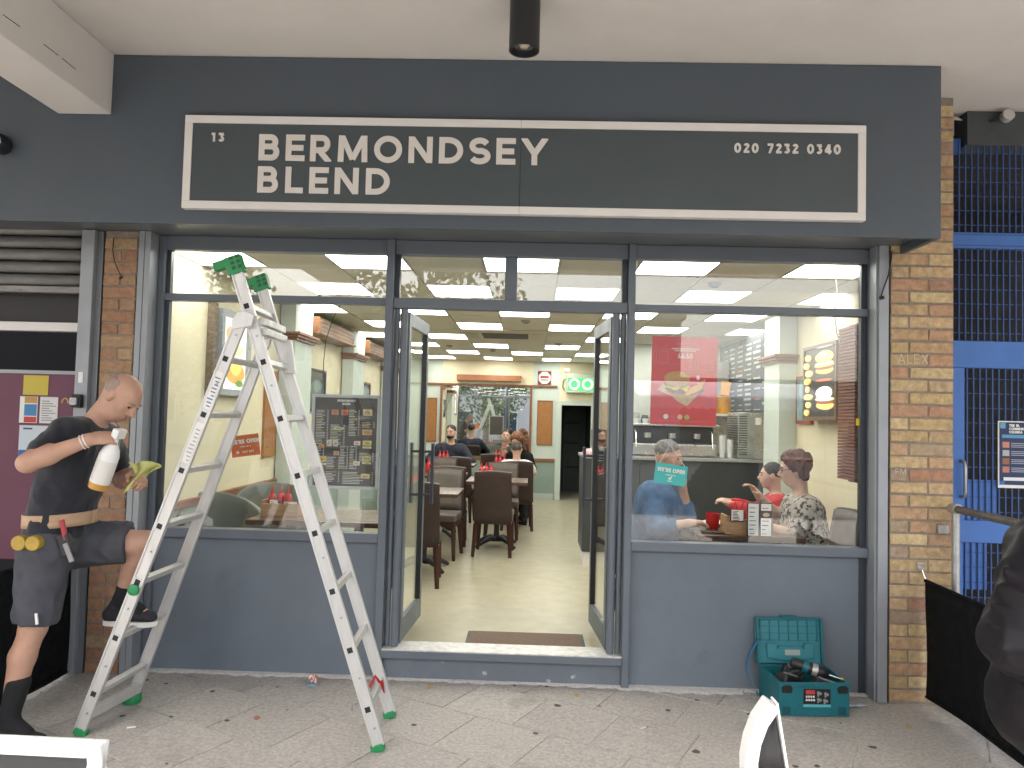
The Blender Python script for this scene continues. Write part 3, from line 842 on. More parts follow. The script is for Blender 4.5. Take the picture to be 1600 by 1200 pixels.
for k in range(9): sheet('notice_print', (0.25, 0.25, 0.25), -2.978, -2.892 - 0.02 * (k % 3), 1.50 + 0.0145 * k, 1.506 + 0.0145 * k, 0.0235)
sheet('notice_sheet', (0.50, 0.56, 0.62), -3.11, -2.90, 1.245, 1.47)
sheet('notice_print', (0.03, 0.10, 0.32), -3.108, -2.902, 1.248, 1.32, 0.0235); sheet('notice_print', (0.04, 0.05, 0.09), -3.085, -3.03, 1.445, 1.455, 0.0235)

# ------------------------------------------------------------------ blue mesh gate on the right
gt = thing('metal_gate', 'bright blue steel gate with mesh panels beside the brick pillar', 'gate', (3.0, 0.2, 0))
GX0, GX1 = 2.49, 3.72
for z0, z1, y0 in ((3.33, 3.42, 0.25), (2.714, 2.812, 0.2), (1.972, 2.138, 0.2), (0.905, 1.040, 0.2), (0.04, 0.16, 0.2)):
    pbox('frame_rail', BLUEG, gt, GX0 + 0.002 if z0 > 2.2 else 2.5, GX1 if z0 < 3.2 else 2.66, y0, y0 + 0.05, z0, z1, bevel=0.004)
for z in (2.795, 2.727):
    pbox('rail_groove', mat('blue_groove', (0.02, 0.07, 0.24), 0.5), gt, GX0 + 0.003, GX1, 0.1985, 0.2005, z, z + 0.006)
pbox('frame_stile', BLUEG, gt, 2.50, 2.645, 0.2, 0.25, 0.1605, 0.9045, bevel=0.003)
pbox('frame_stile', BLUEG, gt, 2.50, 2.655, 0.2, 0.25, 1.0405, 1.9715, bevel=0.003)
pbox('frame_stile', BLUEG, gt, 3.66, GX1, 0.2, 0.25, 0.1605, 1.9715, bevel=0.003)
pbox('lock_panel', BLUEG, gt, 2.656, 2.86, 0.222, 0.24, 1.0405, 1.285)
pbox('lock_panel', BLUEG, gt, 2.646, 2.80, 0.222, 0.24, 0.62, 0.9045)
vb = MB().box(-0.004, 0.004, -0.004, 0.004, 0, 1).mesh('mesh_bar')
hb = MB().box(0, 1, -0.0025, 0.0025, -0.0025, 0.0025).mesh('mesh_bar')
MESHB = mat('blue_mesh_bar', (0.028, 0.075, 0.22), 0.5, var=0.1)
def mesh_panel(x0, x1, z0, z1, y):
    x = x0 + 0.019
    while x < x1:
        o = link('mesh_bar', vb, MESHB, gt); o.location = Vector((x, y, z0)) - gt.location; o.scale = (1, 1, z1 - z0); x += 0.0385
    z = z0 + 0.05
    while z < z1:
        o = link('mesh_bar', hb, MESHB, gt); o.location = Vector((x0, y + 0.0068, z)) - gt.location; o.scale = (x1 - x0, 1, 1); z += 0.0905
mesh_panel(2.493, 3.72, 2.813, 3.40, 0.215)
mesh_panel(2.493, 3.72, 2.139, 2.713, 0.215)
mesh_panel(2.656, 3.66, 1.041, 1.971, 0.212)
mesh_panel(2.646, 3.66, 0.161, 0.904, 0.212)
part('grab_handle', MB().tube([(2.632, 0.2, 1.40), (2.632, 0.165, 1.395), (2.633, 0.155, 1.36), (2.633, 0.155, 1.22), (2.632, 0.165, 1.185), (2.632, 0.2, 1.18)], 0.010, 10), STEEL, gt, smooth=60)
gb = thing('alley_recess', 'dark passage behind the blue gate', 'passage', (3.2, 1.5, 0))
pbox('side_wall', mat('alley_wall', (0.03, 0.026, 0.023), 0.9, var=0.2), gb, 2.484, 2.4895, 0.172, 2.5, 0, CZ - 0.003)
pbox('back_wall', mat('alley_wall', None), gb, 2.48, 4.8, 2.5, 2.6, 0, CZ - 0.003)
pbox('roof', mat('alley_wall', None), gb, 2.48, 4.8, 0.601, 2.6, CZ, CZ + 0.1)  # added unseen roof, keeps sky light out of the passage
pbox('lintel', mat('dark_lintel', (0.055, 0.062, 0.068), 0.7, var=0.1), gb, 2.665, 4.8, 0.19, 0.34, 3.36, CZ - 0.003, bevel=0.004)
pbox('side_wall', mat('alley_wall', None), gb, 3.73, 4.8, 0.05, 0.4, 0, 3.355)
cl = thing('wall_spotlight', 'small pale round lamp under the canopy above the gate', 'lamp', (2.86, 0.17, 3.5))
part('lamp_head', MB(Matrix.Translation((2.875, 0.165, 3.515)) @ Matrix.Rotation(R(80), 4, 'X')).lathe([(0, 0), (0.026, 0), (0.036, 0.012), (0.036, 0.05), (0, 0.054)], n=20), mat('pale_lamp', (0.55, 0.53, 0.5), 0.4), cl, smooth=40)
part('arm', MB().tube([(2.865, 0.15, 3.515), (2.82, 0.17, 3.51), (2.80, 0.189, 3.51)], 0.008, 8), BLACKP, cl, smooth=60)
mb = MB()
for k in range(3):
    mb.tube([(2.51, 0.22, 3.50 + 0.006 * k), (2.545, 0.20, 3.515 + 0.004 * k), (2.60, 0.20, 3.52 + 0.008 * k), (2.655, 0.23, 3.53)], 0.0035, 6)
set_props(mb.build('loose_cable', mat('pale_cable', (0.45, 0.42, 0.36), 0.6), smooth=60), 'pale cables bunched above the blue gate', 'cable')
po = thing('poster', 'dark blue event poster in white border tied to the blue gate', 'poster', (3.0, 0.19, 1.24))
pbox('sheet', PAPER, po, 2.853, 3.135, 0.196, 0.199, 1.243, 1.650)
NAVY = mat('poster_navy', (0.018, 0.035, 0.10), 0.45)
def ppr(c, x0, x1, z0, z1, y=0.1935): return sheet('poster_print', c, x0, x1, z0, z1, y, po)
ppr((0.018, 0.035, 0.10), 2.861, 3.127, 1.262, 1.643)
for z, c in ((1.505, (0.55, 0.22, 0.16)), (1.455, (0.42, 0.40, 0.38)), (1.405, (0.28, 0.12, 0.06)), (1.355, (0.50, 0.20, 0.14))):
    ppr(c, 2.878, 2.918, z - 0.018, z + 0.018, 0.191); 
    for q in range(3): ppr((0.4, 0.43, 0.5), 2.93, 3.05 - 0.02 * q, z - 0.014 + 0.011 * q, z - 0.010 + 0.011 * q, 0.191)
ppr((0.10, 0.30, 0.50), 2.875, 3.11, 1.547, 1.567, 0.191); ppr((0.12, 0.33, 0.5), 2.864, 2.895, 1.605, 1.64, 0.191)
ppr((0.72, 0.73, 0.75), 2.884, 3.11, 1.288, 1.308, 0.191); ppr((0.03, 0.16, 0.40), 2.861, 2.89, 1.262, 1.285, 0.191)
for s, z in (('THE BL', 1.616), ('COMMUN', 1.596), ('CELEBRA', 1.576)):
    mb = MB(); text_mb(mb, s, 0.0155, front(2.918, z, 0.1933), 0.24, 0.1, 0.002); part('lettering', mb, PAPER, po)
# galvanised handrail
hr = thing('handrail', 'galvanised tube handrail in front of the blue gate', 'handrail', (2.43, -0.1, 0))
part('post', MB().cyl((2.435, -0.10, 0.0), (2.435, -0.10, 1.115), 0.0215, n=16), STEEL, hr, smooth=40)
part('rail', MB().cyl((2.435, -0.045, 1.138), (2.435, -1.9, 1.125), 0.0225, n=16), mat('worn_rail', (0.16, 0.15, 0.14), 0.55, metal=0.4, var=0.3, vscale=9, spots=[(13, 0.63, (0.5, 0.33, 0.25), 0.04)]), hr, smooth=40)
part('clamp', MB().cyl((2.435, -0.125, 1.138), (2.435, -0.06, 1.138), 0.030, n=16), STEEL, hr, smooth=40)
part('post', MB().cyl((2.435, -1.85, 0.0), (2.435, -1.85, 1.105), 0.0215, n=16), STEEL, hr, smooth=40)
pbox('wall_plate', STEEL, hr, 2.375, 2.435, -0.03, -0.006, 0.985, 1.035, bevel=0.003)

# ------------------------------------------------------------------ cafe interior: shell
FZ = 0.13
CLZ = 2.60
YB = 9.1
flo = struct('cafe_floor', MB().box(-2.42, 2.476, 0.236, YB, FZ - 0.12, FZ), VINYL)
struct('cafe_wall_left', MB().box(-2.42, -2.322, 0.172, YB + 0.1, 0.0, 2.70), CREAM)
struct('cafe_wall_right', MB().box(2.40, 2.474, 0.172, 2.9, 0.0, 2.70), CREAM)
struct('cafe_wall_kitchen', MB().box(2.48, 2.80, 2.9, 5.6, 0.0, 2.70), CREAM)
KX = 2.478
struct('cafe_partition', MB().box(1.25, 2.479, 5.5, 5.6, 0.0, 2.70), mat('white_wall_tile', (0.62, 0.64, 0.58), 0.35, var=0.05, vscale=14))
struct('cafe_partition_side', MB().box(1.25, 1.35, 5.601, YB, 0.0, 2.70), MINT)
struct('cafe_wall_back', MB().box(-2.321, 0.50, YB, YB + 0.1, 0.0, 2.70), MINT)
struct('cafe_wall_back_right', MB().box(1.10, 1.36, YB, YB + 0.1, 0.0, 2.70), MINT)
struct('cafe_wall_over_door', MB().box(0.5005, 1.0995, YB, YB + 0.1, 1.87, 2.70), CREAM)
CORR = mat('dark_green_corridor', (0.05, 0.068, 0.066), 0.6, var=0.15)
struct('corridor', MB().box(0.40, 0.499, YB + 0.101, YB + 1.6, 0.0, 2.4).box(1.101, 1.2, YB + 0.101, YB + 1.6, 0.0, 2.4).box(0.40, 1.2, YB + 1.601, YB + 1.7, 0, 2.4).box(0.40, 1.2, YB + 0.101, YB + 1.6, 2.401, 2.45), CORR)
struct('corridor_floor', MB().box(0.4995, 1.1005, YB + 0.0005, YB + 1.6, 0.0, FZ - 0.002), VINYL)
mb = MB()
mb.box(-2.42, 2.474, 0.171, 2.9, 2.613, 2.71).box(-2.42, 2.79, 2.9001, YB + 0.1, 2.613, 2.71)
ceil = struct('cafe_ceiling', mb, TBAR)
tile_me = MB().box(0.006, 0.499, 0.006, 0.579, 0.0, 0.011).mesh('ceiling_tile')
GX, GY, GY0 = 0.505, 0.585, 0.10
def is_light(c, k):
    if k % 2: return False
    return (c % 2 == 1) if (k // 2) % 2 == 0 else (c % 2 == 0)
VENT = {(0, 8), (1, 8), (0, 7), (1, 7)}
colname = {-3: 'against the left wall', -2: 'near the left wall', -1: 'left of the doorway', 0: 'over the left half of the doorway', 1: 'over the middle of the doorway',
           2: 'over the right half of the doorway', 3: 'right of the doorway', 4: 'over the window table on the right', 5: 'near the right wall', 6: 'by the kitchen wall'}
rowname = ['row nearest the street', 'second row back', 'third row back', 'fourth row back', 'fifth row back', 'sixth row back', 'seventh row back', 'row by the back wall']
for c in range(-3, 7):
    for k in range(0, 16):
        x0, y0 = -0.845 + GX * c, GY0 + GY * k
        x1, y1 = x0 + GX, y0 + GY
        if x0 > 2.40 and y1 < 2.9: continue
        xa, xb = max(x0, -2.322), min(x1, 2.40 if y1 < 2.95 else KX)
        ya, yb = max(y0, 0.172), min(y1, YB)
        if xb - xa < 0.05: continue
        if y0 > 5.5 and x0 > 1.0 and c >= 4: continue
        if is_light(c, k) and (c, k) not in VENT:
            t = thing('ceiling_light', 'lit square ceiling panel %s, %s' % (colname[c], rowname[k // 2]), 'ceiling light', ((xa + xb) / 2, (ya + yb) / 2, CLZ), 0, 'lit ceiling panels of the cafe')
            pbox('diffuser', PANEL_L, t, xa + 0.014, xb - 0.014, ya + 0.014, yb - 0.014, CLZ - 0.001, CLZ + 0.010)
            fr_ = MB().box(xa + 0.003, xa + 0.0138, ya + 0.003, yb - 0.003, CLZ - 0.003, CLZ + 0.011).box(xb - 0.0138, xb - 0.003, ya + 0.003, yb - 0.003, CLZ - 0.003, CLZ + 0.011)
            fr_.box(xa + 0.0139, xb - 0.0139, ya + 0.003, ya + 0.0138, CLZ - 0.003, CLZ + 0.011).box(xa + 0.0139, xb - 0.0139, yb - 0.0138, yb - 0.003, CLZ - 0.003, CLZ + 0.011)
            part('frame', fr_, WHITEP, t)
        elif (c, k) not in VENT:
            if xa == x0 and xb == x1 and ya == y0 and yb == y1:
                o = link('ceiling_tile', tile_me, TILE, ceil); o.location = (x0, y0, CLZ + random.uniform(0, 0.0015))
            else:
                pbox('ceiling_tile', TILE, ceil, xa + 0.006, xb - 0.006, ya + 0.006, yb - 0.006, CLZ, CLZ + 0.011)
ac = thing('air_conditioner', 'square ceiling cassette air conditioner with dark centre grille', 'air conditioner', (-0.34, 4.78, CLZ))
pbox('fascia_panel', mat('cassette_cream', (0.62, 0.57, 0.45), 0.5), ac, -0.84, 0.16, 4.205, 5.36, CLZ - 0.012, CLZ + 0.011, bevel=0.006)
pbox('grille', mat('dark_grille', (0.09, 0.08, 0.07), 0.6), ac, -0.62, -0.06, 4.5, 5.06, CLZ - 0.018, CLZ - 0.0125, bevel=0.002)
for k in range(6):
    pbox('louvre', mat('cassette_cream', None), ac, 0.0 + 0.022 * k, 0.012 + 0.022 * k, 4.5, 5.06, CLZ - 0.018, CLZ - 0.0125)
    pbox('louvre', mat('cassette_cream', None), ac, -0.80 + 0.022 * k, -0.788 + 0.022 * k, 4.5, 5.06, CLZ - 0.018, CLZ - 0.0125)
for i, (x, y, w_) in enumerate(((-0.08, 3.32, 'nearest the doorway'), (-0.6, 6.85, 'by the back wall'), (0.35, 5.7, 'between two rows of lights'), (-1.2, 6.3, 'towards the left wall'), (1.3, 0.95, 'behind the right window'), (-1.65, 2.1, 'behind the left window'))):
    set_props(MB().lathe([(0, 0.0), (0.05, 0.0), (0.042, -0.022), (0.02, -0.034), (0, -0.034)], (x, y, CLZ - 0.0005), 20).build('smoke_detector', mat('detector', (0.3, 0.28, 0.24), 0.5), smooth=40), 'small round ceiling sensor ' + w_, 'sensor', 'round sensors on the cafe ceiling')

# dado, rails and pilasters along the walls
def wallset():
    pbox('dado_panel', SAGE, None, -2.3215, -2.312, 0.20, YB, FZ, 0.93)['kind'] = 'structure'
    pbox('dado_rail', WOOD, None, -2.3215, -2.292, 0.20, YB, 0.931, 0.985, bevel=0.006)['kind'] = 'structure'
    pbox('dado_panel', SAGE, None, -2.31, 0.44, YB - 0.010, YB - 0.0005, FZ, 0.80)['kind'] = 'structure'
    pbox('dado_rail', WOOD, None, -2.29, 0.44, YB - 0.028, YB - 0.0005, 0.801, 0.86, bevel=0.006)['kind'] = 'structure'
    pbox('skirting', mat('pale_skirting', (0.45, 0.5, 0.46), 0.5), None, -2.30, 0.43, YB - 0.024, YB - 0.0105, FZ, FZ + 0.11, bevel=0.003)['kind'] = 'structure'
    pbox('picture_rail', WOOD, None, -2.30, 0.46, YB - 0.035, YB - 0.0005, 2.135, 2.172, bevel=0.006)['kind'] = 'structure'
    pbox('upper_wall_panel', CREAM, None, -1.62, 0.02, YB - 0.006, YB - 0.0005, 2.173, 2.598)['kind'] = 'structure'
wallset()
for y0, y1, lab in ((2.32, 2.86, 'nearest the street on the left wall'), (4.6, 5.2, 'second along the left wall'), (7.0, 7.6, 'third along the left wall')):
    t = thing('wall_pilaster', 'pale green pilaster with brown moulded cap, ' + lab, 'pilaster', (-2.25, (y0 + y1) / 2, FZ), 0, 'pale green cafe pilasters')
    pbox('shaft', MINT, t, -2.311, -2.17, y0, y1, FZ, 2.598, bevel=0.004)
    m = MB()
    for q, (dz, o) in enumerate(((0, 0.022), (0.025, 0.04), (0.05, 0.058))):
        m.box(-2.3105, -2.169 + o, y0 - o, y1 + o, 2.245 + dz, 2.2695 + dz)
    part('cap_moulding', m, WOOD, t, bevel=0.003)
t = thing('wall_pilaster', 'pale green pilaster with brown cap beside the menu wall on the right', 'pilaster', (2.3, 2.62, FZ), 0, 'pale green cafe pilasters')
pbox('shaft', MINT, t, 2.24, 2.399, 2.40, 2.84, FZ, 2.598, bevel=0.004)
m = MB()
for dz, o in ((0, 0.02), (0.025, 0.04), (0.05, 0.06)): m.box(2.239 - o, 2.3985, 2.40 - o, 2.84 + o, 2.15 + dz, 2.1745 + dz)
part('cap_moulding', m, WOOD, t, bevel=0.003)
for y0, y1, z, lab in ((2.98, 4.45, 2.40, 'nearer the street'), (5.3, 6.8, 2.40, 'further back')):
    t = thing('wall_box', 'long brown wooden box high on the left wall, ' + lab, 'wooden box', (-2.25, (y0 + y1) / 2, z), 0, 'brown boxes on the left wall')
    pbox('casing', WOOD, t, -2.321, -2.14, y0, y1, z, z + 0.15, bevel=0.006)
    pbox('lower_lip', WOOD, t, -2.321, -2.115, y0 - 0.012, y1 + 0.012, z - 0.022, z - 0.0005, bevel=0.004)
    for q in range(3): pbox('front_slat', mat('pale_slat', (0.30, 0.17, 0.09), 0.5), t, -2.1395, -2.133, y0 + 0.03, y1 - 0.03, z + 0.025 + 0.04 * q, z + 0.045 + 0.04 * q)
t = thing('wall_box', 'long brown wooden pelmet box above the back wall mirror', 'wooden box', (-0.77, YB - 0.06, 2.24))
pbox('casing', mat('pelmet_wood', (0.32, 0.13, 0.06), 0.5, var=0.2, vscale=8, stretch=(1, 6, 6)), t, -1.35, -0.19, YB - 0.12, YB - 0.0065, 2.225, 2.33, bevel=0.006)
# mirror filling the middle of the back wall
mr = thing('wall_mirror', 'large wall mirror on the back wall reflecting the street', 'mirror', (-0.815, YB - 0.03, 0.87))
mm = bpy.data.materials.new('mirror_glass'); mm.use_nodes = True
_b = mm.node_tree.nodes['Principled BSDF']; _b.inputs['Metallic'].default_value = 1; _b.inputs['Roughness'].default_value = 0.015; _b.inputs['Base Color'].default_value = (0.88, 0.9, 0.88, 1)
Mm = Matrix.Translation((-0.815, YB - 0.03, 1.5)) @ Matrix.Rotation(R(-0.40), 4, 'Z') @ Matrix.Rotation(R(-0.33), 4, 'X')
MB(Mm).box(-0.785, 0.785, -0.003, 0.003, -0.62, 0.625).build('mirror_glass', mm, mr)
pbox('frame_stile', WOOD, mr, -1.645, -1.603, YB - 0.045, YB - 0.007, 0.861, 2.134, bevel=0.004)
pbox('frame_stile', WOOD, mr, -0.028, 0.012, YB - 0.045, YB - 0.007, 0.861, 2.134, bevel=0.004)
for x0, x1, z0, z1, lab in ((-1.95, -1.70, 1.11, 1.90, 'left of the back wall mirror'), (0.11, 0.385, 1.10, 1.90, 'between back mirror and rear door')):
    t = thing('cork_board', 'tall narrow cork board ' + lab, 'cork board', ((x0 + x1) / 2, YB, z0))
    pbox('cork', CORK, t, x0 + 0.01, x1 - 0.01, YB - 0.014, YB - 0.0005, z0 + 0.01, z1 - 0.01)
    m = MB().box(x0, x0 + 0.0098, YB - 0.022, YB - 0.0005, z0, z1).box(x1 - 0.0098, x1, YB - 0.022, YB - 0.0005, z0, z1).box(x0 + 0.0099, x1 - 0.0099, YB - 0.022, YB - 0.0005, z0, z0 + 0.0098).box(x0 + 0.0099, x1 - 0.0099, YB - 0.022, YB - 0.0005, z1 - 0.0098, z1)
    part('frame', m, WOOD, t)
t = thing('cork_board', 'brown cork board on the left wall behind the ladder', 'cork board', (-2.3, 2.15, 1.19))
pbox('cork', CORK, t, -2.3215, -2.30, 1.98, 2.28, 1.19, 1.95)
t = thing('wall_plaque', 'small red square plaque with white octagon on the back wall', 'plaque', (0.225, YB, 2.2))
pbox('backing', mat('plaque_red', (0.22, 0.02, 0.02), 0.4), t, 0.105, 0.345, YB - 0.012, YB - 0.0005, 2.185, 2.43)
m = MB(); m.prism([(0.225 + 0.115 * math.cos(R(22.5 + 45 * i)), 2.307 + 0.115 * math.sin(R(22.5 + 45 * i))) for i in range(8)], lambda a, b, d: (a, d, b), YB - 0.0165, YB - 0.0125)
part('octagon', m, PAPER, t)
m = MB(); m.box(0.15, 0.30, YB - 0.019, YB - 0.017, 2.30, 2.345); part('print', m, mat('plaque_red2', (0.40, 0.05, 0.04), 0.5), t)
m = MB(); m.box(0.16, 0.29, YB - 0.019, YB - 0.017, 2.255, 2.285); part('print', m, mat('plaque_grey', (0.3, 0.3, 0.3), 0.5), t)
# rear door frame and green lit sign
t = thing('rear_doorway', 'white framed doorway to a dark passage at the back', 'doorway', (0.79, YB, FZ))
pbox('frame_stile', mat('pale_green_gloss', (0.52, 0.58, 0.52), 0.4), t, 0.445, 0.545, YB - 0.02, YB + 0.06, FZ, 1.905, bevel=0.003)
pbox('frame_stile', mat('pale_green_gloss', None), t, 1.075, 1.15, YB - 0.02, YB + 0.06, FZ, 1.905, bevel=0.003)
pbox('frame_head', mat('pale_green_gloss', None), t, 0.5455, 1.0745, YB - 0.02, YB + 0.06, 1.825, 1.905, bevel=0.003)
m = MB(); 
for z in (0.62, 1.10, 1.5): m.cyl((0.66, YB + 1.58, z), (0.98, YB + 1.58, z), 0.012)
m.box(0.62, 0.66, YB + 1.54, YB + 1.6, FZ, 1.7); part('passage_door_bars', m, IRON, t)
es = thing('green_sign', 'glowing green light box with two white rings over the rear door', 'lit sign', (0.87, YB - 0.1, 2.05))
pbox('case', mat('pale_case', (0.5, 0.55, 0.45), 0.5), es, 0.62, 1.15, YB - 0.14, YB - 0.021, 2.05, 2.40, bevel=0.006)
pbox('green_panel', mat('green_glow', (0.05, 0.35, 0.10), 0.4, emit=(0.05, 0.62, 0.10), estr=0.32), es, 0.635, 1.135, YB - 0.144, YB - 0.1405, 2.09, 2.315)
for x in (0.755, 0.99):
    part('ring', MB().tube([(x + 0.082 * math.cos(a), YB - 0.150, 2.203 + 0.082 * math.sin(a)) for a in np.linspace(0, 2 * math.pi, 28)], 0.013, 8), mat('white_glow', (0.8, 0.9, 0.8), 0.4, emit=(0.85, 1.0, 0.88), estr=1.1), es, smooth=60)
part('cable', MB().tube([(0.60, YB - 0.03, 2.30), (0.56, YB - 0.03, 2.26), (0.555, YB - 0.03, 2.15), (0.59, YB - 0.03, 2.10)], 0.008, 6), BLACKP, es, smooth=60)
pbox('junction_box', WHITEP, es, 0.57, 0.68, YB - 0.04, YB - 0.003, 2.43, 2.49, bevel=0.004)

# ------------------------------------------------------------------ wall pictures
def picture_left(label, y0, y1, z0, z1, frame_m, fills, depth=0.03, lit=None, fw=0.025):
    t = thing('framed_picture', label, 'picture', (-2.31, (y0 + y1) / 2, z0))
    X = -2.3215
    m = MB().box(X, X + depth, y0, y0 + fw, z0, z1).box(X, X + depth, y1 - fw, y1, z0, z1).box(X, X + depth, y0 + fw + 1e-4, y1 - fw - 1e-4, z0, z0 + fw).box(X, X + depth, y0 + fw + 1e-4, y1 - fw - 1e-4, z1 - fw, z1)
    part('frame', m, frame_m, t, bevel=0.002)
    pbox('backing', lit or mat('picture_dark', (0.035, 0.05, 0.05), 0.25), t, X, X + depth * 0.6, y0 + fw + 2e-4, y1 - fw - 2e-4, z0 + fw + 2e-4, z1 - fw - 2e-4)
    for i, (c, a0, a1, b0, b1, e) in enumerate(fills):
        W, H = y1 - y0 - 2 * fw, z1 - z0 - 2 * fw
        n = 14
        cy_, cz_ = y0 + fw + W * (a0 + a1) / 2, z0 + fw + H * (b0 + b1) / 2
        poly = [(cy_ + W * (a1 - a0) / 2 * math.cos(q) * (1 + 0.08 * math.sin(3 * q + i)), cz_ + H * (b1 - b0) / 2 * math.sin(q)) for q in np.linspace(0, 2 * math.pi, n, endpoint=False)]
        m = MB(); m.prism(poly, lambda a, b, d: (d, a, b), X + depth * 0.6, X + depth * 0.6 + 0.0008 * (i + 1))
        part('picture_shape', m, mat('pic_%d_%d_%d_%d' % (int(c[0] * 99), int(c[1] * 99), int(c[2] * 99), int(e * 10)), c, 0.4, emit=c if e else None, estr=e * 0.15), t)
    return t
LITP = mat('lit_poster_back', (0.8, 0.78, 0.68), 0.5, emit=(1.0, 0.95, 0.82), estr=0.22)
picture_left('backlit food poster in a silver frame on the left wall behind the ladder', 0.93, 1.50, 1.70, 2.34, GREYP,
             [((0.62, 0.35, 0.12), 0.15, 0.75, 0.62, 0.9, 0.7), ((0.75, 0.62, 0.35), 0.3, 0.9, 0.48, 0.66, 0.9), ((0.70, 0.33, 0.06), 0.2, 0.95, 0.08, 0.4, 0.8), ((0.85, 0.55, 0.12), 0.35, 0.8, 0.2, 0.46, 1.0), ((0.30, 0.09, 0.03), 0.25, 0.55, 0.68, 0.8, 0.3), ((0.15, 0.32, 0.05), 0.6, 0.9, 0.04, 0.14, 0.4)], 0.06, LITP, 0.05)
pbox('side_panel', mat('weathered_wood', (0.16, 0.12, 0.085), 0.8, var=0.3, vscale=14, stretch=(1, 1, 4)), None, -2.3215, -2.27, 0.80, 0.86, 1.69, 2.36)
bpy.data.objects['side_panel'].name = 'wall_batten'; set_props(bpy.data.objects['wall_batten'], 'weathered wooden batten beside the backlit food poster', 'batten')
picture_left('dark framed picture hanging between the pilasters of the left wall', 3.22, 3.86, 1.60, 2.05, BLACKP, [((0.10, 0.15, 0.14), 0.1, 0.9, 0.2, 0.8, 0), ((0.20, 0.27, 0.24), 0.25, 0.7, 0.45, 0.75, 0), ((0.04, 0.05, 0.05), 0.4, 0.8, 0.15, 0.45, 0)])
picture_left('small framed seascape on the left wall further back', 5.6, 6.2, 1.68, 2.02, WOOD, [((0.12, 0.20, 0.24), 0.05, 0.95, 0.3, 0.9, 0), ((0.28, 0.32, 0.32), 0.2, 0.8, 0.5, 0.8, 0)])
t = thing('hanging_wire', 'black wire hanging from the ceiling down the left wall', 'wire', (-2.2, 3.3, 2.0))
part('wire', MB().tube([(-1.75, 2.3, 2.598), (-1.9, 2.6, 2.50), (-2.05, 2.9, 2.30), (-2.16, 3.25, 2.12), (-2.2, 3.4, 2.0), (-2.23, 3.5, 1.85), (-2.27, 3.55, 1.72)], 0.0045, 6), BLACKP, t, smooth=60)
# right wall: burger light box and blue pictures
def right_frame(name, label, cat, y0, y1, z0, z1, depth, face, shapes, fm, fw=0.02):
    t = thing(name, label, cat, (2.39, (y0 + y1) / 2, z0)); X = 2.3995
    m = MB().box(X - depth, X, y0, y0 + fw, z0, z1).box(X - depth, X, y1 - fw, y1, z0, z1).box(X - depth, X, y0 + fw + 1e-4, y1 - fw - 1e-4, z0, z0 + fw).box(X - depth, X, y0 + fw + 1e-4, y1 - fw - 1e-4, z1 - fw, z1)
    part('frame', m, fm, t, bevel=0.002)
    pbox('backing', face, t, X - depth * 0.92, X, y0 + fw + 2e-4, y1 - fw - 2e-4, z0 + fw + 2e-4, z1 - fw - 2e-4)
    for i, (c, a0, a1, b0, b1, e) in enumerate(shapes):
        W, H = y1 - y0, z1 - z0; cy_, cz_ = y1 - W * (a0 + a1) / 2, z0 + H * (b0 + b1) / 2
        poly = [(cy_ + W * (a1 - a0) / 2 * math.cos(q), cz_ + H * (b1 - b0) / 2 * math.sin(q) * (1 + 0.06 * math.sin(2 * q + i))) for q in np.linspace(0, 2 * math.pi, 16, endpoint=False)]
        m = MB(); m.prism(poly, lambda a, b, d: (d, a, b), X - depth * 0.92 - 0.0008 * (i + 1), X - depth * 0.92)
        part('picture_shape', m, mat('pic_%d_%d_%d_%d' % (int(c[0] * 99), int(c[1] * 99), int(c[2] * 99), int(e * 10)), c, 0.4, emit=c if e else None, estr=e * 0.15), t)
    return t
DKP = mat('light_box_black', (0.03, 0.026, 0.024), 0.3)
right_frame('light_box', 'tall backlit burger light box on the right wall', 'light box', 1.22, 1.92, 1.63, 2.24, 0.12, DKP,
            [((0.72, 0.42, 0.12), 0.38, 0.90, 0.60, 0.70, 1.6), ((0.30, 0.10, 0.04), 0.37, 0.91, 0.655, 0.715, 0.5), ((0.35, 0.52, 0.10), 0.34, 0.93, 0.69, 0.735, 1.4), ((0.90, 0.78, 0.35), 0.37, 0.90, 0.715, 0.76, 2.4), ((0.78, 0.47, 0.15), 0.38, 0.90, 0.74, 0.90, 1.9), ((0.90, 0.72, 0.42), 0.48, 0.72, 0.83, 0.89, 2.6),
             ((0.78, 0.45, 0.13), 0.42, 0.92, 0.14, 0.25, 1.8), ((0.32, 0.12, 0.05), 0.41, 0.93, 0.21, 0.27, 0.5), ((0.90, 0.80, 0.42), 0.40, 0.92, 0.25, 0.30, 2.6), ((0.95, 0.88, 0.66), 0.42, 0.86, 0.27, 0.44, 3.6), ((0.52, 0.14, 0.06), 0.40, 0.90, 0.50, 0.54, 0.7), ((0.62, 0.60, 0.56), 0.40, 0.92, 0.945, 0.965, 1.2)]
            + [((0.80, 0.52 + 0.05 * (k % 3), 0.2), 0.05 + 0.05 * (k % 2), 0.20 + 0.05 * (k % 3), 0.06 + 0.105 * k, 0.145 + 0.105 * k, 1.2 + 0.5 * (k % 2)) for k in range(8)], mat('bronze_trim', (0.20, 0.13, 0.08), 0.35, metal=0.4), 0.03)
SEA = mat('sea_print', (0.20, 0.36, 0.38), 0.35, var=0.4, vscale=6)
REDF = mat('red_brown_frame', (0.30, 0.055, 0.03), 0.45)
right_frame('framed_picture', 'blue picture in red-brown frame between pilaster and burger light box', 'picture', 1.98, 2.34, 1.60, 2.02, 0.03, SEA, [((0.33, 0.48, 0.5), 0.2, 0.8, 0.5, 0.9, 0)], REDF, 0.03)
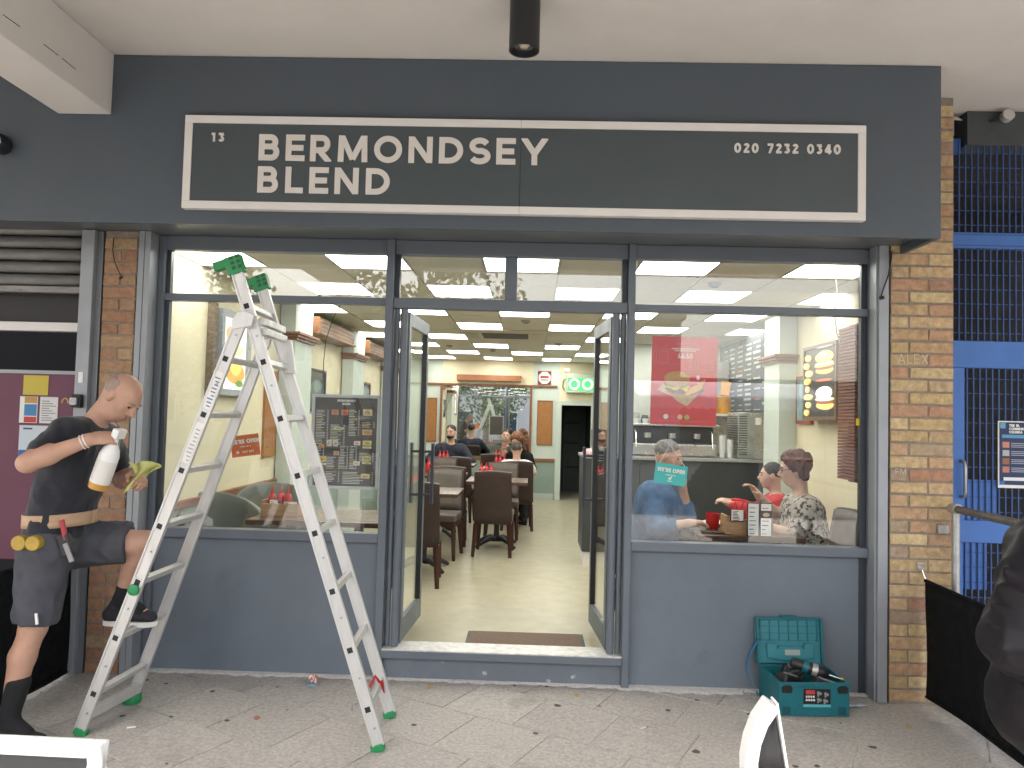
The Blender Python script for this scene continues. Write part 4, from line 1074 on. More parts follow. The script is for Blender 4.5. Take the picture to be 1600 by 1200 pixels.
right_frame('framed_picture', 'blue picture in red-brown frame nearest the right window edge', 'picture', 0.72, 1.15, 1.60, 2.14, 0.03, SEA, [((0.33, 0.48, 0.42), 0.2, 0.8, 0.45, 0.95, 0), ((0.06, 0.1, 0.2), 0.5, 0.8, 0.12, 0.3, 0)], REDF, 0.03)
t = thing('slatted_blind', 'brown wooden slatted panel at the right end of the window', 'blind', (2.07, 0.35, 1.2))
for k in range(46):
    pbox('slat', mat('brown_slat', (0.17, 0.055, 0.028), 0.5, var=0.25, rnd=0.2), t, 2.03, 2.10, 0.30, 0.56, 1.25 + 0.0215 * k, 1.267 + 0.0215 * k)
pbox('edge_post', WOODD, t, 2.1005, 2.13, 0.30, 0.56, 1.23, 2.26)
t = thing('hanging_wire', 'pale wire loop hanging at the top right of the window', 'wire', (1.93, 0.3, 2.4))
part('wire', MB().tube([(1.90, 0.3, 2.598), (1.915, 0.3, 2.45), (1.90, 0.3, 2.30), (1.915, 0.3, 2.18), (1.94, 0.3, 2.10)], 0.004, 6), mat('grey_wire', (0.4, 0.4, 0.38), 0.5), t, smooth=60)
# chalk menu wall behind the counter
mw = thing('menu_wall', 'large dark chalkboard menu wall behind the counter', 'menu board', (2.42, 4.0, 1.7))
pbox('board', mat('chalkboard', (0.07, 0.08, 0.085), 0.7, var=0.35, vscale=5), mw, KX - 0.02, KX, 2.92, 5.45, 1.62, 2.57)
CHK = mat('chalk_print', (0.45, 0.46, 0.44), 0.8); CHO = mat('chalk_orange', (0.42, 0.2, 0.08), 0.8)
rr = random.Random(5)
m = MB(); m2 = MB()
for c in range(7):
    for k in range(15):
        y = 3.0 + 0.345 * c; z = 1.68 + 0.057 * k
        if rr.random() < 0.16: continue
        (m2 if rr.random() < 0.14 else m).box(KX - 0.0225, KX - 0.0201, y, y + rr.uniform(0.12, 0.28), z, z + rr.choice((0.014, 0.02, 0.028)))
part('chalk_lettering', m, CHK, mw); part('chalk_lettering', m2, CHO, mw)

# ------------------------------------------------------------------ furniture
def chair_proto():
    t = thing('dining_chair', 'x', 'chair')
    kw = dict(world=False)
    W = 0.205
    # backrest: tall, gently raked and curved panel
    def bk(u, v):   # rear face
        x = (u - 0.5) * 2 * (W - 0.012 * v)
        return (x, -0.205 - 0.075 * v - 0.012 * (1 - (2 * u - 1) ** 2), 0.37 + 0.53 * v - 0.014 * (2 * u - 1) ** 2 * v)
    part('backrest', MB().grid(bk, 8, 8), LEATH, t, smooth=60, solid=0.045, bevel=0.008, **kw)
    def pd(u, v):
        x = (u - 0.5) * 2 * (W - 0.014 - 0.012 * v)
        return (x, -0.170 - 0.075 * v - 0.010 * (1 - (2 * u - 1) ** 2), 0.47 + 0.42 * v - 0.012 * (2 * u - 1) ** 2 * v)
    part('back_pad', MB().grid(pd, 8, 6), TAUPE, t, smooth=60, solid=0.014, **kw)
    m = MB(); m.box(-W, W, -0.178, 0.225, 0.385, 0.465); part('seat', m, TAUPE, t, bevel=0.022, seg=3, **kw)
    m = MB(); m.box(-W + 0.01, W - 0.01, -0.20, 0.215, 0.335, 0.3845); part('seat_rail', m, WOODD, t, bevel=0.004, **kw)
    for sx in (-1, 1):
        m = MB(); m.cyl((sx * 0.175, 0.19, 0.3345), (sx * 0.19, 0.20, 0.0), 0.027, 0.017, 4); part('leg', m, WOODD, t, **kw)
        m = MB(); m.cyl((sx * 0.175, -0.19, 0.3345), (sx * 0.195, -0.255, 0.0), 0.029, 0.018, 4); part('leg', m, WOODD, t, **kw)
    return t
def table_proto():
    t = thing('pedestal_table', 'x', 'table')
    kw = dict(world=False)
    m = MB().box(-0.34, 0.34, -0.32, 0.32, 0.715, 0.748); part('table_top', m, LAMI, t, bevel=0.004, **kw)
    m = MB().lathe([(0.05, 0.075), (0.036, 0.10), (0.03, 0.16), (0.03, 0.64), (0.05, 0.68), (0.12, 0.714), (0, 0.714)], n=16); part('column', m, IRON, t, smooth=40, **kw)
    for k in range(4):
        a = R(45 + 90 * k); c, s = math.cos(a), math.sin(a)
        pts = [(0.02 * c, 0.02 * s, 0.085), (0.10 * c, 0.10 * s, 0.092), (0.20 * c, 0.20 * s, 0.062), (0.27 * c, 0.27 * s, 0.03), (0.30 * c, 0.30 * s, 0.018)]
        m = MB().tube(pts, [0.034, 0.03, 0.024, 0.02, 0.018], 8); part('foot', m, IRON, t, smooth=60, **kw)
    return t
chair0 = chair_proto(); table0 = table_proto()
first = {'c': True, 't': True}
def place(root, key, x, y, rz, label, group):
    if first[key]:
        first[key] = False
        root.location = (x, y, FZ); root.rotation_euler = (0, 0, R(rz)); root['label'] = label; root['group'] = group
        return root
    return dup(root, (x, y, FZ), R(rz), label, group)
GC, GT = 'brown leather dining chairs', 'cafe pedestal tables'
tables = [(-0.99, 2.72, 'table nearest the open left door'), (-0.36, 4.12, 'table in the middle of the doorway view'), (-1.12, 4.75, 'table at the left behind the first'),
          (-0.33, 6.10, 'table between the boy and the long-haired woman'), (-1.15, 6.75, 'table of the man in navy'), (-0.45, 7.75, 'table furthest back by the mirror'), (1.42, 0.68, 'table in the right window')]
for x, y, lab in tables:
    place(table0, 't', x, y, 0, 'walnut topped pedestal ' + lab, GT)
for x, y, rz, lab in ((-0.97, 2.16, 4, 'brown high-back chair nearest the left door, back to the street'), (-0.92, 3.36, 176, 'taupe fronted chair facing the street at the nearest table'),
                      (-0.37, 3.66, -2, 'brown chair with back to street in the middle of the doorway'), (-0.33, 4.72, 181, 'chair facing the street behind the middle doorway table'),
                      (-0.92, 4.22, 3, 'brown chair, back to street, second in the left row'), (-1.18, 5.38, 178, 'chair facing the street at the second left table'), (-1.42, 4.2, 0, 'chair beside the second left table near the wall'),
                      (-0.16, 5.52, 2, 'brown chair under the boy in white, back to street'), (-0.22, 6.70, 182, 'chair under the woman with long brown hair'),
                      (-0.98, 6.12, -3, 'empty chair facing away, in front of the man in navy'), (-1.22, 7.38, 180, 'chair under the man in the navy sweater'),
                      (-0.55, 7.20, 0, 'empty chair with back to street, furthest from the door'), (-0.5, 8.35, 180, 'chair right in front of the mirror'),
                      (0.90, 1.0, -118, 'brown chair under the man in denim'), (1.93, 0.72, 95, 'brown chair under the woman in leopard print')):
    place(chair0, 'c', x, y, rz, lab, GC)
# upholstered tub seats and table in the left window
def tub(label, x, y, rz):
    t = thing('tub_chair', label, 'tub chair', (x, y, FZ), R(rz), 'grey-green tub chairs in the left window')
    def sh(u, v):
        a = R(-15 + 210 * u); r = 0.27 + 0.03 * v
        top = 0.88 - 0.20 * abs(2 * u - 1) ** 2.2
        return (r * math.cos(a), -0.02 - r * math.sin(a) * 0.95 - 0.06 * v, 0.30 + (top - 0.30) * v)
    part('shell', MB().grid(sh, 18, 6), GREYG, t, world=False, smooth=180, solid=0.05, bevel=0.012)
    part('seat', MB().lathe([(0, 0.30), (0.225, 0.30), (0.245, 0.34), (0.235, 0.43), (0.2, 0.455), (0, 0.46)], n=24), GREYG, t, world=False, smooth=50)
    for sx, sy in ((-1, -1), (1, -1), (-1, 1), (1, 1)):
        part('leg', MB().cyl((sx * 0.15, sy * 0.14, 0.299), (sx * 0.18, sy * 0.17, 0.0), 0.022, 0.014, 8), WOODD, t, world=False)
tub('grey-green tub chair at the far left of the left window', -2.02, 0.62, 235)
tub('grey-green tub chair beside the crate in the left window', -1.98, 1.32, 200)
t = thing('window_table', 'dark wooden table in the left window under the menu frame', 'table', (-1.4, 0.8, FZ))
pbox('table_top', LAMI, t, -1.86, -0.98, 0.45, 1.12, 0.845, 0.878, bevel=0.004)
for x in (-1.66, -1.18):
    part('pedestal', MB().cyl((x, 0.78, FZ + 0.03), (x, 0.78, 0.8445), 0.032, n=14), IRON, t, smooth=40)
    part('foot', MB().lathe([(0.22, 0.0), (0.22, 0.012), (0.05, 0.03), (0, 0.03)], (x, 0.78, FZ), 20), IRON, t, smooth=30)

def bottle_set(name, label, x, y, z, k=3):
    t = thing(name, label, 'sauce bottles', (x, y, z), 0, 'red sauce bottles on the tables')
    for i in range(k):
        dx, dy = 0.055 * (i - (k - 1) / 2), 0.02 * (i % 2)
        b = MB().lathe([(0, 0.0), (0.026, 0.0), (0.028, 0.02), (0.028, 0.10), (0.02, 0.125), (0.010, 0.135), (0, 0.135)], (x + dx, y + dy, z), 14)
        bo = part('bottle', b, RED, t, smooth=50)
        part('nozzle', MB().lathe([(0.0125, 0.1352), (0.010, 0.15), (0.004, 0.185), (0, 0.186)], (x + dx, y + dy, z), 10), RED, bo, smooth=50)
    return t
for x, y, lab in ((-1.12, 2.66, 'nearest table by the left door'), (-0.5, 4.2, 'middle doorway table'), (-1.25, 4.8, 'second left table'), (-0.42, 6.2, 'table between the boy and the long-haired woman'), (-1.3, 6.85, 'table of the man in navy'), (-0.5, 7.8, 'furthest table')):
    bottle_set('sauce_bottles', 'red sauce bottles on the ' + lab, x, y, FZ + 0.749)
CRATEM = mat('pale_crate_wood', (0.40, 0.235, 0.12), 0.7, var=0.25, vscale=10, stretch=(1, 8, 8), bump=0.2)
def crate(label, x, y, z, w=0.26, d=0.16, h=0.085):
    t = thing('wooden_crate', label, 'crate', (x, y, z), 0, 'small wooden table crates')
    pbox('side', CRATEM, t, x - w / 2, x + w / 2, y - d / 2, y - d / 2 + 0.012, z, z + h, bevel=0.002)
    pbox('side', CRATEM, t, x - w / 2, x + w / 2, y + d / 2 - 0.012, y + d / 2, z, z + h, bevel=0.002)
    pbox('end', CRATEM, t, x - w / 2, x - w / 2 + 0.012, y - d / 2 + 0.0125, y + d / 2 - 0.0125, z, z + h + 0.02, bevel=0.002)
    pbox('end', CRATEM, t, x + w / 2 - 0.012, x + w / 2, y - d / 2 + 0.0125, y + d / 2 - 0.0125, z, z + h + 0.02, bevel=0.002)
    pbox('base', CRATEM, t, x - w / 2 + 0.0125, x + w / 2 - 0.0125, y - d / 2 + 0.0125, y + d / 2 - 0.0125, z, z + 0.012)
crate('pale wooden crate of sauces on the left window table', -1.70, 0.72, 0.8785)
bottle_set('sauce_bottles', 'red sauce bottles in the left window crate', -1.73, 0.74, 0.892, 3)
def menu_card(label, x, y, z, w, h, dark):
    t = thing('menu_card', label, 'menu card', (x, y, z), 0, 'menu cards standing on window tables')
    pbox('card', BLACKP, t, x - w / 2, x + w / 2, y, y + 0.012, z, z + h)
    pbox('print', PAPER, t, x - w / 2 + 0.005, x + w / 2 - 0.005, y - 0.002, y - 0.0002, z + 0.006, z + h * (0.55 if dark else 0.97))
    if dark:
        pbox('print', mat('card_dark', (0.05, 0.035, 0.03), 0.5), t, x - w / 2 + 0.005, x + w / 2 - 0.005, y - 0.002, y - 0.0002, z + h * 0.56, z + h * 0.76)
        m = MB(); m.prism([(x + 0.022 * math.cos(a), z + h * 0.65 + 0.013 * math.sin(a)) for a in np.linspace(0, 6.28, 12, endpoint=False)], lambda a, b, d: (a, d, b), y - 0.0035, y - 0.0022); part('print', m, mat('card_cup', (0.6, 0.4, 0.25), 0.5), t)
        pbox('print', PAPER, t, x - w / 2 + 0.005, x + w / 2 - 0.005, y - 0.002, y - 0.0002, z + h * 0.77, z + h * 0.97)
    for k in range(7):
        if dark and 4 <= k <= 5: continue
        m = MB().box(x - w / 2 + 0.012, x - w / 2 + 0.012 + random.uniform(0.2, 0.6) * w, y - 0.0028, y - 0.0022, z + h * (0.08 + 0.125 * k), z + h * (0.08 + 0.125 * k) + 0.005)
        part('print_line', m, INK if k % 3 else mat('card_red', (0.45, 0.06, 0.04), 0.5), t)
    return t
menu_card('small white card standing in the left window crate', -1.745, 0.655, 0.89, 0.065, 0.10, False)
menu_card('wide white card standing in the left window crate', -1.63, 0.655, 0.89, 0.10, 0.09, False)
# right window table
crate('pale wooden crate on the right window table', 1.42, 0.50, 0.8785, 0.30, 0.16, 0.10)
menu_card('tall white menu card in the right window', 1.425, 0.36, 0.8785, 0.075, 0.215, False)
menu_card('tall menu card with coffee picture in the right window', 1.505, 0.36, 0.8785, 0.075, 0.215, True)
menu_card('short white menu card by the crate in the right window', 1.335, 0.40, 0.965, 0.085, 0.075, False)
bottle_set('sauce_bottles', 'red sauce bottles in the right window crate', 1.38, 0.52, 0.892, 2)
t = thing('mug', 'red mug on the right window table', 'mug', (1.24, 0.66, 0.8785))
part('cup', MB().lathe([(0, 0.006), (0.036, 0.0), (0.043, 0.02), (0.047, 0.105), (0.043, 0.105), (0.038, 0.02), (0, 0.012)], n=22), RED, t, world=False, smooth=40)
part('handle', MB().tube([(0.045, 0, 0.085), (0.07, 0, 0.083), (0.08, 0, 0.055), (0.066, 0, 0.03), (0.042, 0, 0.027)], 0.0065, 8), RED, t, world=False, smooth=60)
t = thing('plate', 'white plate on the right window table', 'plate', (1.33, 0.86, 0.8785))
part('dish', MB().lathe([(0, 0.0), (0.06, 0.0), (0.115, 0.016), (0.117, 0.02), (0.06, 0.008), (0, 0.006)], n=28), WHITEP, t, world=False, smooth=40)
t = thing('folded_newspaper', 'open newspaper lying on the right window table', 'newspaper', (1.2, 0.9, 0.8785))
part('page', MB().grid(lambda u, v: (1.10 + 0.20 * u, 0.82 + 0.15 * v, 0.8815 + 0.012 * math.sin(u * 6) ** 2), 10, 2), PAPER, t, smooth=60, solid=0.003)
t = thing('mobile_phone', 'dark phone on the right window table edge', 'phone', (1.20, 0.47, 0.8785))
pbox('body', BLACKP, t, 1.13, 1.275, 0.445, 0.515, 0.8787, 0.8867, bevel=0.003)

# ------------------------------------------------------------------ counter and equipment
ct = thing('service_counter', 'dark fronted service counter with pale plinth', 'counter', (1.5, 3.4, FZ))
pbox('front_panel', mat('counter_dark', (0.045, 0.050, 0.052), 0.45, var=0.1), ct, 0.535, 2.47, 3.09, 3.70, FZ + 0.145, 1.20)
pbox('plinth', OFFW, ct, 0.55, 2.46, 3.105, 3.69, FZ, FZ + 0.1445)
pbox('worktop', mat('grey_worktop', (0.30, 0.31, 0.30), 0.25, var=0.15, vscale=30), ct, 0.52, 2.475, 3.07, 3.72, 1.2005, 1.232, bevel=0.004)
SST = mat('stainless', (0.55, 0.55, 0.53), 0.28, metal=0.9, var=0.1, vscale=8)
cm = thing('coffee_machine', 'silver and black espresso machine on the counter', 'coffee machine', (1.45, 3.4, 1.233))
pbox('body', SST, cm, 1.02, 1.90, 3.28, 3.66, 1.245, 1.36, bevel=0.01)
pbox('upper_body', mat('machine_black', (0.03, 0.035, 0.035), 0.3), cm, 1.04, 1.88, 3.34, 3.64, 1.3605, 1.54, bevel=0.012)
pbox('cup_tray', SST, cm, 1.0, 1.92, 3.26, 3.68, 1.5405, 1.565, bevel=0.006)
for x in (1.2, 1.45, 1.7):
    part('brew_head', MB().cyl((x, 3.30, 1.42), (x, 3.30, 1.47), 0.038, n=16), SST, cm, smooth=40)
    part('brew_handle', MB().cyl((x, 3.30, 1.415), (x, 3.17, 1.405), 0.013, n=10), BLACKP, cm, smooth=40)
for x in (1.07, 1.84):
    part('steam_wand', MB().tube([(x, 3.30, 1.50), (x, 3.22, 1.47), (x, 3.19, 1.33)], 0.007, 8), CHROME, cm, smooth=60)
for i in range(8):
    x = 1.10 + 0.1 * i
    b = MB().lathe([(0, 0), (0.026, 0), (0.036, 0.05), (0.033, 0.05), (0.024, 0.006), (0, 0.006)], (x, 3.42 + 0.05 * (i % 2), 1.5655), 14)
    set_props(b.build('coffee_cup', WHITEP, smooth=40), 'white coffee cup on top of the espresso machine', 'cup', 'cups on the espresso machine')
for x, k, lab in ((1.965, 7, 'taller'), (2.045, 5, 'shorter')):
    t = thing('cup_stack', lab + ' stack of white takeaway cups beside the espresso machine', 'cups', (x, 3.32, 1.233))
    for i in range(k):
        part('cup', MB().lathe([(0, 0), (0.027, 0), (0.036, 0.095), (0.039, 0.10), (0.033, 0.10), (0, 0.094)], (x, 3.32, 1.233 + 0.022 * i), 14), WHITEP, t, smooth=40)
dc = thing('ice_machine', 'stainless machine with louvred side standing on the counter', 'machine', (2.26, 3.4, 1.233))
pbox('body', SST, dc, 2.10, 2.46, 3.22, 3.66, 1.2335, 1.70, bevel=0.008)
for k in range(17): pbox('louvre', mat('louvre_dark', (0.12, 0.12, 0.115), 0.4, metal=0.6), dc, 2.085, 2.0995, 3.26, 3.60, 1.27 + 0.024 * k, 1.281 + 0.024 * k)
pbox('notice', PAPER, dc, 2.27, 2.33, 3.2165, 3.2195, 1.58, 1.65)
for k in range(17): pbox('louvre', mat('louvre_dark', None), dc, 2.105, 2.19, 3.2155, 3.2195, 1.27 + 0.024 * k, 1.281 + 0.024 * k)
sh = thing('wall_shelf', 'pale shelf behind the counter carrying yellow tubs', 'shelf', (2.1, 4.3, 1.7))
pbox('board', OFFW, sh, 1.55, 2.455, 4.1, 4.5, 1.665, 1.69, bevel=0.003)
for x in (1.62, 2.4): pbox('upright', SST, sh, x - 0.02, x + 0.02, 4.28, 4.32, FZ, 1.6645)
YEL = mat('yellow_tub_plastic', (0.62, 0.30, 0.02), 0.4, var=0.06)
for x, lab in ((2.02, 'left'), (2.21, 'right')):
    t = thing('tub_stack', 'stack of yellow plastic tubs, the %s one on the shelf' % lab, 'tubs', (x, 4.25, 1.69))
    for k in range(5):
        part('tub', MB().lathe([(0, 0), (0.07, 0.0), (0.084, 0.05), (0.088, 0.052), (0.088, 0.06), (0.08, 0.06), (0, 0.055)], (x, 4.25, 1.6905 + 0.036 * k), 22), YEL, t, smooth=30)
    part('menu_sleeve', MB().obox((x + 0.02, 4.25, 1.985), (0.10, 0.02, 0.16), Matrix.Rotation(R(8), 3, 'Y')), YEL, t, bevel=0.004)
fz = thing('steel_cabinet', 'tall stainless cabinet at the back of the kitchen', 'cabinet', (2.1, 5.2, FZ))
pbox('body', SST, fz, 1.85, 2.44, 4.9, 5.45, FZ, 2.35, bevel=0.006)
pbox('door_gap', BLACKP, fz, 1.838, 1.8495, 4.88, 5.45, FZ + 0.1, 2.35)
pbox('handle', CHROME, fz, 1.90, 1.92, 4.86, 4.8995, 1.3, 1.7, bevel=0.004)
ks = thing('wall_shelf', 'steel kitchen shelf behind the espresso machine', 'shelf', (1.6, 5.35, 1.45))
pbox('board', SST, ks, 1.30, 1.83, 5.2, 5.495, 1.50, 1.52, bevel=0.002)
for i, (x, r_, h_, c, nm) in enumerate(((1.36, 0.045, 0.17, (0.5, 0.5, 0.47), 'white'), (1.47, 0.05, 0.14, (0.1, 0.12, 0.13), 'black'), (1.58, 0.04, 0.2, (0.35, 0.2, 0.1), 'brown'), (1.67, 0.04, 0.15, (0.55, 0.5, 0.4), 'cream'), (1.76, 0.045, 0.18, (0.12, 0.2, 0.3), 'blue'))):
    set_props(MB().lathe([(0, 0), (r_, 0), (r_, h_ * 0.85), (r_ * 0.8, h_ * 0.88), (r_ * 0.8, h_), (0, h_)], (x, 5.32, 1.5205), 16).build('storage_jar', mat('jar_' + nm, c, 0.4), smooth=35), nm + ' storage jar on the steel kitchen shelf', 'jar', 'jars on the kitchen shelf')
t = thing('till', 'dark till screen on the counter near the doorway', 'till', (0.72, 3.35, 1.233))
pbox('base', BLACKP, t, 0.66, 0.84, 3.30, 3.50, 1.2335, 1.27, bevel=0.006)
part('screen', MB().obox((0.75, 3.36, 1.40), (0.24, 0.03, 0.18), Matrix.Rotation(R(-18), 3, 'X')), BLACKP, t, bevel=0.006)
t = thing('folded_cloth', 'pink and white cloth lying on the end of the counter', 'cloth', (0.60, 3.2, 1.233))
part('cloth', MB().lathe([(0, 0), (0.07, 0.0), (0.08, 0.02), (0.06, 0.05), (0.02, 0.062), (0, 0.06)], (0.60, 3.17, 1.2335), 14), mat('pink_cloth', (0.65, 0.42, 0.42), 0.9, var=0.2, vscale=30, bump=0.5), t, smooth=60)
# door mat
t = thing('door_mat', 'brown coir door mat with dark border just inside the doorway', 'door mat', (0.0, 0.45, FZ))
pbox('border', BLACKP, t, -0.39, 0.385, 0.27, 0.70, FZ, FZ + 0.006)
pbox('pile', mat('coir_pile', (0.15, 0.105, 0.075), 0.95, var=0.3, vscale=80, bump=0.9, bscale=300), t, -0.365, 0.36, 0.295, 0.675, FZ + 0.0062, FZ + 0.014)

# ------------------------------------------------------------------ posters and cards in the windows
def rotfront(cx, cz, y, ang):
    c, s = math.cos(R(ang)), math.sin(R(ang))
    return lambda a, b, d: (cx + a * c - b * s, y - d, cz + a * s + b * c)
def frect(mb, fn, a0, a1, b0, b1, d0, d1):
    mb.prism([(a0, b0), (a1, b0), (a1, b1), (a0, b1)], fn, d0, d1); return mb
def fell(mb, fn, ca_, cb, ra, rb, d0, d1, n=20, a0=0, a1=360):
    mb.prism([(ca_ + ra * math.cos(R(t)), cb + rb * math.sin(R(t))) for t in np.linspace(a0, a1, n, endpoint=(a1 - a0 < 360))], fn, d0, d1); return mb
fn = rotfront(-1.151, 1.416, 0.178, 0.0)
mf = thing('menu_poster', 'silver framed dark menu poster hanging in the left window', 'menu', (-1.15, 0.18, 1.12))
W2, H2 = 0.215, 0.293
for a0, a1, b0, b1 in ((-W2, -W2 + 0.02, -H2, H2), (W2 - 0.02, W2, -H2, H2), (-W2 + 0.0202, W2 - 0.0202, -H2, -H2 + 0.02), (-W2 + 0.0202, W2 - 0.0202, H2 - 0.02, H2)):
    part('frame_bar', frect(MB(), fn, a0, a1, b0, b1, -0.012, 0.006), mat('silver_snap_frame', (0.48, 0.50, 0.50), 0.35, metal=0.4), mf, bevel=0.002)
part('menu_sheet', frect(MB(), fn, -W2 + 0.0204, W2 - 0.0204, -H2 + 0.0204, H2 - 0.0204, -0.008, 0.0), mat('menu_brown', (0.065, 0.054, 0.046), 0.4), mf)
mb = MB(); text_mb(mb, 'BERMONDSEY', 0.014, rotfront(0 - 1.151, 1.416 + 0.248, 0.178, 0), 0.22, 0.1, 0.0012, center=True); text_mb(mb, 'BLEND', 0.014, rotfront(-1.151, 1.416 + 0.228, 0.178, 0), 0.22, 0.1, 0.0012, center=True)
part('lettering', mb, PAPER, mf)
rr = random.Random(3)
mw_ = MB(); mo = MB()
for c0, c1, rows in ((-0.188, -0.11, (0.19, -0.02)), (-0.095, -0.005, (0.10, -0.02)), (0.018, 0.085, (0.195, 0.03)), (0.10, 0.18, (0.12, 0.09)), (-0.188, -0.13, (-0.04, -0.18)), (-0.115, -0.03, (-0.10, -0.17)), (-0.03, 0.02, (-0.03, -0.17)), (0.03, 0.075, (-0.03, -0.17)), (0.09, 0.18, (-0.07, -0.12)), (-0.115, -0.03, (-0.19, -0.25)), (-0.01, 0.18, (-0.19, -0.26)), (-0.188, -0.13, (-0.19, -0.25))):
    z = rows[0]
    while z > rows[1]:
        frect(mw_ if rr.random() < 0.85 else mo, fn, c0, c0 + (c1 - c0) * rr.uniform(0.45, 0.8), z, z + 0.0035, 0.0002, 0.001)
        frect(mw_, fn, c1 - 0.008, c1, z, z + 0.0035, 0.0002, 0.001)
        z -= 0.0098
part('menu_print', mw_, mat('menu_text', (0.66, 0.65, 0.62), 0.6), mf); part('menu_print', mo, mat('menu_text_gold', (0.5, 0.42, 0.12), 0.6), mf)
for a, b, w, h, c in ((-0.09, 0.165, 0.042, 0.034, (0.55, 0.25, 0.12)), (-0.03, 0.165, 0.042, 0.034, (0.6, 0.2, 0.12)), (0.105, 0.165, 0.058, 0.04, (0.62, 0.5, 0.3)), (0.105, 0.045, 0.06, 0.034, (0.6, 0.36, 0.16)), (-0.075, 0.075, 0.062, 0.014, (0.5, 0.55, 0.2)),
                      (0.11, -0.02, 0.055, 0.03, (0.6, 0.55, 0.18)), (0.11, -0.038, 0.055, 0.012, (0.7, 0.68, 0.4)), (0.11, -0.115, 0.055, 0.03, (0.6, 0.56, 0.22)), (0.11, -0.135, 0.055, 0.012, (0.7, 0.68, 0.4)), (0.055, -0.02, 0.04, 0.026, (0.7, 0.6, 0.55)), (0.055, -0.145, 0.04, 0.026, (0.68, 0.6, 0.5)),
                      (-0.165, -0.125, 0.05, 0.032, (0.62, 0.45, 0.1)), (-0.165, -0.148, 0.05, 0.014, (0.7, 0.68, 0.4)), (-0.165, -0.04, 0.035, 0.02, (0.6, 0.3, 0.1)), (-0.115, -0.03, 0.03, 0.04, (0.65, 0.6, 0.45)), (-0.075, -0.03, 0.03, 0.04, (0.6, 0.58, 0.5)), (-0.07, -0.085, 0.035, 0.026, (0.6, 0.35, 0.25)), (0.105, -0.225, 0.055, 0.03, (0.66, 0.5, 0.2))):
    m = MB(); frect(m, fn, a, a + w, b, b + h, 0.0002, 0.0012); fo = part('menu_photo', m, mat('food_%d_%d_%d' % tuple(int(q * 99) for q in c), c, 0.5, var=0.5, vscale=60), mf)
    m = MB(); fell(m, fn, a + w * 0.5, b + h * 0.45, w * 0.33, h * 0.3, 0.0013, 0.0018, 12); part('dish', m, mat('food_dish_%d' % int(c[1] * 99), (c[0] * 0.7, c[1] * 0.6, c[2] * 0.5), 0.5, var=0.5, vscale=80), fo)

def open_card(name, label, cx, cz, w, h, ang, col, sub, y=0.1535):
    t = thing(name, label, 'open sign', (cx, y, cz - h / 2))
    f = rotfront(cx, cz, y, ang)
    part('card', frect(MB(), f, -w / 2, w / 2, -h / 2, h / 2, -0.002, 0.0), col, t, bevel=0.0008)
    mb = MB(); text_mb(mb, "WE'RE OPEN", h * 0.20, lambda a, b, d: f(a, b + h * 0.10, d), 0.26, 0.06, 0.0008, center=True, space=0.32); part('lettering', mb, PAPER, t)
    mb = MB(); text_mb(mb, 'COME ON IN', h * 0.065, lambda a, b, d: f(a, b - h * 0.07, d), 0.2, 0.14, 0.0008, center=True); part('lettering', mb, PAPER, t)
    if sub:
        mb = MB(); text_mb(mb, sub, h * 0.10, lambda a, b, d: f(a + h * 0.09, b - h * 0.34, d), 0.2, 0.14, 0.0008, center=True); part('lettering', mb, PAPER, t)
        m = MB(); fell(m, f, -h * 0.38, -h * 0.29, h * 0.07, h * 0.07, 0.0, 0.0008, 14); part('logo', m, PAPER, t)
    else:
        m = MB(); m.prism([(-0.012, -0.03), (0.004, -0.034), (0.012, -0.012), (0.008, -0.006), (0.003, -0.016), (-0.004, -0.018), (-0.011, -0.022)], f, 0.0, 0.0008); part('logo', m, PAPER, t)
        m = MB(); frect(m, f, -0.016, 0.016, -0.043, -0.039, 0.0, 0.0008); part('logo', m, PAPER, t)
    return t
open_card('open_sign', "orange card reading WE'RE OPEN stuck inside the left window", -1.768, 1.377, 0.178, 0.132, 8.5, mat('orange_card', (0.62, 0.14, 0.035), 0.5), 'JUST EAT')
t = open_card('open_sign', "turquoise card reading WE'RE OPEN hanging in the right window", 0.860, 1.271, 0.196, 0.122, -7.0, mat('turquoise_card', (0.0, 0.47, 0.46), 0.45), None)
part('string', MB().tube([(0.79, 0.152, 1.338), (0.852, 0.152, 1.452), (0.945, 0.152, 1.322)], 0.002, 6), OFFW, t, smooth=60)
part('suction_hook', MB(Matrix.Translation((0.852, 0.1485, 1.468)) @ Matrix.Rotation(R(-90), 4, 'X')).lathe([(0, 0), (0.021, 0.0), (0.019, 0.004), (0.008, 0.007), (0.006, 0.014), (0, 0.015)], n=18), mat('clear_rubber', (0.45, 0.46, 0.45), 0.2), t, smooth=40)
set_props(pbox('window_sticker', mat('yellow_sticker', (0.75, 0.55, 0.02), 0.5), None, 1.972, 1.991, 0.1395, 0.1415, 1.60, 1.642), 'small yellow sticker at the right edge of the window', 'sticker')

bp_ = thing('burger_poster', 'red burger meal poster priced £6.50 in the right window', 'poster', (0.93, 0.153, 1.575))
f = rotfront(0.932, 1.845, 0.1535, -0.6)
PW, PH = 0.201, 0.271
part('sheet', frect(MB(), f, -PW, PW, -PH, PH, -0.0015, 0.0), mat('poster_red', (0.62, 0.05, 0.055), 0.4, var=0.12, vscale=5), bp_)
PINK = mat('poster_pink_line', (0.62, 0.22, 0.22), 0.5)
mb = MB(); text_mb(mb, 'BERMONDSEY', 0.011, lambda a, b, d: f(a + 0.005, b + 0.222, d), 0.16, 0.3, 0.0008, center=True); part('lettering', mb, PINK, bp_)
m = MB()
for k in range(18): frect(m, f, -0.08 + 0.0095 * k, -0.073 + 0.0095 * k, 0.193, 0.200, 0, 0.0008)
for k in range(14): frect(m, f, -0.063 + 0.0095 * k, -0.056 + 0.0095 * k, 0.181, 0.188, 0, 0.0008)
part('print', m, PAPER, bp_)
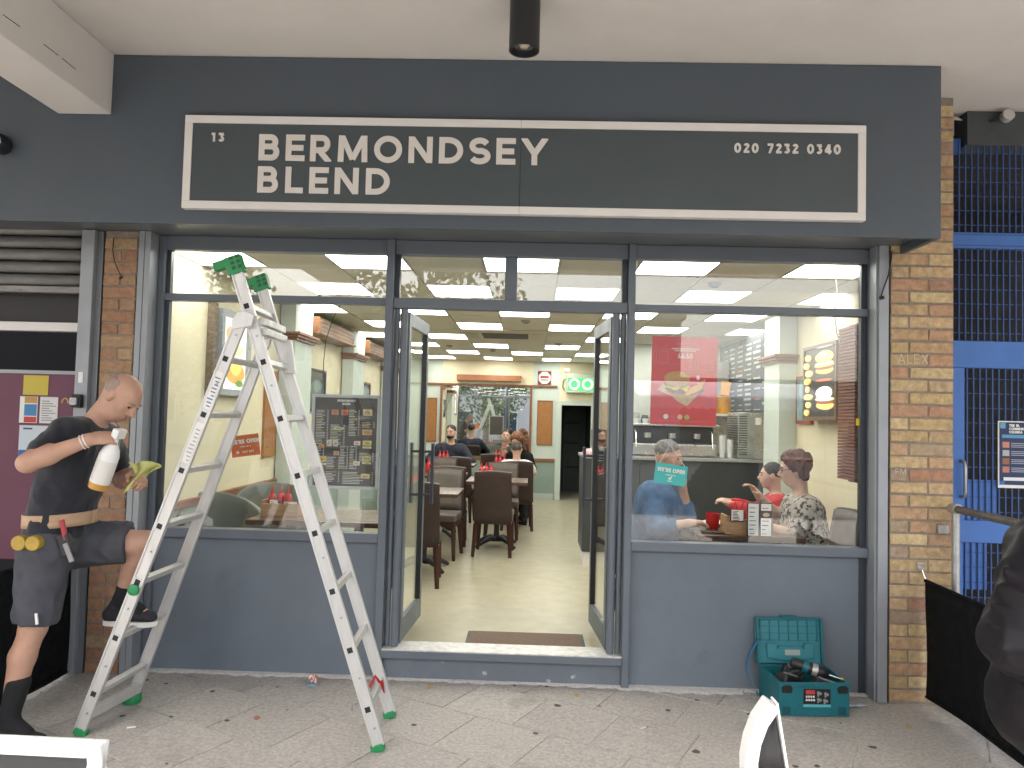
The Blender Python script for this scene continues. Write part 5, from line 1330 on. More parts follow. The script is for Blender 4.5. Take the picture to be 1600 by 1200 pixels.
mb = MB(); text_mb(mb, '£6.50', 0.029, lambda a, b, d: f(a + 0.004, b + 0.138, d), 0.2, 0.1, 0.0008, center=True); part('lettering', mb, PAPER, bp_)
m = MB()
for a0, a1, b0, b1 in ((-0.19, -0.17, 0.11, 0.18), (-0.155, -0.10, 0.11, 0.18), (0.03, 0.045, 0.08, 0.13), (0.065, 0.085, 0.08, 0.13), (0.16, 0.175, 0.085, 0.13), (0.10, 0.155, 0.112, 0.124)):
    for q in ((a0, a1, b0, b0 + 0.0025), (a0, a1, b1 - 0.0025, b1), (a0, a0 + 0.0025, b0 + 0.0026, b1 - 0.0026), (a1 - 0.0025, a1, b0 + 0.0026, b1 - 0.0026)): frect(m, f, *q, 0, 0.0006)
for a, b, l in ((-0.19, 0.10, 0.16), (0.0, 0.07, 0.18), (-0.19, 0.19, 0.10), (0.02, 0.055, 0.12)): frect(m, f, a, a + l, b, b + 0.002, 0.0007, 0.0011)
part('print', m, PINK, bp_)  # window outlines paint the opposite building's reflection onto the poster
wrap = MB(); wrap.prism([(-0.165, -0.06), (-0.125, -0.015), (-0.10, -0.06), (0.05, -0.09), (0.13, -0.05), (0.125, -0.035), (0.11, -0.06), (0.02, -0.155), (-0.04, -0.125), (-0.07, -0.095)], f, 0.0, 0.0006); part('paper_wrap', wrap, mat('kraft_wrap', (0.62, 0.46, 0.27), 0.6, var=0.2, vscale=30), bp_)
m = MB()
for k in range(16):
    a = 0.005 + 0.007 * k; l = 0.05 + 0.018 * math.sin(k * 2.2); tl = 0.35 - 0.03 * k
    p0 = (a - 0.01, -0.10 + 0.003 * k); p1 = (p0[0] + l * math.sin(tl + 0.5), p0[1] + l * math.cos(tl))
    w = 0.004
    m.prism([(p0[0] - w, p0[1]), (p0[0] + w, p0[1]), (p1[0] + w, p1[1]), (p1[0] - w, p1[1])], f, 0.0, 0.0008 + 0.00012 * k)
part('chips', m, mat('chip_gold', (0.75, 0.45, 0.12), 0.6, var=0.3, vscale=80), bp_)
for nm, col, pts in (('bun_base', (0.48, 0.24, 0.08), [(-0.115, -0.068), (-0.06, -0.09), (0.0, -0.088), (0.03, -0.06), (-0.04, -0.045)]),
                     ('filling', (0.16, 0.065, 0.03), [(-0.12, -0.05), (-0.07, -0.078), (0.005, -0.078), (0.035, -0.045), (-0.04, -0.03)]),
                     ('cheese', (0.80, 0.55, 0.12), [(-0.118, -0.036), (-0.05, -0.062), (-0.02, -0.045), (0.015, -0.07), (0.038, -0.03), (-0.04, -0.02)]),
                     ('salad', (0.25, 0.36, 0.06), [(-0.12, -0.024), (-0.08, -0.044), (-0.04, -0.034), (-0.01, -0.048), (0.04, -0.018), (-0.04, -0.005)])):
    m = MB(); m.prism(pts, f, 0.0, {'bun_base': 0.0012, 'filling': 0.0017, 'cheese': 0.0022, 'salad': 0.0027}[nm]); part(nm, m, mat(nm + '_print', col, 0.6, var=0.3, vscale=90), bp_)
m = MB(); fell(m, f, -0.043, 0.012, 0.079, 0.047, 0.0, 0.0032, 28); part('bun_top', m, mat('bun_print', (0.55, 0.29, 0.11), 0.6, var=0.35, vscale=160), bp_)
for k, c in enumerate(((0.72, 0.7, 0.7), (0.6, 0.08, 0.08), (0.7, 0.5, 0.3), (0.35, 0.5, 0.15))):
    m = MB(); fell(m, f, -0.105 + 0.043 * k, -0.222, 0.0155, 0.0155, 0.0, 0.0008, 18); part('badge', m, mat('badge_%d' % k, c, 0.5), bp_)
m = MB(); fell(m, f, 0.085, 0.022, 0.010, 0.015, 0, 0.0008, 16); part('badge', m, PAPER, bp_)
m = MB(); frect(m, f, -0.165, 0.15, -0.2475, -0.2455, 0, 0.0006); part('print', m, PINK, bp_)

# ------------------------------------------------------------------ smooth bodies from blended round limbs
def V(*p): return np.array(p, float)
def lerp(a, b, t): return a + (b - a) * t
def unit(a): return a / (np.linalg.norm(a) + 1e-9)

def sdf_mesh(prims, vox, cuts=()):
    """prims: ('c', p0, p1, r0, r1, k) tapered capsule | ('e', centre, radii, 3x3 axes, k) ellipsoid; blended, cut by half-spaces
    (n, d keeps n.p < d), meshed by surface nets -> verts, quads"""
    lo = np.full(3, 1e9); hi = np.full(3, -1e9); bnds = []
    for p in prims:
        if p[0] == 'c':
            r = max(p[3], p[4]); a = np.minimum(p[1], p[2]) - r; b = np.maximum(p[1], p[2]) + r
        else:
            r = max(p[2]); a = p[1] - r; b = p[1] + r
        bnds.append((a, b)); lo = np.minimum(lo, a); hi = np.maximum(hi, b)
    lo -= 3 * vox; hi += 3 * vox
    n = np.ceil((hi - lo) / vox).astype(int) + 1
    D = np.full(n, 0.5, np.float32)
    ax = [lo[i] + vox * np.arange(n[i]) for i in range(3)]
    for p, (a, b) in zip(prims, bnds):
        k = p[-1]; pad = k + 3 * vox
        i0 = np.maximum(((a - pad - lo) / vox).astype(int), 0); i1 = np.minimum(((b + pad - lo) / vox).astype(int) + 2, n)
        X, Y, Z = np.meshgrid(*[ax[q][i0[q]:i1[q]] for q in range(3)], indexing='ij')
        if p[0] == 'c':
            ba = p[2] - p[1]; L2 = ba @ ba + 1e-12
            t = np.clip(((X - p[1][0]) * ba[0] + (Y - p[1][1]) * ba[1] + (Z - p[1][2]) * ba[2]) / L2, 0, 1)
            d = np.sqrt((X - p[1][0] - t * ba[0]) ** 2 + (Y - p[1][1] - t * ba[1]) ** 2 + (Z - p[1][2] - t * ba[2]) ** 2) - (p[3] + (p[4] - p[3]) * t)
        else:
            A = p[3]; q = np.stack([X - p[1][0], Y - p[1][1], Z - p[1][2]], -1)
            u = np.stack([q @ A[i] / p[2][i] for i in range(3)], -1); w = np.stack([q @ A[i] / p[2][i] ** 2 for i in range(3)], -1)
            k0 = np.linalg.norm(u, axis=-1); k1 = np.linalg.norm(w, axis=-1) + 1e-9
            d = k0 * (k0 - 1) / k1
        S = tuple(slice(i0[q], i1[q]) for q in range(3))
        o = D[S]
        if k > 0:
            h = np.clip(0.5 + 0.5 * (d - o) / k, 0, 1)
            D[S] = d * (1 - h) + o * h - k * h * (1 - h)
        else:
            D[S] = np.minimum(o, d)
    if cuts:
        X, Y, Z = np.meshgrid(*ax, indexing='ij')
        for nn, dd in cuts:
            D = np.maximum(D, (X * nn[0] + Y * nn[1] + Z * nn[2] - dd).astype(np.float32))
    In = D < 0
    c = In[:-1, :-1, :-1].astype(np.int8)
    s = np.zeros(tuple(n - 1), np.int8)
    offs = [(i, j, k) for i in (0, 1) for j in (0, 1) for k in (0, 1)]
    for o in offs:
        s += In[o[0]:n[0] - 1 + o[0], o[1]:n[1] - 1 + o[1], o[2]:n[2] - 1 + o[2]]
    act = np.argwhere((s > 0) & (s < 8))
    vid = np.full(tuple(n - 1), -1, np.int64); vid[tuple(act.T)] = np.arange(len(act))
    val = np.stack([D[act[:, 0] + o[0], act[:, 1] + o[1], act[:, 2] + o[2]] for o in offs], 1)
    pos = np.zeros((len(act), 3)); cnt = np.zeros(len(act))
    for a in range(8):
        for b in range(a + 1, 8):
            if sum(abs(offs[a][q] - offs[b][q]) for q in range(3)) != 1: continue
            va, vb_ = val[:, a], val[:, b]; x = (va < 0) != (vb_ < 0)
            t = np.where(x, va / np.where(np.abs(va - vb_) < 1e-12, 1, va - vb_), 0)
            pa, pb = np.array(offs[a], float), np.array(offs[b], float)
            pos += np.where(x[:, None], pa + (pb - pa) * t[:, None], 0); cnt += x
    verts = lo + (act + pos / cnt[:, None]) * vox
    quads = []
    for axx in range(3):
        u, v = [(1, 2), (2, 0), (0, 1)][axx]
        sl0 = [slice(None)] * 3; sl1 = [slice(None)] * 3
        sl0[axx] = slice(0, -1); sl1[axx] = slice(1, None)
        e0, e1 = In[tuple(sl0)], In[tuple(sl1)]
        for flip, msk in ((False, e0 & ~e1), (True, ~e0 & e1)):
            g = np.argwhere(msk)
            g = g[(g[:, u] > 0) & (g[:, v] > 0) & (g[:, u] < n[u] - 1) & (g[:, v] < n[v] - 1)]
            if not len(g): continue
            eu = np.zeros(3, int); eu[u] = 1; ev = np.zeros(3, int); ev[v] = 1
            q = np.stack([vid[tuple((g - eu - ev).T)], vid[tuple((g - ev).T)], vid[tuple(g.T)], vid[tuple((g - eu).T)]], 1)
            quads.append(q[:, ::-1] if flip else q)
    quads = np.concatenate(quads)
    return verts, quads

def sdf_obj(name, prims, vox, material, parent, cuts=(), smooth_it=1, wrinkle=0.0, wfreq=11.0):
    verts, quads = sdf_mesh(prims, vox, cuts)
    inv = WM[parent].inverted() if parent is not None else Matrix()
    M = np.array(inv); verts = verts @ M[:3, :3].T + M[:3, 3]
    for _ in range(smooth_it):       # light relaxing
        acc = np.zeros_like(verts); cn = np.zeros(len(verts))
        for a, b in ((0, 1), (1, 2), (2, 3), (3, 0)):
            np.add.at(acc, quads[:, a], verts[quads[:, b]]); np.add.at(cn, quads[:, a], 1)
            np.add.at(acc, quads[:, b], verts[quads[:, a]]); np.add.at(cn, quads[:, b], 1)
        verts = verts * 0.5 + 0.5 * acc / np.maximum(cn, 1)[:, None]
    me = bpy.data.meshes.new(name)
    me.from_pydata(verts.tolist(), [], quads.tolist())
    me.shade_smooth()
    if wrinkle:      # cloth folds: ridged noise pushed along the normals
        from mathutils import noise
        nv = len(me.vertices); nr = np.empty(nv * 3, np.float32); me.vertices.foreach_get('normal', nr); nr = nr.reshape(-1, 3)
        d = np.array([(0.5 - abs(noise.noise(Vector((p[0] * wfreq * 1.3 + 3.1, p[1] * wfreq * 1.3, p[2] * wfreq * 0.75 + p[0] * wfreq * 0.5))))) - 0.3 + 0.5 * noise.noise(Vector(p) * wfreq * 0.45) for p in verts])
        verts = verts + nr * (d * wrinkle)[:, None]
        me.vertices.foreach_set('co', verts.astype(np.float32).ravel()); me.update()
    return link(name, me, material, parent)

def hand(prims, wr, d, nrm, curl=0.5, spread=1.0, thumb=0.6, side=1, k=0.006):
    """palm and five fingers; d points to the fingers, nrm out of the palm (fingers curl that way); side puts the thumb"""
    d = unit(d); nrm = unit(nrm - (nrm @ d) * d); s = np.cross(d, nrm) * side
    A = np.stack([d, s, nrm])
    prims.append(('c', wr - d * 0.01, wr + d * 0.03, 0.027, 0.026, 0.015))
    prims.append(('e', wr + d * 0.055, (0.048, 0.041, 0.019), A, 0.012))
    for i, L in enumerate((0.072, 0.082, 0.076, 0.060)):
        b = wr + d * (0.088 - 0.004 * abs(i - 1.3)) + s * (0.030 - 0.020 * i) * spread
        ang = 0.0; p = b
        for seg, fr in enumerate((0.45, 0.31, 0.24)):
            ang += curl * (0.75, 0.95, 0.7)[seg] * (1 + 0.08 * i)
            q = p + (d * math.cos(ang) + nrm * math.sin(ang)) * L * fr
            prims.append(('c', p, q, 0.0092 - 0.0007 * seg, 0.0088 - 0.0008 * seg, 0.004)); p = q
    tb = wr + d * 0.022 + s * 0.030
    t1 = tb + unit(d * 0.75 + s * (1.0 - thumb * 0.5) + nrm * thumb) * 0.042
    t2 = t1 + unit(d * 0.95 + s * (0.35 - thumb * 0.6) + nrm * thumb * 0.9) * 0.034
    prims.append(('c', tb, t1, 0.0135, 0.011, 0.01)); prims.append(('c', t1, t2, 0.0105, 0.009, 0.004))

def head_prims(c, fw, up, s=1.0):
    """head centred at c, face towards fw; returns skin prims and the axes"""
    fw = unit(fw); up = unit(up - (up @ fw) * fw); rt = np.cross(fw, up)
    A = np.stack([rt, fw, up]); at = lambda r, f, u: c + (rt * r + fw * f + up * u) * s
    P = [('e', at(0, -0.012, 0.028), (0.074 * s, 0.094 * s, 0.088 * s), A, 0.02), ('e', at(0, 0.022, -0.03), (0.060 * s, 0.068 * s, 0.078 * s), A, 0.03),
         ('c', at(-0.022, 0.045, -0.085), at(0.022, 0.045, -0.085), 0.026 * s, 0.026 * s, 0.03),
         ('c', at(0, 0.086, 0.012), at(0, 0.108, -0.024), 0.009 * s, 0.014 * s, 0.012), ('c', at(-0.012, 0.096, -0.028), at(0.012, 0.096, -0.028), 0.010 * s, 0.010 * s, 0.008),
         ('c', at(-0.034, 0.078, 0.022), at(0.034, 0.078, 0.022), 0.012 * s, 0.012 * s, 0.016),
         ('c', at(-0.018, 0.083, -0.058), at(0.018, 0.083, -0.058), 0.0075 * s, 0.0075 * s, 0.01),
         ('c', at(-0.04, 0.055, -0.02), at(-0.03, 0.06, -0.045), 0.022 * s, 0.02 * s, 0.02), ('c', at(0.04, 0.055, -0.02), at(0.03, 0.06, -0.045), 0.022 * s, 0.02 * s, 0.02)]
    for sd in (-1, 1):
        P.append(('e', at(sd * 0.077, -0.008, -0.004), (0.009 * s, 0.020 * s, 0.032 * s), A, 0.006))
    return P, A, at

SKIN = mat('skin', (0.55, 0.335, 0.25), 0.5, var=0.10, vscale=18, bump=0.12, bscale=220)
SKINT = mat('tanned_skin', (0.50, 0.29, 0.205), 0.5, var=0.10, vscale=18, bump=0.12, bscale=220)
EYE = mat('eye_dark', (0.03, 0.02, 0.016), 0.25)
LIP = mat('lip', (0.42, 0.17, 0.14), 0.5)
def face(t, at, s, brow):
    for sd in (-1, 1):
        e = MB().lathe([(0, -0.004), (0.009 * s, -0.0025), (0.011 * s, 0), (0.009 * s, 0.0025), (0, 0.004)], n=12)
        # eye as a small flattened ball set into the face
        p = at(sd * 0.031, 0.081, 0.006)
        m = MB().lathe([(0.0005, -0.009 * s), (0.006 * s, -0.007 * s), (0.009 * s, 0), (0.006 * s, 0.007 * s), (0.0005, 0.009 * s)], tuple(p), 10)
        part('eye', m, EYE, t, smooth=180)
        m = MB().tube([tuple(at(sd * 0.014, 0.0905, 0.026)), tuple(at(sd * 0.031, 0.0895, 0.031)), tuple(at(sd * 0.048, 0.077, 0.024))], 0.0045 * s, 6); part('eyebrow', m, brow, t, smooth=180)
    m = MB().tube([tuple(at(-0.022, 0.083, -0.0575)), tuple(at(0, 0.0915, -0.0575)), tuple(at(0.022, 0.083, -0.0575))], 0.004 * s, 6); part('mouth', m, LIP, t, smooth=180)

def person(name_label, J, fwd, top, legs, hairm, hair='short', sleeve=0.5, vox=0.011, skin=SKIN, head_fw=None, head_up=None, hs=1.0, curl=0.6, palms=None, shorts=False, base=None, fat=1.0, shoes=None, beard=False):
    """standing or seated figure from joint positions; body is one skin surface, clothes and hair are children"""
    J = {k: V(*v) for k, v in J.items()}
    t = thing('person', name_label, 'person', base or tuple(J['pel'] * V(1, 1, 0) + V(0, 0, FZ)))
    fwd = unit(V(*fwd)); hf = unit(V(*(head_fw or fwd))); hu = V(*(head_up or (0, 0, 1)))
    hp, A, at = head_prims(J['head'], hf, hu, hs)
    shm = (J['shL'] + J['shR']) / 2
    chest = lerp(shm, J['pel'], 0.32)
    P = list(hp)
    P.append(('c', lerp(shm, J['head'], 0.02), at(0, -0.03, -0.04), 0.056 * hs, 0.052 * hs, 0.035))
    arms, legp, tor = [], [], []
    for s_ in 'LR':
        sh, el, wr = J['sh' + s_], J['el' + s_], J['wr' + s_]
        inner = lerp(sh, shm, 0.35)
        tor.append(('c', lerp(inner, J['pel'], 0.12), lerp(J['hip' + s_], J['pel'], 0.25) + V(0, 0, 0.10), 0.098 * fat, 0.088 * fat, 0.06))
        tor.append(('c', lerp(sh, shm, 0.12), lerp(shm, sh, 0.2), 0.060, 0.064, 0.05))
        arms.append(('c', lerp(sh, shm, 0.03), lerp(sh, el, 0.45), 0.060, 0.052, 0.04)); arms.append(('c', lerp(sh, el, 0.4), el, 0.052, 0.041, 0.02))
        P.append(('c', el, lerp(el, wr, 0.35), 0.042, 0.043, 0.015)); P.append(('c', lerp(el, wr, 0.3), wr, 0.043, 0.027, 0.015))
    tor.append(('c', chest, J['pel'] + V(0, 0, 0.05), 0.105 * fat, 0.115 * fat, 0.06)); tor.append(('c', J['hipL'], J['hipR'], 0.098 * fat, 0.098 * fat, 0.05))
    for s_ in 'LR':
        if 'kn' + s_ in J:
            hip, kn, an = J['hip' + s_], J['kn' + s_], J['an' + s_]
            legp.append(('c', hip, kn, 0.092 * fat, 0.060, 0.03))
            ax_ = unit(an - kn); back = -unit(fwd - (fwd @ ax_) * ax_)
            calf = lerp(kn, an, 0.32) + back * 0.014
            legp.append(('c', kn, calf, 0.055, 0.057, 0.02)); legp.append(('c', calf, an, 0.057, 0.036, 0.02))
    P += tor + arms + legp
    for s_ in 'LR':
        wr, el = J['wr' + s_], J['el' + s_]
        hd = J.get('hd' + s_, wr + unit(wr - el) * 0.1) - wr
        pn = V(*palms[s_]) if palms and s_ in palms else V(0, 0, -1) + 0.01 * fwd
        hand(P, wr, hd, pn, curl, 1.0, 0.6, 1 if s_ == 'R' else -1)
        if 'toe' + s_ in J:
            P.append(('c', J['an' + s_], J['toe' + s_], 0.036, 0.026, 0.02))
    body = sdf_obj('body', P, vox, skin, t)
    face(t, at, hs, hairm)
    inf = lambda q, g: (q[0], q[1], q[2], q[3] + g, q[4] + g, q[5]) if q[0] == 'c' else q
    # top: torso plus sleeves down to the given fraction of the arm
    tp = [inf(q, 0.017) for q in tor]
    for s_ in 'LR':
        sh, el, wr = J['sh' + s_], J['el' + s_], J['wr' + s_]
        if sleeve <= 1:
            tp.append(('c', lerp(sh, shm, 0.03), lerp(sh, el, sleeve * 0.62), 0.072, 0.066, 0.03)); tp.append(('c', lerp(sh, el, sleeve * 0.6), lerp(sh, el, sleeve), 0.066, 0.064, 0.01))
        else:
            tp.append(('c', lerp(sh, shm, 0.03), el, 0.080, 0.066, 0.03)); tp.append(('c', el, lerp(el, wr, sleeve - 1), 0.066, 0.056, 0.02))
    neck_n = unit(lerp(shm, J['head'], 0.6) - shm)
    sdf_obj('top', tp, max(vox, 0.009), top, t, wrinkle=0.013, cuts=[(neck_n, neck_n @ (shm + neck_n * 0.088)), (V(0, 0, -1), -(J['pel'][2] - 0.03) if not isinstance(legs, tuple) else 9)])
    if legs is not None and 'knL' in J:
        lp_ = [inf(q, 0.016) for q in tor[-2:]]
        for s_ in 'LR':
            hip, kn, an = J['hip' + s_], J['kn' + s_], J['an' + s_]
            if shorts:
                lp_.append(('c', hip, kn, 0.122 * fat, 0.098, 0.03))
            else:
                lp_.append(('c', hip, kn, 0.108 * fat, 0.078, 0.03)); lp_.append(('c', kn, lerp(kn, an, 0.93), 0.076, 0.058, 0.02))
        cc = [(V(0, 0, 1), J['pel'][2] + 0.075)]
        if shorts:
            for s_, fr in (('L', 0.80), ('R', 0.93)):
                dn = unit(J['kn' + s_] - J['hip' + s_]); cc.append((dn, dn @ lerp(J['hip' + s_], J['kn' + s_], fr)))
        sdf_obj('shorts' if shorts else 'trousers', lp_, max(vox, 0.009), legs, t, cuts=cc, wrinkle=0.018)
    rt, fw_, up_ = A
    if hair == 'short':
        H = [('e', at(0, -0.018, 0.036), (0.079 * hs, 0.098 * hs, 0.088 * hs), A, 0.02)]
        n1 = unit(fw_ * 0.9 - up_ * 0.55); n2 = unit(fw_ * 0.5 - up_ * 1.0)
        sdf_obj('hair', H, min(vox, 0.009), hairm, t, cuts=[(n1, n1 @ at(0, 0.055, 0.062)), (-up_, -up_ @ at(0, 0, -0.035))], smooth_it=1, wrinkle=0.014, wfreq=30)
    elif hair == 'balding':
        H = [('e', at(0, -0.016, 0.030), (0.0752 * hs, 0.0952 * hs, 0.0885 * hs), A, 0.02)]
        n1 = unit(fw_ * 1.0 + up_ * 0.35)
        sdf_obj('hair', H, min(vox, 0.008), hairm, t, cuts=[(n1, n1 @ at(0, 0.008, 0.0)), (-up_, -up_ @ at(0, 0, -0.045)), (up_, up_ @ at(0, 0, 0.075))], smooth_it=1)
    elif hair in ('long', 'bob'):
        L = {'long': 0.30, 'bob': 0.10}[hair]
        H = [('e', at(0, -0.024, 0.040), (0.096 * hs, 0.114 * hs, 0.104 * hs), A, 0.03)]
        for sd in (-1, -0.4, 0.4, 1):
            a = at(sd * 0.075, -0.035, 0.03); b = at(sd * 0.078, -0.055, -L * 0.55) ; H.append(('c', a, b, 0.042 * hs, 0.032 * hs, 0.03))
            if hair == 'long': H.append(('c', b, at(sd * 0.085, -0.05, -L), 0.034 * hs, 0.022 * hs, 0.03))
        n1 = unit(fw_ * 1.0 - up_ * 0.42)
        sdf_obj('hair', H, 0.009, hairm, t, cuts=[(n1, n1 @ at(0, 0.062, 0.056))], wrinkle=0.03, wfreq=22)
    if beard:
        sdf_obj('beard', [('e', at(0, 0.028, -0.055), (0.064 * hs, 0.069 * hs, 0.062 * hs), A, 0.02)], 0.008, hairm, t, cuts=[(up_, up_ @ at(0, 0, -0.046)), (-fw_, -fw_ @ at(0, 0.015, 0))])
    if shoes:
        for s_ in 'LR':
            if 'toe' + s_ in J:
                an, toe = J['an' + s_], J['toe' + s_]
                d_ = toe - an; d_[2] = 0; d_ = unit(d_); zb = toe[2] - 0.03
                heel = an - d_ * 0.05; heel = V(heel[0], heel[1], zb + 0.045); tip = an + d_ * 0.155
                S = [('c', heel, V(*(an + d_ * 0.05)[:2], zb + 0.055), 0.040, 0.043, 0.02), ('c', V(*(an + d_ * 0.05)[:2], zb + 0.05), V(tip[0], tip[1], zb + 0.036), 0.043, 0.033, 0.02), ('c', heel, an + V(0, 0, 0.01), 0.036, 0.041, 0.02)]
                so = sdf_obj('shoe', S, 0.008, shoes[0], t, cuts=[(V(0, 0, -1), -(zb + 0.012)), (V(0, 0, 1), an[2] + 0.025)])
                q = np.cross(d_, V(0, 0, 1)); poly = []
                for a_, w_ in ((-0.085, 0.012), (-0.075, 0.032), (-0.03, 0.040), (0.05, 0.044), (0.12, 0.045), (0.17, 0.034), (0.19, 0.012)): poly.append((a_, w_))
                poly = poly + [(a_, -w_) for a_, w_ in reversed(poly)]
                m = MB(); m.prism(poly, lambda a, b, dd: tuple(V(an[0], an[1], 0) + d_ * a + q * b + V(0, 0, dd)), zb - 0.008, zb + 0.018); part('shoe_sole', m, shoes[1], t, bevel=0.004)
    return t, at, J

# ------------------------------------------------------------------ the man climbing the ladder
NAVYT = mat('navy_black_tshirt', (0.012, 0.014, 0.022), 0.85, var=0.2, vscale=9, bump=0.35, bscale=26, sheen=0.2)
SHORT = mat('charcoal_shorts', (0.058, 0.061, 0.074), 0.85, var=0.15, vscale=10, bump=0.35, bscale=24)
GREYH = mat('grey_stubble_hair', (0.34, 0.25, 0.205), 0.85, var=0.2, vscale=60, bump=0.4, bscale=240)
SHOEM = mat('black_knit_shoe', (0.014, 0.014, 0.018), 0.75, var=0.2, vscale=40, bump=0.3)
SOLE = mat('white_shoe_sole', (0.72, 0.70, 0.67), 0.6)
manJ = dict(head=(-2.035, -0.80, 1.643), shR=(-2.195, -0.995, 1.462), shL=(-2.185, -0.665, 1.462), elR=(-2.245, -1.17, 1.335), wrR=(-2.015, -1.085, 1.445), hdR=(-1.925, -1.02, 1.46),
            elL=(-2.13, -0.585, 1.215), wrL=(-2.005, -0.715, 1.262), hdL=(-1.925, -0.765, 1.236), pel=(-2.285, -0.86, 0.955), hipR=(-2.275, -0.955, 0.915), hipL=(-2.285, -0.765, 0.915),
            knL=(-1.935, -0.70, 0.915), anL=(-2.075, -0.635, 0.605), toeL=(-1.915, -0.635, 0.520), knR=(-2.305, -0.975, 0.555), anR=(-2.395, -0.985, 0.125), toeR=(-2.26, -0.985, 0.035))
man, at, MJ = person('man in dark T-shirt and shorts climbing the ladder with a spray bottle', manJ, (1, 0, 0), NAVYT, SHORT, GREYH, hair='balding', sleeve=0.62, vox=0.0065, skin=SKINT,
                     head_fw=(0.72, -0.12, -0.62), head_up=(0.62, 0, 0.75), curl=0.95, palms={'R': (0.2, 0.75, -0.5), 'L': (0.3, -0.5, -0.7)}, shorts=True, base=(-2.35, -0.9, 0.0), shoes=(SHOEM, SOLE))
# belt of bare midriff and tool belt, socks, bracelet
def ring(name, c, rx, ry, h, m, parent, tilt=0.0, n=26):
    def fnr(u, v):
        a = 2 * math.pi * u
        return (c[0] + rx * math.cos(a), c[1] + ry * math.sin(a), c[2] + (v - 0.5) * h + tilt * math.cos(a))
    return part(name, MB().grid(fnr, n, 3), m, parent, smooth=180, solid=0.005)
ring('belt', (-2.272, -0.86, 1.052), 0.152, 0.178, 0.062, mat('tan_work_belt', (0.46, 0.30, 0.19), 0.7, var=0.15), man, 0.008)
for s_ in 'LR':
    an, kn = MJ['an' + s_], MJ['kn' + s_]
    sk = [('c', lerp(an, kn, 0.42 if s_ == 'R' else 0.22), an, 0.0535 if s_ == 'R' else 0.049, 0.042, 0.01), ('c', an, an + unit(MJ['toe' + s_] - an) * 0.11, 0.043, 0.037, 0.02)]
    sdf_obj('sock', sk, 0.009, mat('black_sock', (0.010, 0.010, 0.012), 0.9, bump=0.3, bscale=200), man)
w = MJ['wrR']; e = MJ['elR']; dv = unit(e - w)
for k in (0.02, 0.034):
    c = w + dv * k; a1 = unit(np.cross(dv, V(0, 0, 1))); a2 = np.cross(dv, a1)
    part('bracelet', MB().tube([tuple(c + (a1 * math.cos(t) + a2 * math.sin(t)) * 0.0325) for t in np.linspace(0, 2 * math.pi, 20)], 0.003, 6), OFFW, man, smooth=180)
part('reflective_tab', MB().obox((-2.235, -1.062, 0.62), (0.012, 0.006, 0.05), Matrix.Rotation(R(-8), 3, 'Y')), OFFW, man)
tm = thing('tape_measure', 'yellow tape measure clipped to the climbing man\'s belt', 'tape measure', (-2.29, -1.07, 0.94))
for dx in (-0.035, 0.03):
    part('case', MB().cyl((-2.285 + dx, -1.052, 0.965), (-2.285 + dx, -1.094, 0.965), 0.034, n=20), mat('yellow_case', (0.40, 0.27, 0.04), 0.5, var=0.2, vscale=30), tm, smooth=40, bevel=0.004)
th = thing('tool_holster', 'small tool holster with red and grey tools at the man\'s hip', 'tool holster', (-2.12, -1.04, 0.9))
part('pouch', MB().obox((-2.125, -1.046, 0.955), (0.055, 0.03, 0.10), Matrix.Rotation(R(-20), 3, 'Y')), BLACKP, th, bevel=0.006)
part('tool', MB().cyl((-2.15, -1.05, 1.07), (-2.125, -1.05, 0.98), 0.012, n=10), mat('tool_red', (0.35, 0.03, 0.04), 0.4), th, smooth=40)
part('tool', MB().obox((-2.10, -1.066, 0.925), (0.022, 0.01, 0.09), Matrix.Rotation(R(-24), 3, 'Y')), mat('tool_grey', (0.25, 0.25, 0.26), 0.4, metal=0.6), th, bevel=0.002)
# spray bottle in his right hand
sbt = thing('spray_bottle', 'white spray bottle with amber liquid in the climbing man\'s hand', 'spray bottle', (-2.02, -1.0, 1.2))
axb = Vector((0.30, 0.0, 0.955)).normalized()
qb = axb.to_track_quat('Z', 'Y').to_matrix().to_4x4()
Mb = Matrix.Translation((-2.005, -1.025, 1.215)) @ qb
part('liquid', MB(Mb).lathe([(0, 0.0), (0.040, 0.0), (0.044, 0.008), (0.044, 0.085), (0, 0.085)], n=22), mat('amber_liquid', (0.50, 0.26, 0.05), 0.3), sbt, smooth=40)
part('bottle', MB(Mb).lathe([(0.0442, 0.0852), (0.0445, 0.165), (0.036, 0.195), (0.017, 0.225), (0.016, 0.245), (0, 0.245)], n=22), WHITEP, sbt, smooth=40)
part('label', MB(Mb).lathe([(0.0446, 0.03), (0.0452, 0.03), (0.0452, 0.14), (0.0446, 0.14)], n=22), mat('bottle_label', (0.68, 0.66, 0.62), 0.4), sbt, smooth=40)
part('trigger_head', MB(Mb).box(-0.022, 0.055, -0.016, 0.016, 0.2455, 0.292).box(0.0552, 0.072, -0.009, 0.009, 0.268, 0.284), WHITEP, sbt, bevel=0.005)
part('trigger', MB(Mb).bar((0.035, 0, 0.245), (0.052, 0, 0.19), 0.014, 0.009, up=(1, 0, 0)), mat('grey_trigger', (0.3, 0.3, 0.3), 0.5), sbt, bevel=0.002)
# yellow cloth in his left hand
clo = thing('cleaning_cloth', 'pale yellow cleaning cloth in the climbing man\'s other hand', 'cloth', (-1.93, -0.78, 1.2))
def cf(u, v):
    x = -1.985 + 0.13 * u + 0.02 * math.sin(v * 5); z = 1.325 - 0.155 * v * (1 - 0.75 * u) - 0.01 * math.sin(u * 7)
    return (x, -0.80 + 0.028 * math.sin(u * 8 + v * 3) + 0.05 * v * u, z)
part('cloth', MB().grid(cf, 14, 12), mat('yellow_cloth', (0.60, 0.60, 0.22), 0.9, var=0.1, vscale=20, bump=0.3, bscale=150), clo, smooth=180, solid=0.006)

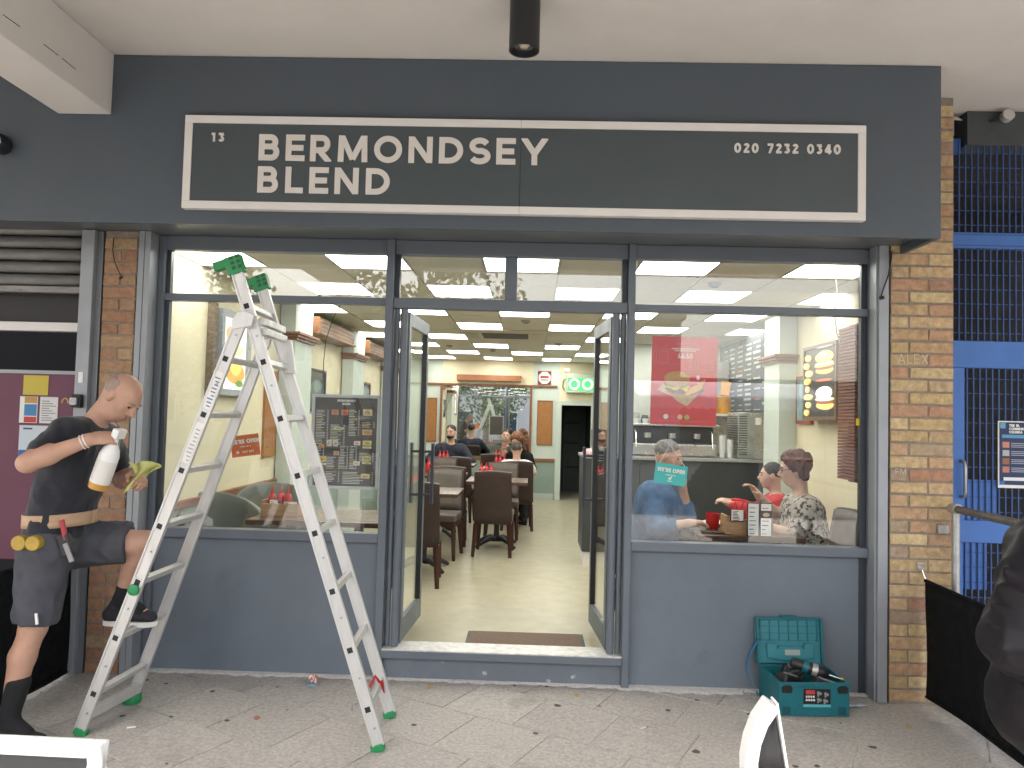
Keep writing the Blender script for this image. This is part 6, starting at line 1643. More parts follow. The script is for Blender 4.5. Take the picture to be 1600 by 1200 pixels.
# ------------------------------------------------------------------ aluminium ladder
GRN = mat('green_plastic', (0.018, 0.23, 0.075), 0.42, var=0.12, vscale=12)
ld = thing('ladder', 'aluminium A-frame ladder with green feet and caps before the left window', 'ladder', (-1.4, -0.64, 0))
def stile(p0, p1, wdt=0.058):
    p0, p1 = Vector(p0), Vector(p1)
    m = MB(); d = (p1 - p0).normalized()
    m.bar(p0, p1, wdt, 0.022, up=(0, 1, 0))
    s = d.cross(Vector((0, 1, 0))).normalized()
    for q in (-1, 1):   # lips of the channel section
        m.bar(p0 + s * q * (wdt / 2 - 0.005) + Vector((0, -0.0135, 0)), p1 + s * q * (wdt / 2 - 0.005) + Vector((0, -0.0135, 0)), 0.010, 0.005, up=(0, 1, 0))
    return part('stile', m, ALU, ld, bevel=0.002)
RN0, RN1 = Vector((-0.681, -0.868, 0.03)), Vector((-1.462, -0.845, 2.27))
RF0, RF1 = Vector((-0.700, -0.472, 0.03)), Vector((-1.478, -0.445, 2.255))
LN0, LN1 = Vector((-2.152, -0.815, 0.02)), Vector((-1.415, -0.875, 2.045))
LF0, LF1 = Vector((-2.118, -0.392, 0.03)), Vector((-1.440, -0.415, 2.045))
for a, b in ((RN0, RN1), (RF0, RF1), (LN0, LN1), (LF0, LF1)): stile(a, b)
def at_z(a, b, z): return a + (b - a) * ((z - a.z) / (b.z - a.z))
RUNG_SHADE = mat('rung_end_shadow', (0.02, 0.02, 0.02), 0.7)
def rungs(n0, n1, f0, f1, zs):
    for z in zs:
        p, q = at_z(n0, n1, z), at_z(f0, f1, z)
        d = (n1 - n0).normalized()
        m = MB().bar(p + Vector((0, 0.0115, 0)), q - Vector((0, 0.0115, 0)), 0.030, 0.030, up=d)
        r_ = part('rung', m, ALU, ld, bevel=0.003)
        e = p + Vector((0, -0.0115, 0))
        m = MB(); u = d; s = d.cross(Vector((0, 1, 0))).normalized()
        for a_, w_, h_ in ((0.0165, 0.006, 0.039), (-0.0165, 0.006, 0.039)):
            m.bar(e + s * a_ - u * 0.0195 + Vector((0, -0.002, 0)), e + s * a_ + u * 0.0195 + Vector((0, -0.002, 0)), 0.006, 0.004, up=(0, 1, 0))
            m.bar(e + u * a_ - s * 0.0134 + Vector((0, -0.002, 0)), e + u * a_ + s * 0.0134 + Vector((0, -0.002, 0)), 0.006, 0.004, up=(0, 1, 0))
        part('rung_collar', m, ALU, r_)
        m = MB().bar(e - u * 0.0134 + Vector((0, -0.0006, 0)), e + u * 0.0134 + Vector((0, -0.0006, 0)), 0.0268, 0.001, up=(0, 1, 0)); part('rung_hole_shade', m, RUNG_SHADE, r_)  # dark plate painted as the shade inside the hollow rung end
rungs(RN0, RN1, RF0, RF1, [0.195, 0.468, 0.741, 1.014, 1.287, 1.56, 1.833, 2.106])
rungs(LN0, LN1, LF0, LF1, [0.205, 0.478, 0.751, 1.024, 1.297, 1.57, 1.843])
def cap(p, d, h, label_grid):
    m = MB(); s = d.cross(Vector((0, 1, 0))).normalized(); up = d
    m.bar(p - up * 0.005, p + up * h, 0.085, 0.05, up=(0, 1, 0))
    c = part('end_cap', m, GRN, ld, bevel=0.005)
    m = MB().bar(p + up * (h * 0.45) + s * 0.065, p + up * (h * 0.97) + s * 0.065, 0.07, 0.046, up=(0, 1, 0)); part('end_cap', m, GRN, ld, bevel=0.005)
    m = MB()
    for i in range(3):
        for j in range(2):
            q = p + up * (0.014 + i * h * 0.3) + s * (-0.028 + 0.03 * j) + Vector((0, -0.0252, 0))
            m.bar(q, q + up * h * 0.2, 0.02, 0.0012, up=(0, 1, 0))
    part('cap_pocket_shade', m, mat('green_shadow', (0.008, 0.09, 0.03), 0.5), c)  # darker green patches paint the shade inside the cap's pockets
cap(RN1, (RN1 - RN0).normalized(), 0.085, True); cap(RF1, (RF1 - RF0).normalized(), 0.08, True)
def foot(p, d, big=False):
    m = MB().bar(Vector((p.x, p.y, 0.0)) , Vector((p.x, p.y, 0.0)) + d * 0.035, 0.064, 0.034, up=(0, 1, 0)); part('foot', m, GRN, ld, bevel=0.004)
foot(RN0, (RN1 - RN0).normalized()); foot(RF0, (RF1 - RF0).normalized()); foot(LN0, (LN1 - LN0).normalized())
part('foot', MB(Matrix.Translation((-2.122, -0.392, 0.035))).lathe([(0, -0.035), (0.045, -0.035), (0.05, -0.02), (0.046, 0.015), (0.03, 0.03), (0, 0.03)], n=18), GRN, ld, smooth=40)
# stabiliser bar at the left foot
part('stabiliser_bar', MB().bar((-2.140, -0.79, 0.085), (-2.085, -0.41, 0.085), 0.03, 0.05, up=(0, 0, 1)), ALU, ld, bevel=0.003)
# hinge brackets at the apex
for y, s_ in ((-0.870, -1), (-0.425, 1)):
    m = MB(); x = -1.415 if s_ < 0 else -1.435
    m.prism([(x - 0.045, 1.985), (x + 0.05, 2.005), (x + 0.062, 2.06), (x + 0.015, 2.08), (x - 0.028, 2.07), (x - 0.048, 2.03)], lambda a, b, d: (a, d, b), y - 0.022, y + 0.022); part('hinge_bracket', m, ALU, ld, bevel=0.004)
for z, x in ((2.035, -1.335), (1.985, -1.325)):
    part('hinge_tube', MB().bar((x, -0.83, z), (x - 0.02, -0.46, z), 0.035, 0.035, up=(0, 0, 1)), ALU, ld, bevel=0.004)
part('hinge_plate', MB().prism([(-1.385, 1.99), (-1.30, 1.98), (-1.27, 1.80), (-1.32, 1.80)], lambda a, b, d: (a, d, b), -0.485, -0.460), ALU, ld, bevel=0.003)
# rivets, locking knobs, stickers, strap
m = MB()
for a, b in ((LN0, LN1), (RN0, RN1)):
    for z in (0.11, 0.34, 0.62, 0.9, 1.72, 1.96):
        p = at_z(a, b, z) + Vector((0.006, -0.0125, 0)); m.cyl(p, p + Vector((0, -0.005, 0)), 0.0055, n=8)
part('rivets', m, STEEL, ld)
p = at_z(LN0, LN1, 0.715); part('lock_knob', MB(Matrix.Translation((p.x, p.y - 0.013, p.z)) @ Matrix.Rotation(R(90), 4, 'X')).lathe([(0, 0), (0.026, 0.0), (0.029, 0.008), (0.026, 0.018), (0.012, 0.024), (0, 0.022)], n=16), GRN, ld, smooth=40)
for z0, z1, c in ((1.335, 1.53, 0), (1.60, 1.78, 1)):
    a, b = at_z(LN0, LN1, z0), at_z(LN0, LN1, z1)
    o = Vector((0, -0.0122, 0))
    st = part('sticker', MB().bar(a + o, b + o, 0.04, 0.0016, up=(0, 1, 0)), PAPER, ld)
    m = MB(); d = (b - a).normalized(); s = d.cross(Vector((0, 1, 0))).normalized()
    for k in range(9):
        q = a + d * ((z1 - z0) * (0.08 + 0.1 * k)) + o * 1.08 - s * 0.015
        m.bar(q, q + s * random.uniform(0.012, 0.03), 0.006, 0.0012, up=(0, 1, 0))
    part('sticker_print', m, mat('sticker_blue', (0.10, 0.14, 0.30), 0.5) if c else mat('sticker_grey', (0.4, 0.38, 0.38), 0.5), st)
part('strap', MB().tube([(-0.79, -0.60, 0.20), (-0.765, -0.58, 0.25), (-0.745, -0.56, 0.21), (-0.725, -0.55, 0.16), (-0.735, -0.56, 0.22)], 0.008, 8), mat('red_strap', (0.42, 0.03, 0.025), 0.7), ld, smooth=60)
part('hook', MB().tube([(-0.79, -0.872, 0.225), (-0.815, -0.872, 0.225), (-0.815, -0.872, 0.185)], 0.005, 6), STEEL, ld, smooth=60)

# ------------------------------------------------------------------ teal tool case
TEAL = mat('teal_plastic', (0.008, 0.135, 0.165), 0.42, var=0.16, vscale=6, bump=0.12, spots=[(34, 0.70, (0.10, 0.24, 0.27), 0.05)])
TEALL = mat('teal_plastic_inside', (0.035, 0.21, 0.25), 0.45, var=0.10, vscale=8)
tb = thing('tool_case', 'open teal plastic tool case on the pavement against the right panel', 'tool case', (1.58, -0.098, 0), R(3.5))
kw = dict(world=False)
BW, BD, BH = 0.195, 0.155, 0.185
for nm, b in (('front_wall', (-BW, BW, -BD, -BD + 0.012, 0.004, BH)), ('back_wall', (-BW, BW, BD - 0.012, BD, 0.004, BH)), ('side_wall', (-BW, -BW + 0.012, -BD + 0.0122, BD - 0.0122, 0.004, BH)), ('side_wall', (BW - 0.012, BW, -BD + 0.0122, BD - 0.0122, 0.004, BH)), ('base', (-BW + 0.0122, BW - 0.0122, -BD + 0.0122, BD - 0.0122, 0.004, 0.016))):
    pbox(nm, TEAL, tb, *b, bevel=0.004, **kw)
pbox('rim', TEAL, tb, -BW - 0.006, BW + 0.006, -BD - 0.006, -BD - 0.0002, BH - 0.02, BH + 0.002, bevel=0.002, **kw)
pbox('label', mat('label_black', (0.012, 0.012, 0.013), 0.3), tb, -0.062, 0.088, -BD - 0.003, -BD - 0.0002, 0.072, 0.152, bevel=0.001, **kw)
pbox('label_print', mat('label_red', (0.50, 0.05, 0.06), 0.4), tb, -0.05, 0.0, -BD - 0.0042, -BD - 0.0032, 0.124, 0.146, **kw)
m = MB(); 
for k in range(4): m.box(-0.05 + 0.013 * k, -0.041 + 0.013 * k, -BD - 0.0042, -BD - 0.0032, 0.105, 0.116); m.box(-0.05 + 0.0135 * k, -0.040 + 0.0135 * k, -BD - 0.0042, -BD - 0.0032, 0.087, 0.098)
part('label_print', m, PAPER, tb, **kw)
m = MB()
for x, z in ((0.025, 0.13), (0.065, 0.125), (0.025, 0.095), (0.06, 0.09)): m.obox((x, -BD - 0.0037, z), (0.026, 0.001, 0.014), Matrix.Rotation(R(25), 3, 'Y')); m.obox((x - 0.006, -BD - 0.0037, z - 0.011), (0.009, 0.0009, 0.014))
part('label_print', m, mat('label_grey', (0.25, 0.27, 0.28), 0.4), tb, **kw)
pbox('label_print', mat('label_cyan', (0.12, 0.45, 0.50), 0.4), tb, -0.063, 0.090, -BD - 0.003, -BD - 0.0002, 0.055, 0.068, **kw)
for sx in (-1, 1):
    m = MB().prism([(sx * 0.155 - 0.025, 0.13), (sx * 0.155 + 0.025, 0.13), (sx * 0.155 + 0.03, 0.155), (sx * 0.155 + 0.018, 0.172), (sx * 0.155 - 0.018, 0.172), (sx * 0.155 - 0.03, 0.155)], lambda a, b, d: (a, d, b), -BD - 0.008, -BD - 0.0002); part('latch_socket', m, BLACKP, tb, bevel=0.002, **kw)
    pbox('foot_recess_shade', mat('teal_shadow', (0.004, 0.07, 0.085), 0.5), tb, sx * 0.155 - 0.022, sx * 0.155 + 0.022, -BD - 0.0015, -BD - 0.0002, 0.012, 0.055, **kw)  # darker teal plate paints the shade of a moulded recess
pbox('body_rib', TEAL, tb, -0.11, 0.11, -BD - 0.004, -BD - 0.0002, 0.006, 0.04, bevel=0.002, **kw)
# lid, leaning back against the riser
Ml = Matrix.Translation((-0.012, BD + 0.002, BH + 0.004)) @ Matrix.Rotation(R(-7), 4, 'X')
lid = MB(Ml); LW, LH = 0.198, 0.262
lid.box(-LW, LW, 0.0, 0.02, 0.0, LH); lid_o = part('lid', lid, TEALL, tb, bevel=0.003, **kw)
m = MB(Ml)
for i in range(7): m.box(-0.17 + 0.0566 * i - 0.003, -0.17 + 0.0566 * i + 0.003, -0.006, -0.0002, 0.125, LH - 0.01)
for z in (0.13, 0.17, 0.21, 0.245): m.box(-LW + 0.008, LW - 0.008, -0.0085, -0.0062, z, z + 0.004)
part('lid_ribs', m, TEAL, lid_o, **kw)
m = MB(Ml).box(-LW, -LW + 0.012, -0.022, -0.0002, 0.0, LH).box(LW - 0.012, LW, -0.022, -0.0002, 0.0, LH).box(-LW + 0.0122, LW - 0.0122, -0.022, -0.0002, LH - 0.012, LH); part('lid_rim', m, TEAL, lid_o, bevel=0.002, **kw)
m = MB(Ml); m.prism([(-0.135, 0.035), (-0.06, 0.02), (0.06, 0.02), (0.135, 0.035), (0.14, 0.115), (0.085, 0.115), (0.08, 0.085), (0.06, 0.10), (-0.06, 0.10), (-0.08, 0.085), (-0.085, 0.115), (-0.14, 0.115)], lambda a, b, d: (a, d, b), -0.024, -0.0003); part('lid_handle_well', m, TEALL, lid_o, bevel=0.004, **kw)
m = MB(Ml).box(-0.035, 0.055, -0.026, -0.0242, 0.05, 0.082); part('lid_sticker', mat('lid_sticker', (0.35, 0.42, 0.38), 0.4) and m, mat('lid_sticker', (0.35, 0.42, 0.38), 0.4), lid_o, **kw)
part('latch', MB(Ml).box(-0.05, 0.045, -0.03, 0.012, LH + 0.0005, LH + 0.012), TEAL, lid_o, bevel=0.004, **kw)
part('strap', MB().grid(lambda u, v: (-BW - 0.012 - 0.075 * math.sin(math.pi * min(1, u * 1.05)) * 0.9 + 0.004 * v, BD - 0.03 + 0.035 * v, 0.33 - 0.325 * u), 14, 2), mat('blue_strap', (0.03, 0.16, 0.33), 0.6), tb, smooth=180, solid=0.003, **kw)
# drill lying in the case
dr = thing('cordless_drill', 'black and teal cordless drill lying in the tool case', 'drill', (1.6, -0.1, 0.19))
Md = Matrix.Translation((1.615, -0.135, 0.222)) @ Matrix.Rotation(R(-14), 4, 'Z') @ Matrix.Rotation(R(14), 4, 'Y')
Mx = Md @ Matrix.Rotation(R(90), 4, 'Y')
part('motor_body', MB(Mx).lathe([(0, -0.115), (0.024, -0.112), (0.031, -0.095), (0.033, -0.03), (0.034, 0.0), (0, 0.0)], n=20), BLACKP, dr, smooth=40)
part('teal_band', MB(Mx).lathe([(0.0345, -0.05), (0.0345, -0.02), (0.033, -0.02), (0.033, -0.05)], n=20), TEAL, dr, smooth=40)
part('gear_collar', MB(Mx).lathe([(0.034, 0.0005), (0.036, 0.006), (0.035, 0.03), (0, 0.03)], n=20), STEEL, dr, smooth=40)
part('chuck', MB(Mx).lathe([(0.032, 0.0305), (0.033, 0.055), (0.027, 0.072), (0.014, 0.092), (0, 0.092)], n=20), BLACKP, dr, smooth=40)
part('bit', MB(Mx).cyl((0, 0, 0.0925), (0, 0, 0.155), 0.007, 0.005, n=10), CHROME, dr, smooth=40)
part('bit_tip', MB(Mx).cyl((0, 0, 0.1552), (0, 0, 0.175), 0.010, n=10), mat('brass_bit', (0.55, 0.38, 0.08), 0.35, metal=0.7), dr, smooth=40)
part('grip', MB(Md).bar((-0.05, 0.0, -0.03), (-0.12, -0.02, -0.075), 0.036, 0.042), BLACKP, dr, bevel=0.008)
for (x, y, z, sx, sy, sz, a, mm_, nm, lab) in ((1.47, -0.175, 0.165, 0.13, 0.08, 0.07, 30, BLACKP, 'battery_pack', 'black battery pack in the left of the tool case'), (1.53, -0.065, 0.16, 0.12, 0.09, 0.09, -15, mat('dark_rubber', (0.02, 0.02, 0.021), 0.6), 'battery_charger', 'dark charger at the back of the tool case'), (1.68, -0.175, 0.15, 0.16, 0.07, 0.05, 8, mat('dark_rubber', None), 'tool_pouch', 'dark pouch under the drill in the tool case')):
    t = thing(nm, lab, 'tool', (x, y, z - sz / 2))
    rm = Matrix.Rotation(R(a), 3, 'Z') @ Matrix.Rotation(R(18), 3, 'Y')
    part('body', MB().obox((x, y, z), (sx, sy, sz), rm), mm_, t, bevel=0.012, seg=3)
    part('contact_plate', MB().obox(Vector((x, y, z)) + rm @ Vector((0, -sy * 0.1, sz / 2 + 0.003)), (sx * 0.7, sy * 0.35, 0.006), rm), mat('pale_grey_plastic', (0.3, 0.3, 0.3), 0.4), t, bevel=0.002)

# ------------------------------------------------------------------ foreground furniture and passer-by
ab = thing('pavement_sign', 'white framed black A-board in the bottom left corner', 'A-board', (-1.33, -2.62, 0), R(-1.2))
for sgn in (1, -1):
    Ma = Matrix.Translation((0, 0.0, 0.775)) @ Matrix.Rotation(R(13 * sgn), 4, 'X')
    y = -0.012 * sgn
    for b in ((-0.30, -0.262, -0.79 * 1.02, 0.0), (0.262, 0.30, -0.79 * 1.02, 0.0), (-0.2618, 0.2618, -0.036, 0.0), (-0.2618, 0.2618, -0.77, -0.70)):
        part('frame_bar', MB(Ma).box(b[0], b[1], y - 0.011, y + 0.011, b[2], b[3]), WHITEP, ab, bevel=0.004, **kw)
    part('black_panel', MB(Ma).box(-0.2616, 0.2616, y - 0.004, y + 0.004, -0.6998, -0.0362), mat('slate_panel', (0.03, 0.03, 0.031), 0.35), ab, **kw)
st_ = thing('pavement_stand', 'curved white frame with dark slatted infill at the bottom edge', 'stand', (0.66, -2.45, 0))
GLW = mat('gloss_white_frame', (0.80, 0.80, 0.79), 0.3)
SLING = mat('dark_sling', (0.035, 0.034, 0.036), 0.6, var=0.2, vscale=12)
YS = -2.45
outer = [(0.652, 0.860), (0.622, 0.815), (0.604, 0.765), (0.596, 0.715), (0.600, 0.60), (0.598, 0.30), (0.594, 0.0)]
inner = [(0.668, 0.862), (0.690, 0.735), (0.712, 0.60), (0.745, 0.30), (0.775, 0.0)]
m = MB()
for p_, q_ in zip(outer, outer[1:]):
    d_ = Vector((q_[0] - p_[0], 0, q_[1] - p_[1])).normalized() * 0.003
    m.bar(Vector((p_[0], YS, p_[1])) - d_, Vector((q_[0], YS, q_[1])) + d_, 0.034, 0.06, up=(0, 1, 0))
part('curved_stile', m, GLW, st_, bevel=0.003)
m = MB()
for p_, q_ in zip(inner, inner[1:]): m.bar((p_[0], YS + 0.02, p_[1]), (q_[0], YS + 0.02, q_[1]), 0.007, 0.05, up=(0, 1, 0))
part('straight_stile', m, GLW, st_, bevel=0.002)
io = lambda z: float(np.interp(z, [0, 0.3, 0.6, 0.735, 0.862], [0.775, 0.745, 0.712, 0.690, 0.668]))
oo = lambda z: float(np.interp(z, [0, 0.3, 0.6, 0.715, 0.765, 0.815, 0.86], [0.611, 0.615, 0.617, 0.613, 0.621, 0.639, 0.664]))
for z0, z1 in ((0.69, 0.85), (0.63, 0.70), (0.50, 0.61), (0.37, 0.48), (0.24, 0.35), (0.11, 0.22)):
    part('slat', MB().grid(lambda u, v: (oo(z0 + (z1 - z0) * v) + 0.003 + (io(z0 + (z1 - z0) * v) - oo(z0 + (z1 - z0) * v) - 0.008) * u, YS + 0.006 + 0.012 * v + 0.01 * math.sin(math.pi * u), z0 + (z1 - z0) * v + 0.05 * (u - 0.5) * (1 if z1 < 0.8 else 0)), 6, 4), SLING, st_, smooth=180, solid=0.006)
JACK = mat('black_plum_jacket', (0.010, 0.0085, 0.0115), 0.55, spec=0.22, var=0.15, vscale=7, bump=0.55, bscale=16)
DTR = mat('dark_trousers', (0.018, 0.018, 0.022), 0.85, var=0.15)
pj = dict(head=(1.86, -2.08, 1.56), shL=(1.66, -2.0, 1.325), shR=(1.96, -2.2, 1.335), elL=(1.495, -2.12, 1.02), wrL=(1.70, -2.30, 0.965), hdL=(1.80, -2.34, 0.97), elR=(2.03, -2.38, 1.06), wrR=(1.90, -2.47, 1.0),
          pel=(1.80, -2.05, 0.86), hipL=(1.73, -2.0, 0.82), hipR=(1.87, -2.1, 0.82), knL=(1.75, -2.05, 0.46), anL=(1.74, -2.02, 0.09), toeL=(1.80, -2.14, 0.03), knR=(1.89, -2.14, 0.46), anR=(1.88, -2.12, 0.09), toeR=(1.94, -2.24, 0.03))
pj = {k: (v[0], v[1], v[2] * 0.93 if v[2] > 0.2 else v[2]) for k, v in pj.items()}
prs, at2, _ = person('person in a dark jacket cut off at the right edge', pj, (0.55, -0.83, 0), JACK, DTR, mat('brown_hair', (0.05, 0.03, 0.02), 0.7), sleeve=1.93, vox=0.010, base=(1.8, -2.05, 0), fat=1.28, shoes=(SHOEM, BLACKP), hs=0.98)
jk = [('c', V(1.70, -2.02, 1.27), V(1.66, -2.02, 0.78), 0.15, 0.165, 0.08), ('c', V(1.92, -2.15, 1.28), V(1.92, -2.13, 0.78), 0.15, 0.165, 0.08), ('c', V(1.655, -2.01, 1.31), V(1.495, -2.12, 1.03), 0.098, 0.092, 0.05), ('c', V(1.495, -2.12, 1.03), V(1.66, -2.28, 0.97), 0.092, 0.075, 0.03),
      ('c', V(1.55, -2.08, 1.14), V(1.57, -2.16, 0.98), 0.075, 0.08, 0.03)]
_n = unit(V(-0.53, -0.84, 0.17)); _a, _b = V(1.655, -2.01, 1.31), V(1.495, -2.12, 1.03); _s = unit(np.cross(_b - _a, _n))
for _k in range(9):      # gathered folds around the elbow and down the sleeve
    _t = 0.25 + 0.095 * _k; _q = 1 if _k % 2 else -1
    jk.append(('c', lerp(_a, _b, _t) + _n * 0.084 + _s * 0.075 * _q, lerp(_a, _b, _t + 0.12) + _n * 0.086 - _s * (0.02 + 0.012 * (_k % 3)) * _q, 0.011, 0.007, 0.016))
for _k in range(6):
    _z = 1.0 - 0.06 * _k
    jk.append(('c', V(1.53 + 0.01 * _k, -2.13, _z), V(1.62, -2.24 + 0.01 * _k, _z - 0.07 + 0.02 * (_k % 2)), 0.014, 0.010, 0.02))
jk = [(q[0], q[1] * V(1, 1, 0.93), q[2] * V(1, 1, 0.93)) + q[3:] for q in jk]
sdf_obj('jacket', jk, 0.011, JACK, prs, cuts=[(V(0, 0, -1), -0.56), (V(0, 0, 1), 1.33)], wrinkle=0.032, wfreq=7.0)
part('pocket_zip', MB().tube([(1.600, -2.212, 0.805), (1.585, -2.202, 0.77), (1.578, -2.192, 0.73)], 0.005, 6), OFFW, prs, smooth=180)

# ------------------------------------------------------------------ people inside
DENIM = mat('denim_shirt', (0.045, 0.115, 0.24), 0.85, var=0.3, vscale=16, bump=0.4, bscale=30)
JEANS = mat('blue_jeans', (0.035, 0.06, 0.12), 0.85, var=0.2, vscale=14)
LEO = mat('leopard_print', (0.42, 0.38, 0.33), 0.8, var=0.2, vscale=30, spots=[(38, 0.52, (0.035, 0.032, 0.033), 0.03)], bump=0.2)
GH = mat('grey_hair', (0.20, 0.185, 0.175), 0.75, var=0.35, vscale=50, bump=0.5, bscale=120)
AUB = mat('auburn_hair', (0.075, 0.022, 0.015), 0.6, var=0.35, vscale=40, bump=0.5, bscale=120)
BRH = mat('long_brown_hair', (0.16, 0.065, 0.025), 0.6, var=0.35, vscale=40, bump=0.5, bscale=120)
BKH = mat('black_hair', (0.016, 0.012, 0.010), 0.6, var=0.3, vscale=40, bump=0.5, bscale=120)
NAVYS = mat('navy_sweater', (0.012, 0.016, 0.03), 0.9, var=0.15)
def seated(label, x, y, rz, top, legs, hairm, hair, sleeve, hz=1.32, head_fw=None, arms=None, hs=0.95, fat=1.0, skin=SKIN, vox=0.012, shoes=True, beard=False):
    """sitting figure facing local +y turned by rz"""
    c, s = math.cos(R(rz)), math.sin(R(rz))
    W_ = lambda a, b, z: (x + a * c - b * s, y + a * s + b * c, z)
    sc = (hz - FZ) / 1.19
    J = dict(head=W_(0, 0.05, hz), shL=W_(-0.185 * sc, 0, FZ + 0.93 * sc), shR=W_(0.185 * sc, 0, FZ + 0.93 * sc), pel=W_(0, -0.05, FZ + 0.56), hipL=W_(-0.095, -0.02, FZ + 0.545), hipR=W_(0.095, -0.02, FZ + 0.545),
             knL=W_(-0.12, 0.36 * sc, FZ + 0.52), knR=W_(0.12, 0.36 * sc, FZ + 0.52), anL=W_(-0.13, 0.31 * sc, FZ + 0.09), anR=W_(0.13, 0.31 * sc, FZ + 0.09), toeL=W_(-0.13, 0.43 * sc, FZ + 0.035), toeR=W_(0.13, 0.43 * sc, FZ + 0.035))
    A_ = dict(elL=(-0.24, 0.14, 0.72), wrL=(-0.10, 0.36, 0.80), elR=(0.24, 0.14, 0.72), wrR=(0.10, 0.36, 0.80))
    if arms: A_.update(arms)
    for k, (a, b, z) in A_.items(): J[k] = W_(a, b, FZ + z)
    fw = (-s, c, 0)
    hf = fw if head_fw is None else tuple(V(*W_(head_fw[0], head_fw[1], 0)) - V(x, y, 0) + V(0, 0, head_fw[2]))
    return person(label, J, fw, top, legs, hairm, hair=hair, sleeve=sleeve, vox=vox, hs=hs, fat=fat, head_fw=hf, skin=skin, curl=0.5, base=(x, y, FZ), shoes=(SHOEM, BLACKP) if shoes else None, beard=beard)
seated('grey-haired man in a denim shirt seated in the right window', 0.94, 0.95, -118, DENIM, JEANS, GH, 'short', 1.45, hz=1.345, head_fw=(-0.1, 1, -0.25), arms=dict(elL=(-0.20, 0.14, 0.74), wrL=(-0.06, 0.14, 1.0), elR=(0.30, 0.08, 0.74), wrR=(0.26, 0.28, 0.79), hdR=(0.20, 0.37, 0.80)), fat=1.32, vox=0.010)
_, wat, _ = seated('woman in leopard print top seated in the right window', 1.86, 0.74, 80, LEO, DTR, AUB, 'bob', 0.85, hz=1.285, head_fw=(0.05, 1, -0.15), arms=dict(elL=(-0.20, 0.08, 0.72), wrL=(-0.14, 0.30, 0.80), elR=(0.22, 0.10, 0.78), wrR=(0.12, 0.26, 0.95), hdR=(0.10, 0.32, 1.03)), fat=1.2, vox=0.010)
wp = [o for o in bpy.data.objects if o.get('label', '').startswith('woman in leopard')][0]
for sd in (-1, 1):
    part('spectacles', MB().tube([tuple(wat(sd * 0.033 + 0.024 * math.cos(a), 0.099 - 0.012 * abs(sd * 0.033 + 0.024 * math.cos(a)) / 0.05, 0.004 + 0.018 * math.sin(a))) for a in np.linspace(0, 2 * math.pi, 16)], 0.0018, 5), BLACKP, wp, smooth=180)
    part('spectacles', MB().tube([tuple(wat(sd * 0.057, 0.086, 0.010)), tuple(wat(sd * 0.078, 0.03, 0.010)), tuple(wat(sd * 0.080, -0.01, 0.006))], 0.0018, 5), BLACKP, wp, smooth=180)
seated('child in red with curly dark hair seated behind the woman in leopard print', 2.02, 1.75, 80, mat('red_jumper', (0.42, 0.025, 0.03), 0.85, var=0.1), DTR, BKH, 'short', 1.9, hz=1.17, hs=0.9, vox=0.012)
seated('bearded man in navy sweater facing the street at the back', -1.24, 7.30, 178, NAVYS, DTR, BKH, 'short', 1.92, hz=1.33, head_fw=(0.25, 1, -0.1), arms=dict(elL=(-0.34, 0.12, 0.75), elR=(0.34, 0.12, 0.75), wrL=(-0.08, 0.30, 0.80), wrR=(0.08, 0.32, 0.80)), fat=1.15, beard=True)
seated('short-haired boy in white top seen from behind in the doorway view', -0.18, 5.62, 2, mat('white_tee', (0.68, 0.67, 0.65), 0.85, var=0.05), DTR, mat('cropped_grey_hair', (0.10, 0.08, 0.065), 0.8, var=0.2, vscale=50), 'short', 0.6, hz=1.16, hs=0.92)
seated('woman with long brown hair looking at her phone further back', -0.20, 6.66, 176, BLACKF, DTR, BRH, 'long', 1.9, hz=1.24, head_fw=(0.3, 1, -0.5), arms=dict(elR=(0.24, 0.16, 0.74), wrR=(0.16, 0.30, 0.92), hdR=(0.16, 0.34, 1.0)))
seated('dark-haired person at the table furthest back by the mirror', -0.42, 8.26, 184, mat('dark_green_top', (0.03, 0.05, 0.035), 0.85), DTR, BKH, 'short', 1.9, hz=1.27)
t = thing('mobile_phone', 'phone held by the woman with long brown hair', 'phone', (-0.38, 6.35, 1.13))
part('body', MB().obox((-0.375, 6.335, 1.155), (0.07, 0.012, 0.14), Matrix.Rotation(R(20), 3, 'X')), mat('pink_phone', (0.45, 0.22, 0.2), 0.4), t, bevel=0.003)

# ------------------------------------------------------------------ litter on the pavement
t = thing('litter_packet', 'crumpled red white and blue packet on the paving', 'packet', (-1.24, -0.05, 0))
part('packet_front', MB().grid(lambda u, v: (-1.268 + 0.055 * u, -0.02 + 0.012 * math.sin(u * 5), 0.002 + 0.05 * v + 0.004 * math.sin(u * 9)), 6, 4), mat('packet_red', (0.5, 0.12, 0.08), 0.4, spots=[(60, 0.5, (0.75, 0.74, 0.73), 0.02)]), t, solid=0.0015, smooth=60)
part('packet_flap', MB().grid(lambda u, v: (-1.275 + 0.065 * u, -0.075 + 0.05 * v, 0.003 + 0.006 * math.sin(u * 7 + v * 3) ** 2), 6, 4), mat('packet_blue', (0.25, 0.45, 0.6), 0.4, var=0.4, vscale=40), t, solid=0.0015, smooth=60)
for i, (x, y, a, lab) in enumerate(((0.62, -0.50, 40, 'near the doorway'), (-1.95, -0.72, 20, 'by the left ladder foot'))):
    t = thing('cigarette_end', 'white cigarette end on the paving ' + lab, 'cigarette end', (x, y, 0))
    c, s = math.cos(R(a)) * 0.02, math.sin(R(a)) * 0.02
    part('paper', MB().cyl((x - c, y - s, 0.006), (x + c, y + s, 0.006), 0.0045, n=8), PAPER, t); part('filter', MB().cyl((x + c * 1.02, y + s * 1.02, 0.006), (x + c * 1.7, y + s * 1.7, 0.006), 0.0046, n=8), mat('filter_tan', (0.5, 0.3, 0.14), 0.8), t)
t = thing('paper_scrap', 'white crumpled paper scrap beside the tool case', 'paper', (1.9, -0.1, 0))
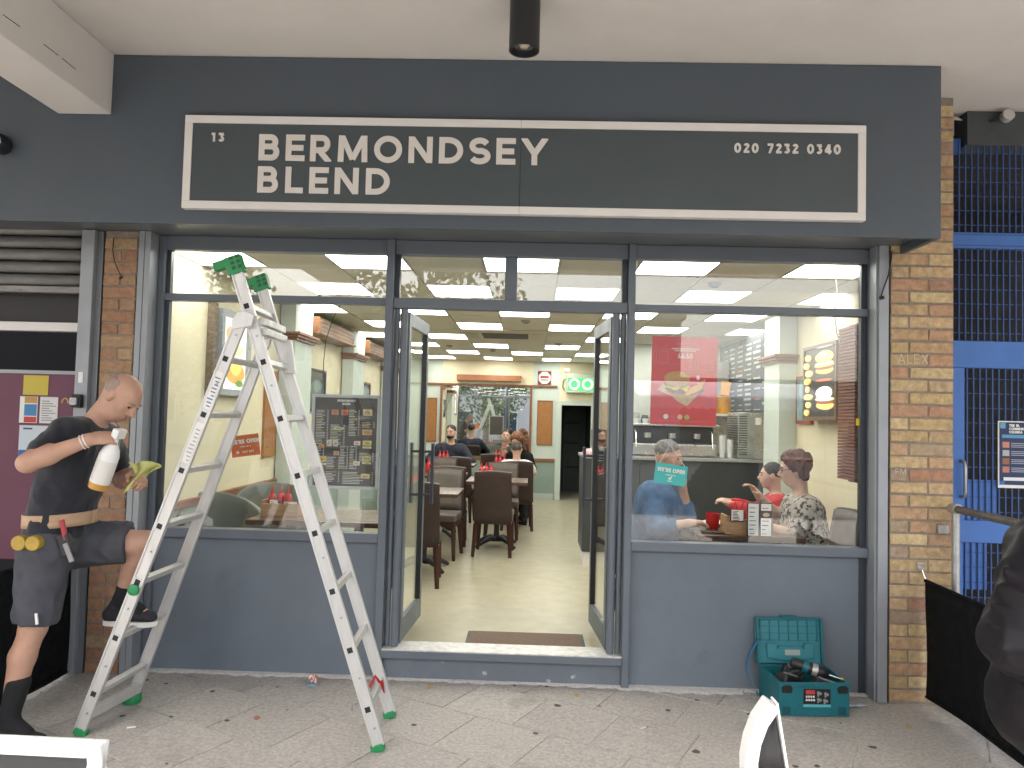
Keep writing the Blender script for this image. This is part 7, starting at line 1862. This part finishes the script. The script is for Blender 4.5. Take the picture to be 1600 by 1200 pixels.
part('scrap', MB().grid(lambda u, v: (1.84 + 0.12 * u, -0.06 - 0.05 * v + 0.03 * u, 0.004 + 0.008 * abs(math.sin(u * 6 + v * 3))), 8, 3), mat('scrap_blue_white', (0.55, 0.62, 0.68), 0.6, var=0.2, vscale=30), t, smooth=60, solid=0.001)
for i, (x, y, lab) in enumerate(((-0.55, -0.02, 'below the door step'), (-1.38, -0.55, 'left of the right ladder foot'), (0.3, -0.06, 'under the threshold'), (1.05, -0.88, 'in front of the curved white stand'), (2.05, -0.35, 'by the right windbreak'))):
    m = MB().grid(lambda u, v: (x + 0.03 * (u - 0.5) * (1 - abs(2 * v - 1) ** 2 * 0.8), y + 0.04 * (v - 0.5), 0.004 + 0.008 * (u - 0.5) ** 2 + 0.004 * v), 4, 6)
    set_props(m.build('dry_leaf', mat('dry_leaf_%d' % (i % 2), ((0.55, 0.36, 0.14), (0.42, 0.16, 0.10))[i % 2], 0.8, var=0.2), smooth=180, solid=0.001), 'small dry leaf on the paving ' + lab, 'leaf', 'dry leaves on the paving')

# ------------------------------------------------------------------ across the street (seen in the glass and the mirror)
tr_m = mat('plane_tree_bark', (0.24, 0.20, 0.16), 0.9, var=0.35, vscale=9, bump=0.6, bscale=30)
lf_m = mat('tree_leaves', (0.075, 0.115, 0.03), 0.6, var=0.5, vscale=3, rnd=0.1)
def tree(label, x, y, h, cr, seed):
    rg = np.random.default_rng(seed)
    t = thing('street_tree', label, 'tree', (x, y, 0), 0, 'trees across the pavement')
    m = MB().tube([(x, y, -0.15), (x + 0.03, y, 1.2), (x - 0.05, y + 0.05, 2.4), (x + 0.05, y, 3.6), (x, y, h * 0.75)], [0.17, 0.13, 0.11, 0.09, 0.03], 10)
    for k in range(9):
        a = k * 2.4; z = 2.2 + 0.35 * k
        m.tube([(x, y, z), (x + 0.6 * cr * math.cos(a) * 0.6, y + 0.6 * cr * math.sin(a) * 0.6, z + 0.6), (x + cr * 0.85 * math.cos(a), y + cr * 0.85 * math.sin(a), z + 0.9)], [0.06, 0.04, 0.012], 6)
    part('trunk', m, tr_m, t, smooth=60)
    n = 5200
    cl = rg.normal(size=(60, 3)); cl /= np.linalg.norm(cl, axis=1)[:, None]; cl *= rg.uniform(0.35, 1.0, (60, 1)) ** 0.5
    cl = cl * V(cr, cr, h * 0.36) + V(x, y, h * 0.62)
    pos = cl[rg.integers(0, 60, n)] + rg.normal(scale=0.26, size=(n, 3))
    a = rg.normal(size=(n, 3)); a /= np.linalg.norm(a, axis=1)[:, None]; b = np.cross(a, rg.normal(size=(n, 3))); b /= np.linalg.norm(b, axis=1)[:, None]
    sz = rg.uniform(0.05, 0.095, (n, 1))
    vs = np.stack([pos - a * sz, pos + b * sz * 0.6, pos + a * sz, pos - b * sz * 0.6], 1).reshape(-1, 3)
    me = bpy.data.meshes.new('crown'); inv = WM[t].inverted(); vs = vs + np.array(inv.translation)
    me.from_pydata(vs.tolist(), [], np.arange(4 * n).reshape(-1, 4).tolist()); link('crown', me, lf_m, t)
tree('leafy street tree behind the viewer, reflected in the back mirror', -2.2, -9.6, 6.2, 1.9, 1)
tree('second street tree further along, reflected in the left window', -7.6, -10.5, 6.4, 2.0, 2)
BRO = mat('pale_render', (0.55, 0.50, 0.45), 0.85, var=0.08, vscale=1)
bd = thing('building', 'pale two-storey terrace across the street, seen only in reflections', 'building', (0, -31, -0.13))
pbox('wall', BRO, bd, -26, 7, -38, -31, -0.13, 6.4)
pbox('roof_edge', OFFW, bd, -26.2, 7.2, -38, -30.8, 6.401, 6.7)
wf = MB().box(0, 1.3, -0.06, 0.0, 0, 1.5).mesh('window'); wg = MB().box(0.08, 1.22, 0.002, 0.03, 0.08, 1.42).mesh('pane')
WGL = mat('dark_window', (0.05, 0.06, 0.07), 0.15)
for i in range(10):
    for z in (0.9, 3.9):
        o = link('window', wf, OFFW, bd); o.location = Vector((-24.5 + 3.1 * i, -30.93, z)) - bd.location
        g = link('pane', wg, WGL, o)
b2 = thing('building', 'low brick building further off, seen only in reflections', 'building', (22, -60, -0.13))
pbox('wall', mat('far_brick', (0.30, 0.20, 0.15), 0.9, var=0.15, vscale=2), b2, 8, 45, -66, -60, -0.13, 4.6)
pbox('roof', mat('far_slate', (0.12, 0.12, 0.13), 0.8), b2, 7.8, 45.2, -66, -59.8, 4.601, 5.3)
st = thing('market_stall', 'market stall with white scalloped awning across the pavement', 'stall', (4.2, -12.8, 0))
def aw(u, v): return (2.4 + 4.2 * u, -13.6 + 1.5 * v, 2.55 - 0.45 * v)
part('awning', MB().grid(aw, 12, 4), WHITEP, st, smooth=60, solid=0.01)
m = MB(); n = 21
for k in range(n):
    x0 = 2.4 + 0.2 * k; m.prism([(x0, 2.095), (x0 + 0.2, 2.095), (x0 + 0.2, 1.93), (x0 + 0.17, 1.89), (x0 + 0.1, 1.87), (x0 + 0.03, 1.89), (x0, 1.93)], lambda a, b, d: (a, d, b), -12.105, -12.098)
part('valance', m, WHITEP, st)
for x in (2.45, 6.55):
    for y in (-13.5, -12.15): part('pole', MB().cyl((x, y, -0.13), (x, y, 2.1 if y > -13 else 2.5), 0.025, n=8), STEEL, st)
pbox('counter_board', WOOD, st, 2.5, 6.5, -13.4, -12.3, 0.75, 0.8)
